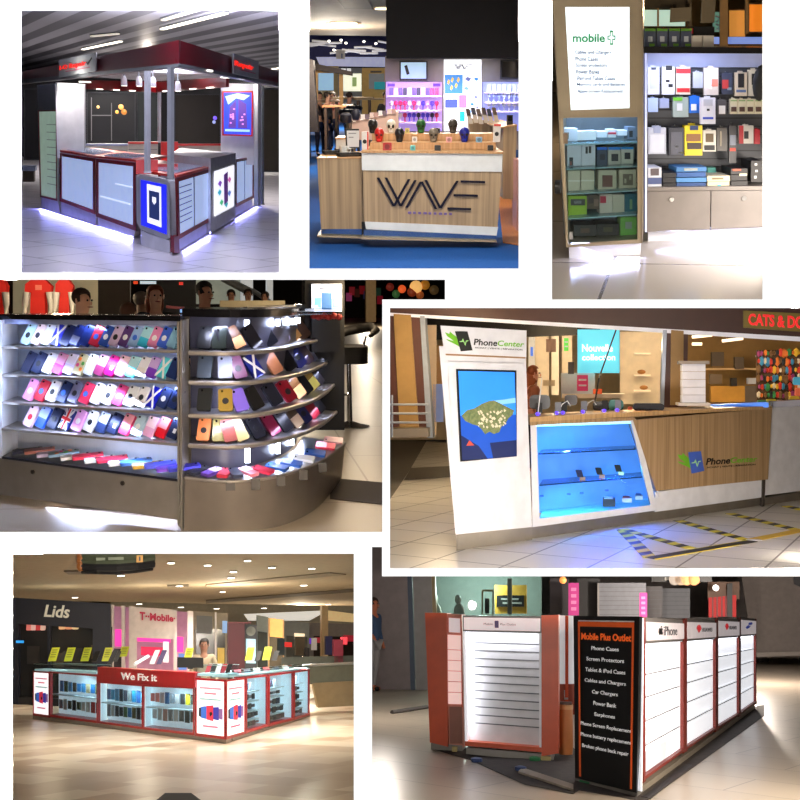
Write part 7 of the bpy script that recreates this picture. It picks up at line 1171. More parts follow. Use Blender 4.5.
    for k, (x, y, w, h, c_, Y, l) in enumerate(((671, 222, 10, 26, (226, 224, 224), 33, 'white figure stand by the far red awning'), (702, 225, 14, 40, (36, 40, 90), 33, 'dark blue display board beside the column'), (722, 240, 20, 56, (150, 50, 76), 30, 'tall crimson banner stand behind the glass rail'), (640, 226, 20, 40, (80, 70, 54), 38, 'brown kiosk block in the middle of the far mall'), (600, 228, 14, 36, (60, 80, 90), 36, 'teal dark panel behind the counter end'), (735, 215, 12, 16, (190, 40, 60), 40, 'red shop goods at the frame edge'), (655, 240, 10, 20, (40, 36, 40), 34, 'black stand in the far mall'))):
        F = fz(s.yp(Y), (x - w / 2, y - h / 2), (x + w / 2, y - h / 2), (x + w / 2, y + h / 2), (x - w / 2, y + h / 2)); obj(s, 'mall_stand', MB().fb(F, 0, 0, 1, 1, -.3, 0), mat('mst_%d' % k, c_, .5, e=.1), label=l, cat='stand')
    # glass rail and planter
    F = fz(s.yp(24), (645, 268), (770, 262), (770, 352), (668, 358)); t = thing(s, 'glass_railing', F.P(.5, 1), 'glass railing over a beige wall beyond the kiosk', 'railing'); obj(s, 'panel', MB().fb(F, 0, 0, 1, .45, -.03, 0), mat('rail_glass', (112, 116, 104), .1), t); obj(s, 'beige_wall', MB().fb(F, .1, .42, 1, 1, -.3, .05), mat('wall_beige', (150, 130, 96), .6), t); obj(s, 'handrail', MB().tube([F.P(0, 0, .02), F.P(1, 0, .02)], .03, 8), mat('rail_steel', (190, 195, 200), .3, .7), t)
    F = fz(s.yp(30), (600, 250), (770, 246), (770, 262), (600, 266)); obj(s, 'railing_far', MB().fb(F, 0, 0, 1, 1, -.05, 0), mat('rail_far', (96, 104, 102), .2), label='farther grey glass railing across the mall', cat='railing')
    # hanging sign
    t = thing(s, 'hanging_sign', s.at(*z(250, 50), 13), 'dark curved three bar direction sign hanging from the ceiling', 'sign'); dg = mat('sign_dark', (44, 44, 46), .4); gr = mat('sign_greenish', (84, 92, 72), .5)
    for k, y in enumerate((30, 42, 54)):
        pts = [s.at(*z(x, y + dy), 13 + dd) for x, dy, dd in ((176, 2, 0), (210, 3.5, -.12), (250, 4, -.18), (290, 1, -.12), (326, -4 + .0 * k, 0))]; obj(s, 'bar', MB().tube(pts, .065, 8), gr if k < 2 else dg, t)
        obj(s, 'edge_rail', MB().tube([p - V((0, .04, .075)) for p in pts], .02, 6), dg, t); obj(s, 'end_cap', MB().sph(pts[0], .075, 10), mat('cap_amber', (176, 110, 60), .4), t)
    F = fz(s.yp(12.7), (291, 33), (305, 32), (305, 47), (291, 48)); ic = obj(s, 'amber_square', MB().fb(F, 0, 0, 1, 1, -.02, 0), mat('icon_amber', (206, 150, 70), .5, e=.3), t); obj(s, 'icon', MB().fb(F, .4, .2, .62, .8, 0, .01), dg, ic); F = fz(s.yp(12.75), (205, 38), (270, 36), (270, 42), (205, 44)); obj(s, 'pale_lettering', MB().fb(F, 0, 0, .3, 1, 0, .01).fb(F, .4, 0, .9, 1, 0, .01), mat('letter_sage', (140, 150, 124), .5), t)
    # --- kiosk
    cab = mat('case_back_white', (216, 232, 236), .5, e=.45); warm = (225, 245, 250)  # case lining glows, the bright interior put into its colour
    def bay(pl, q, label, kind, dep=.45):
        F = fz(pl, *q); t = thing(s, 'kiosk_cabinet', F.P(.5, 1), label, 'cabinet'); fw = .05 if kind != 'low' else .02
        obj(s, 'frame', MB().ring(F, fw, .035, .05, -.06, 0), red, t)
        if kind == 'poster':
            p = obj(s, 'lit_panel', MB().fb(F, fw, .035, 1 - fw, .95, -.06, -.02), mat('panel_lit6', (250, 248, 250), e=1.0), t); obj(s, 'body', MB().fb(F, .1, .02, .9, 1, -.25, -.07), red, t)
            for k, (u0, u1, c_) in enumerate(((.12, .3, (40, 44, 60)), (.2, .42, (60, 120, 230)), (.38, .6, (236, 60, 90)), (.55, .78, (60, 60, 180)), (.7, .9, (150, 110, 170)))): obj(s, 'phone_print', MB().fpoly(F, [(u0, .47 + .02 * abs(k - 2)), (u1, .45 + .02 * abs(k - 2)), (u1, .72 - .02 * abs(k - 2)), (u0, .7 - .02 * abs(k - 2))], -.02, -.012 + .001 * (2 - abs(k - 2))), mat('pp6_%d' % k, c_, .5, e=.4), p)
            obj(s, 'eye_print', MB().fpoly(F, [(.48, .58), (.54, .56), (.58, .6), (.5, .65)], -.009, -.006), blk, p)
            for v, a, c_ in ((.15, .72, (236, 150, 170)), (.24, .4, (236, 130, 150)), (.34, .7, (170, 205, 205)), (.8, .5, (226, 120, 150))): obj(s, 'text_line', MB().fb(F, .5 - a / 2, v, .5 + a / 2, v + .03, -.02, -.014), mat('tl_%d' % c_[1], c_, .5, e=.5), p)
        else:
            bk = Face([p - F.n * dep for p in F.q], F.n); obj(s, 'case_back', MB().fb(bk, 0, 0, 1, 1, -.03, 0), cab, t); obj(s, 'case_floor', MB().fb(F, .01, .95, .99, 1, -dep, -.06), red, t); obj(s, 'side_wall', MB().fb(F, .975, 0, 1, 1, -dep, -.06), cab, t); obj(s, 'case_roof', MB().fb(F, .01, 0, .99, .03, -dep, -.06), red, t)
            for v in ((.5,) if kind == 'low' else (.28, .46, .64, .8)): obj(s, 'shelf', MB().fb(F, .02, v, .98 if kind == 'low' else .7, v + .02, -dep + .02, -.1), mat('shelf_frost', (200, 220, 226), .3), t)
            obj(s, 'glass_front', MB().fb(F, .05, .04, .95, .95, -.045, -.04), gls, t)
            strip(s, F.P(.06, .06, -.12), F.P(.94, .06, -.12), -F.n * .3 + V((0, 0, -1)), .05, 9, warm)
        return t, F
    cols = [(40, 120, 190), (46, 50, 58), (70, 140, 200), (60, 60, 64), (206, 206, 206), (96, 110, 50), (40, 150, 190), (130, 130, 134), (226, 226, 226), (200, 60, 60), (36, 40, 60), (110, 84, 60)]
    def packs(F, rows, nm, dep=.25):
        for r, (v0, v1, n, u0, u1, cc) in enumerate(rows):
            for i in range(n):
                u = u0 + (u1 - u0) * i / n; w = (u1 - u0) / n * .8; c_ = cc[i % len(cc)] if cc else rnd.choice(cols); jit = .04 * rnd.random()
                obj(s, 'accessory_pack', MB().fb(F, u, v0 + jit, u + w, v1 - jit, -dep - .03, -dep), mat('ap_%d_%d_%d' % c_, c_, .5), label='%s pack, %s along the %s row of the %s' % (cname(c_), ordn(i), ('upper', 'lower', 'third', 'fourth', 'bottom')[r], nm), cat='pack', group='packs in the ' + nm)
    bay(pL, ((70, 279), (105, 281), (105, 379), (70, 374)), 'narrow lightbox cabinet with a phone print at the long end', 'poster')
    t, F = bay(pL, ((105, 280), (208, 288), (208, 391), (105, 377)), 'glass fronted cabinet with blue packs beside the long end lightbox', 'low'); packs(F, [(.2, .45, 9, .12, .95, [(40, 120, 190), (60, 90, 60), (70, 150, 210), (70, 60, 50), (40, 130, 200), (60, 150, 210), (196, 180, 140)]), (.6, .84, 9, .1, .96, [(80, 90, 96), (206, 206, 206), (70, 76, 50), (60, 60, 60), (90, 100, 60), (220, 220, 220), (226, 226, 226), (200, 60, 60)])], 'cabinet beside the long end lightbox')
    t, F = bay(pL, ((210, 302), (304, 309), (304, 404), (210, 391)), 'glass fronted cabinet under the first half of the red header', 'low'); packs(F, [(.16, .46, 9, .08, .95, [(40, 100, 170), (70, 170, 220), (90, 150, 190), (50, 54, 60), (60, 66, 80), (140, 150, 150), (40, 140, 190)]), (.55, .84, 9, .08, .95, [(130, 134, 140), (200, 200, 204), (60, 60, 64), (40, 44, 50), (70, 110, 70), (40, 120, 190), (96, 96, 60), (70, 70, 76)])], 'cabinet under the header start')
    t, F = bay(pL, ((304, 309), (414, 314), (414, 417), (304, 404)), 'glass fronted cabinet under the second half of the red header', 'low'); packs(F, [(.16, .42, 9, .06, .95, [(226, 120, 110), (230, 140, 130), (210, 190, 190), (60, 110, 160), (150, 160, 170), (200, 200, 200), (50, 54, 56), (216, 200, 40), (60, 60, 50)]), (.52, .8, 8, .1, .95, [(206, 210, 212), (190, 196, 200), (190, 150, 140), (150, 150, 152), (214, 214, 214), (120, 124, 120), (90, 94, 90), (130, 120, 110)])], 'cabinet under the header end')
    bay(pL, ((416, 294), (481, 298), (481, 426), (416, 418)), 'wide lightbox cabinet with a phone print next to the kiosk corner', 'poster')
    bay(pR, ((483, 298), (524, 293), (524, 414), (483, 426)), 'lightbox cabinet with a phone print round the kiosk corner', 'poster')
    rows4 = lambda: [(.12, .27, 3, .08, .5, [(60, 80, 110), (70, 60, 80), (206, 210, 220)]), (.33, .45, 4, .1, .66, [(40, 44, 56), (60, 50, 70), (150, 150, 160)]), (.5, .63, 4, .08, .66, [(60, 56, 80), (96, 70, 90), (50, 50, 56)]), (.66, .79, 5, .06, .8, [(66, 58, 60), (50, 50, 60)]), (.82, .94, 5, .06, .85, [(120, 84, 84), (90, 110, 100), (64, 56, 60), (150, 110, 110)])]
    for q, l, nm in ((((525, 292), (572, 287), (572, 398), (525, 413)), 'glass cabinet of stacked boxes next to the corner on the short side', 'first short side cabinet'), (((573, 287), (627, 280), (627, 384), (573, 398)), 'glass cabinet of stacked boxes in the middle of the short side', 'middle short side cabinet'), (((628, 280), (661, 275), (661, 374), (628, 384)), 'glass cabinet of stacked boxes at the end of the short side', 'end short side cabinet')):
        t, F = bay(pR, q, l, 'tall'); packs(F, rows4(), nm, .2)
    F = fz(pL, (208, 271), (416, 283), (416, 315), (208, 303), off=.05); t = thing(s, 'red_header', F.P(.5, 1), 'raised red header board with white shop lettering', 'sign'); obj(s, 'board', MB().fb(F, 0, 0, 1, 1, -.3, 0), red, t); text(s, 'lettering', 'We Fix it', F, .275, .27, .65, .74, mat('letter_white6', (240, 240, 240), .5, e=.3), t, 0, .02, bold=.018)
    for pl, q, nm in ((pL, ((70, 374), (482, 426), (482, 436), (70, 382)), 'steel plinth along the long side of the kiosk'), (pR, ((482, 426), (661, 374), (661, 380), (482, 436)), 'steel plinth along the short side of the kiosk')):
        F = fz(pl, *q, off=-.03); obj(s, 'kiosk_plinth', MB().fb(F, .06 if pl is pR else 0, 0, 1, 1, -.3, 0), st, label=nm, cat='plinth')
    # glass cases on the top
    tl = mat('top_lit', (190, 226, 230), .2, e=.3)
    for pl, q, l in ((pL, ((72, 264), (206, 268), (206, 286), (72, 279)), 'low glass case on the long side near its end'), (pR, ((486, 283), (660, 266), (660, 274), (486, 294)), 'low glass case along the short side'), (pL, ((420, 266), (484, 268), (484, 292), (420, 290)), 'glass case full of phones at the corner')):
        F = fz(pl, *q); t = thing(s, 'counter_case', F.P(.5, 1), l, 'case'); obj(s, 'lit_base', MB().fb(F, .01, .75, .99, 1, -.6, -.02), tl, t); obj(s, 'glass_box', MB().fb(F, 0, 0, 1, .95, -.65, 0), gls, t); obj(s, 'top_rim', MB().fb(F, 0, -.02, 1, .04, -.02, .0).fb(F, 0, -.02, 1, .04, -.67, -.65), mat('rim_pale', (170, 200, 200), .3), t)
    for i in range(5):
        p = s.on(pL, *z(430 + 11 * i, 281)) + DR * .35; X = V((1, 0, 0)); U = V((.35, .3, 1)).normalized(); obj(s, 'case_phone', MB().slab(p + V((0, 0, .04)), X, U, X.cross(U), .08, .17, .012), mat('cp6_%d' % (i % 3), ((150, 40, 50), (24, 24, 28), (200, 200, 204))[i % 3], .4), label='tilted phone in the corner glass case, %s along' % ordn(i), cat='phone', group='phones in the corner case')
    for i in range(7):
        p = s.on(pR, *z(505 + 20 * i, 283 - 2 * i)) + DL * .3; obj(s, 'case_phone', MB().slab(p, V((1, 0, 0)), V((0, 1, .1)).normalized(), V((0, 0, 1)), .12, .3, .03), mat('cq6_%d' % (i % 3), ((210, 214, 220), (160, 60, 80), (60, 70, 90))[i % 3], .4), label='flat phone in the low short side case, %s from the corner' % ordn(i), cat='phone', group='phones in the short side case')
    for i, (x, y, dx) in enumerate(((115, 258, 4), (149, 258, 4), (184, 258, 4), (229, 258, 4), (265, 252, 3), (403, 255, 3), (533, 257, 4), (570, 256, 3))):
        Yq = s.on(pL, *z(min(x, 480), 282)).y + (1.2 if x < 260 else 3.0) if x < 480 else 21; X = V((1, 0, 0)); c = s.at(*z(x, y - 14), Yq); U = V((.22, .2, 1)).normalized(); h = 27 * .46875 / 1000 * Yq * (1 if i not in (4, 5) else .75); w = 15 * .46875 / 1000 * Yq
        t = thing(s, 'price_sign', c - V((0, 0, h / 2)), 'yellow tilted price card on the kiosk counter, ' + ['first from the long end', 'second from the long end', 'third from the long end', 'just before the red header', 'behind the red header', 'beside the seller', 'beyond the red column', 'last toward the far mall'][i], 'price sign', 'yellow price cards'); cd = obj(s, 'card', MB().slab(c, X, U, X.cross(U), w, h, .02, .05), mat('card_yellow', (200, 206, 50), .5, e=.15), t); m = MB()
        for k in range(4): m.prism([c - X.cross(U) * -.0 + X * (w * a) + U * (h * (.3 - .17 * k + b)) + V((0, -.03, 0)) for a, b in ((-.35, 0), (.3, 0), (.3, .06), (-.35, .06))], (0, -.004, 0))
        obj(s, 'text_line', m, mat('card_text', (140, 146, 50), .5), cd)
        if i not in (4, 5): q = c + V((w * 1.2, .1, -.05)); obj(s, 'demo_tablet', MB().slab(q, X, V((.35, .3, 1)).normalized(), V((0, -1, .3)).normalized(), w * .7, h * .8, .02), blk, label='black demo tablet leaning beside the yellow card, ' + ['at the long end', 'second in the row', 'third in the row', 'before the red header', '', '', 'beyond the red column', 'last toward the far mall'][i], cat='tablet', group='demo tablets')
    for k, (x, l) in enumerate(((240, 'small black phone stand on the counter behind the header'), (330, 'white phone stand behind the header'), (345, 'dark phone stand behind the header near the seller'))):
        c = s.at(*z(x, 250), 21.5); obj(s, 'phone_stand', MB().slab(c, V((1, 0, 0)), V((.4, .2, 1)).normalized(), V((0, -1, .2)).normalized(), .1, .3, .03), [blk, wh, mat('stand_violet', (70, 60, 100), .4)][k], label=l, cat='phone stand')
    a, b = s.at(*z(288, 265), 19), s.at(*z(316, 248), 19.6); obj(s, 'white_case_edge', MB().tube([a, b], .03, 6), mat('edge_white', (226, 232, 236), .3, e=.3), label='slanting white glass edge strip above the red header', cat='strip')
    F = fz(s.yp(17.6), (378, 250), (434, 251), (434, 273), (378, 272)); t = thing(s, 'till_monitor', F.P(.5, 1), 'black till monitor seen from behind on the header', 'monitor'); obj(s, 'casing', MB().fb(F, 0, 0, 1, 1, -.08, 0), blk, t); obj(s, 'foot', MB().fb(F, .4, .8, .6, 1.15, -.16, -.1), blk, t)
    # red column and lit cooler
    F = fz(s.yp(21.5), (487, 177), (522, 177), (522, 284), (487, 284)); t = thing(s, 'red_column', F.P(.5, 1), 'deep red upright box column inside the kiosk', 'column box'); obj(s, 'body', MB().fb(F, 0, 0, 1, 1, -.6, 0), redd, t); obj(s, 'cap', MB().fb(F, 0, -.02, 1.4, .01, -.6, .02), mat('cap_wine', (90, 20, 24), .4), t)
    F = fz(s.yp(21.8), (522, 179), (548, 181), (548, 284), (522, 284)); t = thing(s, 'lit_cooler', F.P(.5, 1), 'upright cabinet with a pale lit door beside the red column', 'cabinet'); obj(s, 'body', MB().fb(F, 0, 0, 1, 1, -.5, 0), mat('cooler_dark', (50, 50, 54), .4), t); obj(s, 'lit_door', MB().fb(F, .1, .3, .9, .8, 0, .02), mat('cooler_glow', (170, 205, 220), e=.55), t); obj(s, 'emblem', MB().lathe(F.P(.5, .14, 0), [(.1, 0), (.1, .02)], 14, ax=(0, -1, 0)), mat('emblem_grey', (130, 130, 120), .4), t)
    # seller
    b = s.at(*z(436, 209), 20.5); person(s, (b.x, 20.5, 0), -.1, b.z, 'seller in a beige jacket standing behind the till', ((130, 92, 72), (150, 136, 112), (40, 40, 50), (24, 20, 20)), nod=.1)
    a = [s.fl(*z(*q), .006) for q in ((352, 542), (408, 542), (432, 560), (330, 560))]; obj(s, 'floor_mat', MB().prism(a, (0, 0, .012)), mat('mat_grey', (66, 68, 70), .9), label='dark grey floor mat at the bottom of the mall floor', cat='mat')
    edge_fill_lamps(s, 5, 260, (255, 245, 232), 't', aim=(183, 795)); edge_fill_lamps(s, 5, 110, (255, 245, 232), 'tlr')
    for x, y, pw in ((300, 640, 700), (230, 632, 260), (60, 640, 20), (150, 640, 40)): bulb(s, s.at(x, 612, 40 if x > 250 else 25), pw, (255, 236, 205), .2)  # added lamps without fittings, brightening the far mall shops
def scene7():
    s = S(OPEN[6], 586, 612); surround(6, 60, (96, 92, 90), r=200, b=200)
    z = lambda x, y: (360 + x * .55, 540 + y * .55)
    orange = mat('kiosk_orange', (206, 78, 34), .4); wh = mat('laminate_bright', (222, 222, 226), .35); blk = mat('soft_black', (16, 16, 18), .5); st = mat('plinth_grey', (134, 130, 124), .35, .4); trim = mat('trim_grey', (110, 106, 104), .4); gap = mat('slot_dark', (90, 90, 92), .5)
    floor_poly(s, [(368, 808), (806, 808), (806, 622), (368, 622)], 0, mat('tile_large_beige', (170, 158, 142), .3, kind='tile', c2=(112, 102, 92), s=1.7, sq=.5, rot=.5, bo=.5, mortar=.008))
    def fz(pl, *q, off=0): return s.face(pl, *[z(*p) for p in q], off=off)
    # planes
    pR = s.vpx(z(505, 470), z(720, 307)); DR = (s.fl(*z(720, 307)) - s.fl(*z(505, 470))).normalized(); pS = s.vpx(z(392, 440), z(503, 470)); pS += (DR * -1,); pR += ((pR[1] + V((0, -.6, 0))).normalized(),)
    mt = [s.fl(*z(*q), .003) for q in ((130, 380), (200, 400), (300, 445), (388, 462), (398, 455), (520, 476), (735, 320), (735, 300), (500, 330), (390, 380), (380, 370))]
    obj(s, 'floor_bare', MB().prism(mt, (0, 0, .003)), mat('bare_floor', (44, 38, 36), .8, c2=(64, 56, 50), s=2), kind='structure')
    pc = s.yp(s.fl(*z(265, 398)).y)
    # white central unit
    F = fz(pc, (187, 137), (330, 139), (330, 386), (191, 374)); t = thing(s, 'slatwall_unit', s.fl(*z(265, 402)), 'white lit slatwall unit framed in orange with a lettered header', 'display unit')
    obj(s, 'back', MB().fb(F, 0, 0, 1, 1, -.5, -.18), wh, t)
    lg = mat('slat_white', (198, 196, 196), .4)
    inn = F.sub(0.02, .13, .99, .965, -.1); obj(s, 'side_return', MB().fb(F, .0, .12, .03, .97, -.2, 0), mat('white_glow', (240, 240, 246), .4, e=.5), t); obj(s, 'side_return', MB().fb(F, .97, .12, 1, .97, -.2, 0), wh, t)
    sw = obj(s, 'slatwall', MB().fb(F, .03, .13, .97, .965, -.18, -.14), lg, t); m = MB()
    for k in range(11): m.fb(F, .12, .205 + .062 * k + .004, .97, .205 + .062 * k + .013, -.14, -.136)
    o = obj(s, 'slat_groove', m, gap, sw)
    obj(s, 'bottom_rail', MB().fb(F, 0, .965, 1, 1, -.3, .01), orange, t); Hd = F.sub(0, 0, 1, .125); h = obj(s, 'header', MB().fb(Hd, 0, 0, 1, 1, -.3, .02), trim, t); obj(s, 'header_panel', MB().fb(Hd, .015, .12, .985, .9, .02, .03), mat('panel_pinkish', (232, 216, 218), e=.45), h)
    obj(s, 'emblem', MB().fb(Hd, .41, .3, .46, .74, .03, .036), mat('emblem_violet', (90, 70, 110), .5, e=.2), h); text(s, 'lettering', 'Mobile', Hd, .27, .44, .39, .58, mat('letter_grey7', (130, 126, 130), .5), h, .03, .034); text(s, 'lettering', 'Plus Outlet', Hd, .48, .44, .68, .58, mat('letter_grey7', (130, 126, 130), .5), h, .03, .034)
    Sd = fz((pc[0], pc[1]), (330, 137), (361, 136), (361, 388), (330, 393)); obj(s, 'orange_side', MB().fb(Sd, 0, 0, 1, 1, -.5, 0), orange, t)
    P = fz(pc, (193, 377), (352, 391), (352, 405), (193, 389), off=-.05); obj(s, 'plinth', MB().fb(P, 0, 0, 1, 1, -.35, 0), st, t); obj(s, 'base_block', MB().fb(P, .86, .2, .97, 1.05, 0, .08), mat('block_pine', (190, 170, 110), .6), t)
    strip(s, F.P(.05, .14, -.05), F.P(.95, .14, -.05), V((0, .4, -1)), .06, 3.5, (240, 244, 255)); strip(s, F.P(.04, .15, -.06), F.P(.04, .95, -.06), V((1, .5, 0)), .04, 5, (240, 244, 255))
    # orange tower
    pl2 = s.yp(s.fl(*z(140, 384)).y); F = fz(pl2, (118, 132), (158, 133), (160, 376), (127, 368)); t = thing(s, 'orange_tower', s.fl(*z(150, 384)), 'orange end tower with a narrow white lit face', 'display unit'); obj(s, 'orange_side', MB().fb(F, 0, 0, 1, 1, -.4, 0), orange, t)
    F2 = fz(pl2, (158, 134), (185, 136), (188, 378), (160, 378), off=-.02); obj(s, 'face_frame', MB().fb(F2, 0, 0, 1, 1, -.4, -.05), mat('frame_pink_white', (206, 130, 110), .5), t); obj(s, 'header_panel', MB().fb(F2, .1, .03, .85, .14, -.05, -.03), mat('panel_pinkish', (232, 216, 218), e=.45), t); g = obj(s, 'lit_face', MB().fb(F2, .0, .16, .9, .68, -.05, -.03), mat('panel_rose_white', (244, 205, 198), e=.62), t); m = MB()
    for k in range(5): m.fb(F2, 0.02, .27 + .08 * k, .9, .275 + .08 * k, -.03, -.027)
    obj(s, 'slat_groove', m, mat('slot_rose', (206, 160, 150), .5), g); obj(s, 'orange_edge', MB().fb(F2, .92, 0, 1, .7, -.05, 0), orange, t); obj(s, 'lower_door', MB().fb(F2, .1, .7, .9, .97, -.05, -.02), mat('door_shade', (150, 96, 80), .5), t)
    P = fz(pl2, (129, 369), (186, 374), (186, 384), (129, 381), off=-.05); obj(s, 'plinth', MB().fb(P, 0, 0, 1, 1, -.3, 0), st, t); obj(s, 'base_block', MB().fb(P, .7, .2, .85, 1.1, 0, .08), mat('block_pine', (190, 170, 110), .6), t)
    # rear unit between
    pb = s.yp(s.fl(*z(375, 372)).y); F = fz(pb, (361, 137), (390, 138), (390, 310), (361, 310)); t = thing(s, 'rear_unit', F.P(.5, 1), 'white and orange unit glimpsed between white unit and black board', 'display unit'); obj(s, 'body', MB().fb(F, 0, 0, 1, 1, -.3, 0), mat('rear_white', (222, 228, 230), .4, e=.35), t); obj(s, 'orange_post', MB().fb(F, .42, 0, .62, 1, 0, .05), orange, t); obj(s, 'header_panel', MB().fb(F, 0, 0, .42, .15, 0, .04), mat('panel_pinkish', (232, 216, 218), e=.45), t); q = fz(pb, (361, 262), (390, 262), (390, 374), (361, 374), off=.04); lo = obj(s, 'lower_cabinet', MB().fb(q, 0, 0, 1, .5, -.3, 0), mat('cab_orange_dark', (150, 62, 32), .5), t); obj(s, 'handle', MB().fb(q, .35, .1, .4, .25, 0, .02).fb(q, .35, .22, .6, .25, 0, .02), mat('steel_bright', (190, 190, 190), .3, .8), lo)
    c = s.fl(*z(374, 390)); r = 13 * .55 / 1000 * c.y; t = thing(s, 'round_bucket', c, 'round orange tub with a wooden lid behind the black board', 'tub'); obj(s, 'drum', MB().lathe(c, [(r * .9, 0), (r, .1), (r, .5)], 20), mat('tub_amber', (190, 116, 56), .5), t, smooth=True); obj(s, 'lid', MB().lathe(c + V((0, 0, .5)), [(r * 1.05, 0), (r * 1.05, .05)], 20), mat('lid_wood', (206, 150, 90), .5, kind='wood'), t); obj(s, 'crossbar', MB().box(c + V((0, 0, .565)), (r * 1.8, .05, .03)), mat('bar_dark', (80, 60, 50), .5), t)
    # black board
    F = fz(pS, (388, 138), (508, 139), (503, 460), (391, 432)); t = thing(s, 'sign_board', s.fl(*z(450, 455)), 'tall black sign board with orange edging and white lettering', 'sign board'); obj(s, 'board', MB().fb(F, 0, 0, 1, 1, -.12, 0), mat('board_black', (18, 20, 22), .35), t)
    obj(s, 'white_line', MB().fb(F, .08, .026, .93, .034, 0, .006), wh, t); ob = mat('edge_orange', (226, 92, 36), .5, e=.15); fr = F.sub(.075, .035, .93, .985); obj(s, 'orange_edging', MB().fb(fr, 0, 0, 1, .032, 0, .006).fb(fr, 0, 0, .035, 1, 0, .006).fb(fr, .965, 0, 1, 1, 0, .006), ob, t)
    text(s, 'heading', 'Mobile Plus Outlet', F, .13, .105, .89, .148, mat('letter_orange', (236, 100, 36), .5, e=.35), t, 0, .006, bold=.025)
    wt = mat('letter_white7', (236, 236, 236), .5, e=.3)
    for i, (tx, w, de) in enumerate((('Phone Cases', .42, 0), ('Screen Protectors', .58, 0), ('Tablet & iPod Cases', .62, 0), ('Cables and Chargers', .64, .15), ('Car Chargers', .4, .15), ('Power Bank', .36, 0), ('Earphones', .32, .15), ('iPhone Screen Replacement', .82, .15), ('iPhone battery replacement', .82, .15), ('Broken phone back repair', .74, .15))):
        v = .185 + .0665 * i; text(s, 'lettering', tx, F, .5 - w / 2, v, .5 + w / 2, v + .024 * (1 + de * 1.2), wt, t, 0, .005, bold=.012)
    E = fz(pR, (509.5, 142), (514, 142), (510.5, 456), (506, 456)); obj(s, 'white_edge', MB().fb(E, 0, 0, .5, 1, -.05, .03), mat('edge_lit', (236, 238, 244), e=.6), t)
    P = fz(pS, (391, 432), (503, 460), (503, 472), (391, 447), off=-.03); obj(s, 'plinth', MB().fb(P, 0, 0, 1, 1, -.3, 0), st, t); obj(s, 'green_tape', MB().fb(P, .08, .1, .25, .5, 0, .006), mat('tape_green', (40, 110, 70), .5), t)
    # bays along the right
    xs = [(513, 590, 146, 148, 440, 384), (590, 648, 148, 148, 384, 345), (648, 690, 147, 147, 345, 318), (690, 720, 146, 146, 318, 296)]
    brown = mat('post_redbrown', (126, 44, 34), .45); shw = mat('bay_white', (240, 242, 248), .4, e=.75)
    for k, (x0, x1, ya, yb, ba, bb) in enumerate(xs):
        F = fz(pR, (x0, ya - 6), (x1, yb - 3), (x1, bb + 2), (x0, ba + 2)); t = thing(s, 'brand_bay', F.P(.5, 1), ['lit white shelf bay whose header shows a black apple and lettering', 'lit white shelf bay with a red flower header beside the apple bay', 'lit white shelf bay with a red flower header, farther of the two', 'lit white shelf bay with a blue emblem at the row end'][k], 'display bay')
        hh = .17 + .012 * k; obj(s, 'header', MB().fb(F, 0, 0, 1, hh, -.4, 0), trim, t); hp = obj(s, 'header_panel', MB().fb(F, .06, .03, .96, hh - .02, 0, .015), mat('panel_greyrose', (214, 204, 206), e=.4), t)
        obj(s, 'back', MB().fb(F, .04, hh, .96, .97, -.3, -.035), shw, t); obj(s, 'post', MB().fb(F, 0, 0, .05, 1, -.04, .01), brown, t); obj(s, 'post', MB().fb(F, .95, 0, 1, 1, -.04, .01), brown, t); obj(s, 'bottom_rail', MB().fb(F, 0, .965, 1, .985, -.4, .015), brown, t)
        for j, v in enumerate((.36, .5, .645, .79)): obj(s, 'shelf', MB().fb(F, .05, v - .005, .86, v, -.035, 0), mat('shelf_lit_white', (226, 230, 236), .4, e=.45), t); obj(s, 'shelf_front', MB().fb(F, .05, v, .86, v + .006, -.01, .002), mat('shelf_line', (96, 90, 92), .5), t)
        if k == 0: obj(s, 'bottom_box', MB().fb(F, .1, .84, .55, .955, -.035, -.01), mat('box_frost', (206, 212, 220), .4, e=.4), t)
        hs = lambda a, b, c_, d: F.sub(a, b, c_, d, .015)
        if k == 0:
            f = hs(.31, .055, .41, .115); a = obj(s, 'apple_emblem', MB().fpoly(f, [(.5, .28), (.75, .2), (.95, .38), (.82, .5), (.84, .66), (1, .76), (.8, 1), (.5, .95), (.2, 1), (.02, .7), (.08, .35), (.25, .2)], 0, .006), blk, hp); obj(s, 'leaf', MB().fpoly(f, [(.5, .2), (.55, .02), (.75, -.05), (.68, .14)], 0, .006), blk, a); text(s, 'lettering', 'iPhone', hs(.43, .055, .76, .12), 0, 0, 1, 1, mat('letter_slate', (70, 70, 76), .5), hp, 0, .006, bold=.0)
        elif k < 3:
            f = hs(.3, .05, .44, .12); m = MB()
            for a in range(8):
                an = math.radians(200 + 20 * a); m.fpoly(f, [(.5, .95), (.5 + .5 * math.cos(an) - .05 * math.sin(an), .6 + .58 * math.sin(an) + .05), (.5 + .56 * math.cos(an), .6 + .62 * math.sin(an)), (.5 + .5 * math.cos(an + .22), .6 + .55 * math.sin(an + .22))], 0, .005 + .0004 * a)
            obj(s, 'flower_emblem', m, mat('emblem_red', (206, 30, 40), .5, e=.3), hp); text(s, 'lettering', 'HUAWEI', hs(.47, .075, .8, .11), 0, 0, 1, 1, mat('letter_slate', (70, 70, 76), .5), hp, 0, .006)
        else:
            f = hs(.3, .045, .7, .13); obj(s, 'blue_emblem', MB().fpoly(f, [(0, .75), (.2, .55), (.6, .35), (.4, .62), (.75, .5), (.5, .8), (.15, .95)], 0, .006).fpoly(f, [(.35, .35), (.5, .12), (.95, .02), (1, .3), (.7, .42)], 0, .006), mat('emblem_blue', (30, 60, 160), .5, e=.3), hp)
        strip(s, F.P(.08, hh + .005, .0), F.P(.92, hh + .005, .0), -pR[1] * .35 + V((0, 0, -1)), .02, 3, (240, 244, 255))
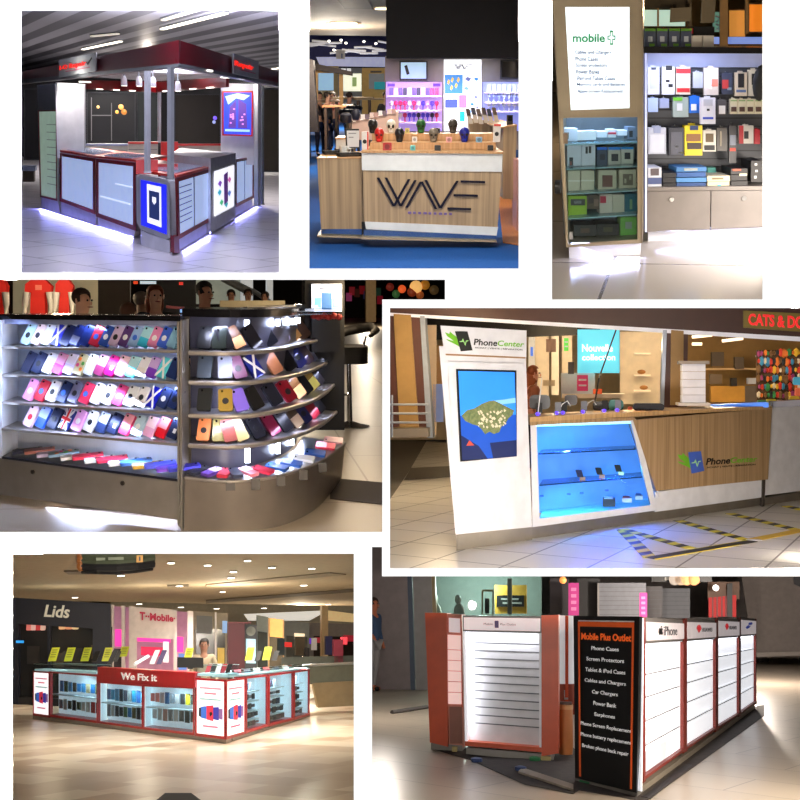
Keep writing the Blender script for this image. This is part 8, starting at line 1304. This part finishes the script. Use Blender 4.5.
    P = fz(pR, (508, 452), (718, 299), (718, 307), (508, 466), off=-.02); obj(s, 'row_plinth', MB().fb(P, 0, 0, 1, 1, -.35, 0), mat('plinth_stone', (140, 130, 116), .4), label='long stone grey plinth under the row of lit bays', cat='plinth'); Q = fz(pR, (508, 462), (722, 303), (724, 312), (508, 474)); obj(s, 'cable_duct', MB().fb(Q, 0, .3, 1, 1, .02, .12), mat('duct_dark', (40, 36, 34), .6), label='dark cable strip on the floor along the row of bays', cat='strip')
    # bits on the floor
    for k, (x, y, l, c_) in enumerate(((212, 404, 'small blue tape roll on the floor by the white unit', (60, 80, 130)), (292, 420, 'second blue tape roll on the floor before the bare patch', (60, 80, 130)), (318, 402, 'green bottle cap on the floor beside the plinth', (40, 120, 70)))):
        p = s.fl(*z(x, y)); obj(s, 'floor_bit', MB().lathe(p, [(.05, 0), (.06, .01), (.06, .04), (.03, .05)], 12), mat('roll_%d' % k, c_, .5), label=l, cat='roll')  # the green one is a bottle cap, built in the rolls' shape
    p = [s.fl(*z(*q), .01) for q in ((295, 417), (388, 448), (388, 457), (288, 424))]; obj(s, 'skirting_board', MB().prism(p, (0, 0, .02)), mat('board_pale', (170, 158, 142), .5), label='loose pale board lying along the bare floor edge', cat='board')
    a, b = s.fl(*z(58, 316)), s.fl(*z(122, 306)); obj(s, 'floor_cable', MB().tube([a + V((0, 0, .02)), b + V((0, 0, .02))], .035, 6), mat('cable_soft', (60, 54, 52), .7), label='dark cable lying on the tiles toward the orange tower', cat='cable')
    # glazed shopfront behind on the near side
    Yg = 21; pg = s.yp(Yg)
    wall(s, 'wall_shop', fz(s.yp(24), (0, 10), (330, 10), (330, 280), (0, 280)), mat('shop_dim', (116, 126, 120), .8))
    wall(s, 'wall_back', fz(s.yp(42), (280, 30), (810, 30), (810, 260), (280, 260)), mat('mall_grey', (112, 106, 104), .8))
    for k, (x0, x1, c_, l) in enumerate(((22, 84, (132, 120, 120), 'grey wall pier with a person passing'), (84, 92, (66, 80, 100), 'slim blue steel mullion'), (94, 128, (140, 136, 136), 'wide grey mullion of the glazed front'), (128, 135, (150, 130, 92), 'narrow tan mullion'))):
        F = fz(s.yp(Yg - .4 + .02 * k), (x0, 12), (x1, 12), (x1 + 8, 285 - 12 * (k > 0)), (x0 + (8 if k else 0), 292 - 12 * (k > 0))); obj(s, 'shopfront_pier', MB().fb(F, 0, 0, 1, 1, -.1, 0), mat('pier7_%d' % k, c_, .5), label=l + ' at the edge of the scene' if k == 0 else l + ' beside the passing person', cat='pier')
    F = fz(pg, (135, 30), (345, 30), (345, 262), (135, 262)); obj(s, 'window_1', MB().fb(F, 0, 0, 1, 1, -.02, 0), glass('shop_glass', (215, 222, 220), .06), kind='structure')
    F = fz(pg, (84, 240), (140, 236), (140, 246), (84, 252)); obj(s, 'window_sill_rail', MB().fb(F, 0, 0, 1, 1, -.1, .05), mat('sill_grey', (150, 146, 142), .4), label='grey rail at the foot of the glazed front', cat='rail')
    for k, (x, y0, w) in enumerate(((138, 98, 20), (180, 100, 22))):
        c = s.at(*z(x, 138), 21.6); k2 = .55 / 1000 * 21.6; bm = MB().sph(s.at(*z(x - 2, y0 + 8), 21.6), (6 * k2, 6 * k2, 8.5 * k2), 14).lathe(c, [(11 * k2, -8 * k2), (10 * k2, 8 * k2), (8 * k2, 16 * k2), (3 * k2, 22 * k2), (2.6 * k2, 30 * k2)], 16, sy=.6); obj(s, 'bust_mannequin', bm, mat('bust_pale', (196, 192, 170), .6) if k == 0 else mat('bust_grey', (150, 156, 148), .6), label=['pale head and shoulders mannequin above the orange tower', 'greyer mannequin bust behind the white unit header'][k], cat='mannequin', smooth=True)
    F = fz(s.yp(22.6), (245, 82), (303, 82), (303, 134), (245, 134)); t = thing(s, 'yellow_counter', F.P(.5, 1), 'yellow board with a black sign inside the glazed shop', 'sign'); obj(s, 'board', MB().fb(F, 0, 0, 1, 1, -.1, 0), mat('board_ochre', (196, 150, 52), .6, e=.1), t); sg = obj(s, 'black_sign', MB().fb(F, .06, .36, .92, .76, 0, .03), blk, t); obj(s, 'lettering', MB().fb(F, .2, .46, .75, .52, .03, .035).fb(F, .25, .6, .85, .66, .03, .035), mat('letter_dimwhite', (170, 170, 166), .5), sg)
    F = fz(s.yp(22.2), (268, 70), (276, 70), (276, 136), (268, 136)); obj(s, 'glass_mullion', MB().fb(F, 0, 0, 1, 1, -.1, 0), trim, label='grey mullion in front of the yellow board', cat='mullion'); F = fz(s.yp(22), (221, 90), (243, 90), (243, 136), (221, 136)); t = thing(s, 'tan_frame', F.P(.5, 1), 'tan door frame with a dark poster in the glazed shop', 'frame'); obj(s, 'surround', MB().ring(F, .12, .08, .02, -.05, 0), mat('frame_tan', (140, 120, 84), .6), t); obj(s, 'poster', MB().fb(F, .25, .35, .62, .95, -.1, -.02), blk, t)
    # far shops
    for k, (x0, x1, y0, y1, c_, Y, l) in enumerate(((345, 380, 70, 140, (44, 40, 46), 28, 'dark doorway beside the first pink banner'), (435, 520, 78, 140, (90, 92, 100), 28, 'grey roller shutter behind the black board'), (548, 600, 88, 146, (88, 92, 102), 33, 'second grey roller shutter behind the bays'), (395, 436, 70, 140, (34, 32, 34), 29, 'black shop opening next to the pink banner'), (520, 550, 84, 146, (60, 56, 60), 31, 'dark passage between the two shutters'))):
        F = fz(s.yp(Y), (x0, y0), (x1, y0), (x1, y1 + 30), (x0, y1 + 30)); t = thing(s, 'roller_shutter' if 'shutter' in l else 'dark_opening', F.P(.5, 1), l, 'shutter' if 'shutter' in l else 'doorway'); obj(s, 'curtain', MB().fb(F, 0, 0, 1, 1, -.1, 0), mat('sh7_%d' % k, c_, .5), t)
        if 'shutter' in l:
            m = MB()
            for j in range(9): m.fb(F, 0, .08 + .09 * j, 1, .09 + .09 * j, 0, .01)
            obj(s, 'slat_lines', m, mat('slat_shade', (66, 68, 74), .5), t); obj(s, 'guide_rail', MB().fb(F, -.04, 0, 0, 1, -.1, .06), trim, t)
    for k, (x0, x1, y0, y1) in enumerate(((379, 398, 78, 137), (508, 522, 96, 142))):
        F = fz(s.yp(27), (x0, y0), (x1, y0), (x1, y1), (x0, y1)); t = thing(s, 'pink_banner', F.P(.5, 1), ['magenta banner behind the white unit', 'magenta banner seen above the black board'][k], 'banner'); bn = obj(s, 'cloth', MB().fb(F, 0, 0, 1, 1, -.03, 0), mat('banner_magenta', (170, 40, 120), .6, e=.15), t); m = MB()
        for j in range(4): m.fb(F, .25, .15 + .2 * j, .75, .25 + .2 * j, 0, .006)
        obj(s, 'lettering', m, mat('banner_text', (206, 120, 170), .6), bn)
    F = fz(s.yp(30), (530, 48), (640, 48), (640, 76), (530, 76)); t = thing(s, 'lit_sign_fascia', F.P(.5, 1), 'black fascia with glowing orange ring lettering', 'sign'); obj(s, 'board', MB().fb(F, 0, 0, 1, 1, -.2, 0), blk, t)
    for k, (x, c_) in enumerate(((572, (130, 120, 110)), (583, (150, 120, 90)), (594, (226, 150, 90)), (607, (236, 140, 70)))): obj(s, 'ring_letter', MB().lathe(s.at(*z(x, 72), 29.8), [(.1, -.02), (.16, -.02), (.16, .02), (.1, .02)], 14, ax=(0, -1, 0)), mat('ring_%d' % k, c_, e=.6), t)
    obj(s, 'pale_lettering', MB().fb(F, .22, .7, .4, .9, 0, .02), mat('letter_dimwhite', (170, 170, 166), .5), t)
    F = fz(s.yp(32), (634, 105), (684, 100), (684, 146), (634, 146)); t = thing(s, 'red_shop', F.P(.5, 1), 'bright red striped shop front behind the bays', 'shop front'); obj(s, 'red_wall', MB().fb(F, 0, 0, 1, 1.4, -.1, 0), mat('shop_red', (170, 10, 16), .6, e=.3), t)
    for u in (.12, .28, .45, .6): obj(s, 'dark_stripe', MB().fb(F, u, 0, u + .05, 1, 0, .03), mat('stripe_wine', (110, 14, 20), .5), t)
    obj(s, 'dark_post', MB().fb(F, .66, -.5, .85, 1, 0, .08), blk, t); F = fz(s.yp(32.5), (632, 76), (690, 76), (690, 108), (632, 108)); obj(s, 'shop_soffit', MB().fb(F, 0, 0, 1, 1, -.1, 0), mat('soffit_brown', (112, 86, 70), .6), label='brown soffit over the red striped shop', cat='soffit'); obj(s, 'soffit_lamp', MB().sph(s.at(*z(647, 87), 31), .09, 10), mat('downlight_white', (255, 250, 238), e=4.), label='bright small lamp under the brown soffit', cat='lamp'); obj(s, 'doorway_lamp', MB().sph(s.at(*z(369, 73), 26), .09, 10), mat('lamp_amber7', (236, 140, 70), e=1.2), label='amber lamp above the dark doorway', cat='lamp')
    F = fz(s.yp(35), (690, 40), (810, 40), (810, 215), (716, 215)); obj(s, 'grey_wall', MB().fb(F, 0, 0, 1, 1, -.1, 0), mat('wall_taupe', (126, 118, 114), .8), label='plain sloping taupe wall beside the row of bays', cat='wall'); F = fz(s.yp(34.6), (715, 205), (810, 203), (810, 210), (715, 213)); obj(s, 'wall_skirting', MB().fb(F, 0, 0, 1, 1, -.1, 0), mat('skirt_pale', (150, 142, 136), .6), label='pale skirting along the taupe wall', cat='skirting'); F = fz(s.yp(34.3), (786, 44), (810, 44), (810, 90), (790, 80)); obj(s, 'dark_panel', MB().fb(F, 0, 0, 1, 1, -.1, 0), mat('panel_dusk', (60, 60, 64), .5), label='dark panel on the taupe wall at the frame corner', cat='panel')  # the last piece is a plain dark wall panel
    c = s.fl(*z(730, 221)); k2 = .55 / 1000 * c.y; t = thing(s, 'litter_bin', c, 'dark round litter bin against the taupe wall', 'bin'); obj(s, 'drum', MB().lathe(c, [(11 * k2, 0), (12 * k2, 2 * k2), (12 * k2, 38 * k2), (10 * k2, 42 * k2)], 20), mat('bin_grey', (54, 52, 52), .4, .3), t, smooth=True); obj(s, 'lid', MB().lathe(c + V((0, 0, 42 * k2)), [(13 * k2, 0), (13 * k2, 2 * k2)], 20), blk, t)
    # passer-by at the edge
    Yp = 20; b = s.at(*z(22, 70), Yp); foot = s.at(371, 690, Yp); H = s.at(370, 600, Yp).z; person(s, (s.at(372.5, 650, Yp).x, Yp, 0), 1.2, max(1.6, s.at(372, 597, Yp).z), 'passer-by in a blue shirt cut by the frame edge', ((190, 110, 80), (52, 76, 112), (150, 146, 146), (60, 44, 36)))
    edge_fill_lamps(s, 6, 110, (255, 244, 232), 'l'); edge_fill_lamps(s, 6, 200, (255, 244, 232), 't', aim=(430, 780)); edge_fill_lamps(s, 6, 130, (255, 244, 232), 't')
    area(s, s.at(880, 600, 9), s.at(620, 760, 11), 1.2, .8, 200, (255, 240, 222)); bulb(s, s.at(480, 586, 22.5), 450, (220, 240, 235), .1); bulb(s, s.at(640, 586, 24), 500, (255, 240, 225), .1); bulb(s, s.at(740, 590, 26), 1100, (255, 240, 225), .1); bulb(s, s.at(384, 600, 15), 170, (255, 244, 232), .1)  # added area lamp out of view and bare lamps brightening floor and walls
for f in ('scene1', 'scene2', 'scene3', 'scene4', 'scene5', 'scene6', 'scene7'):
    if f in globals(): globals()[f]()
finish()
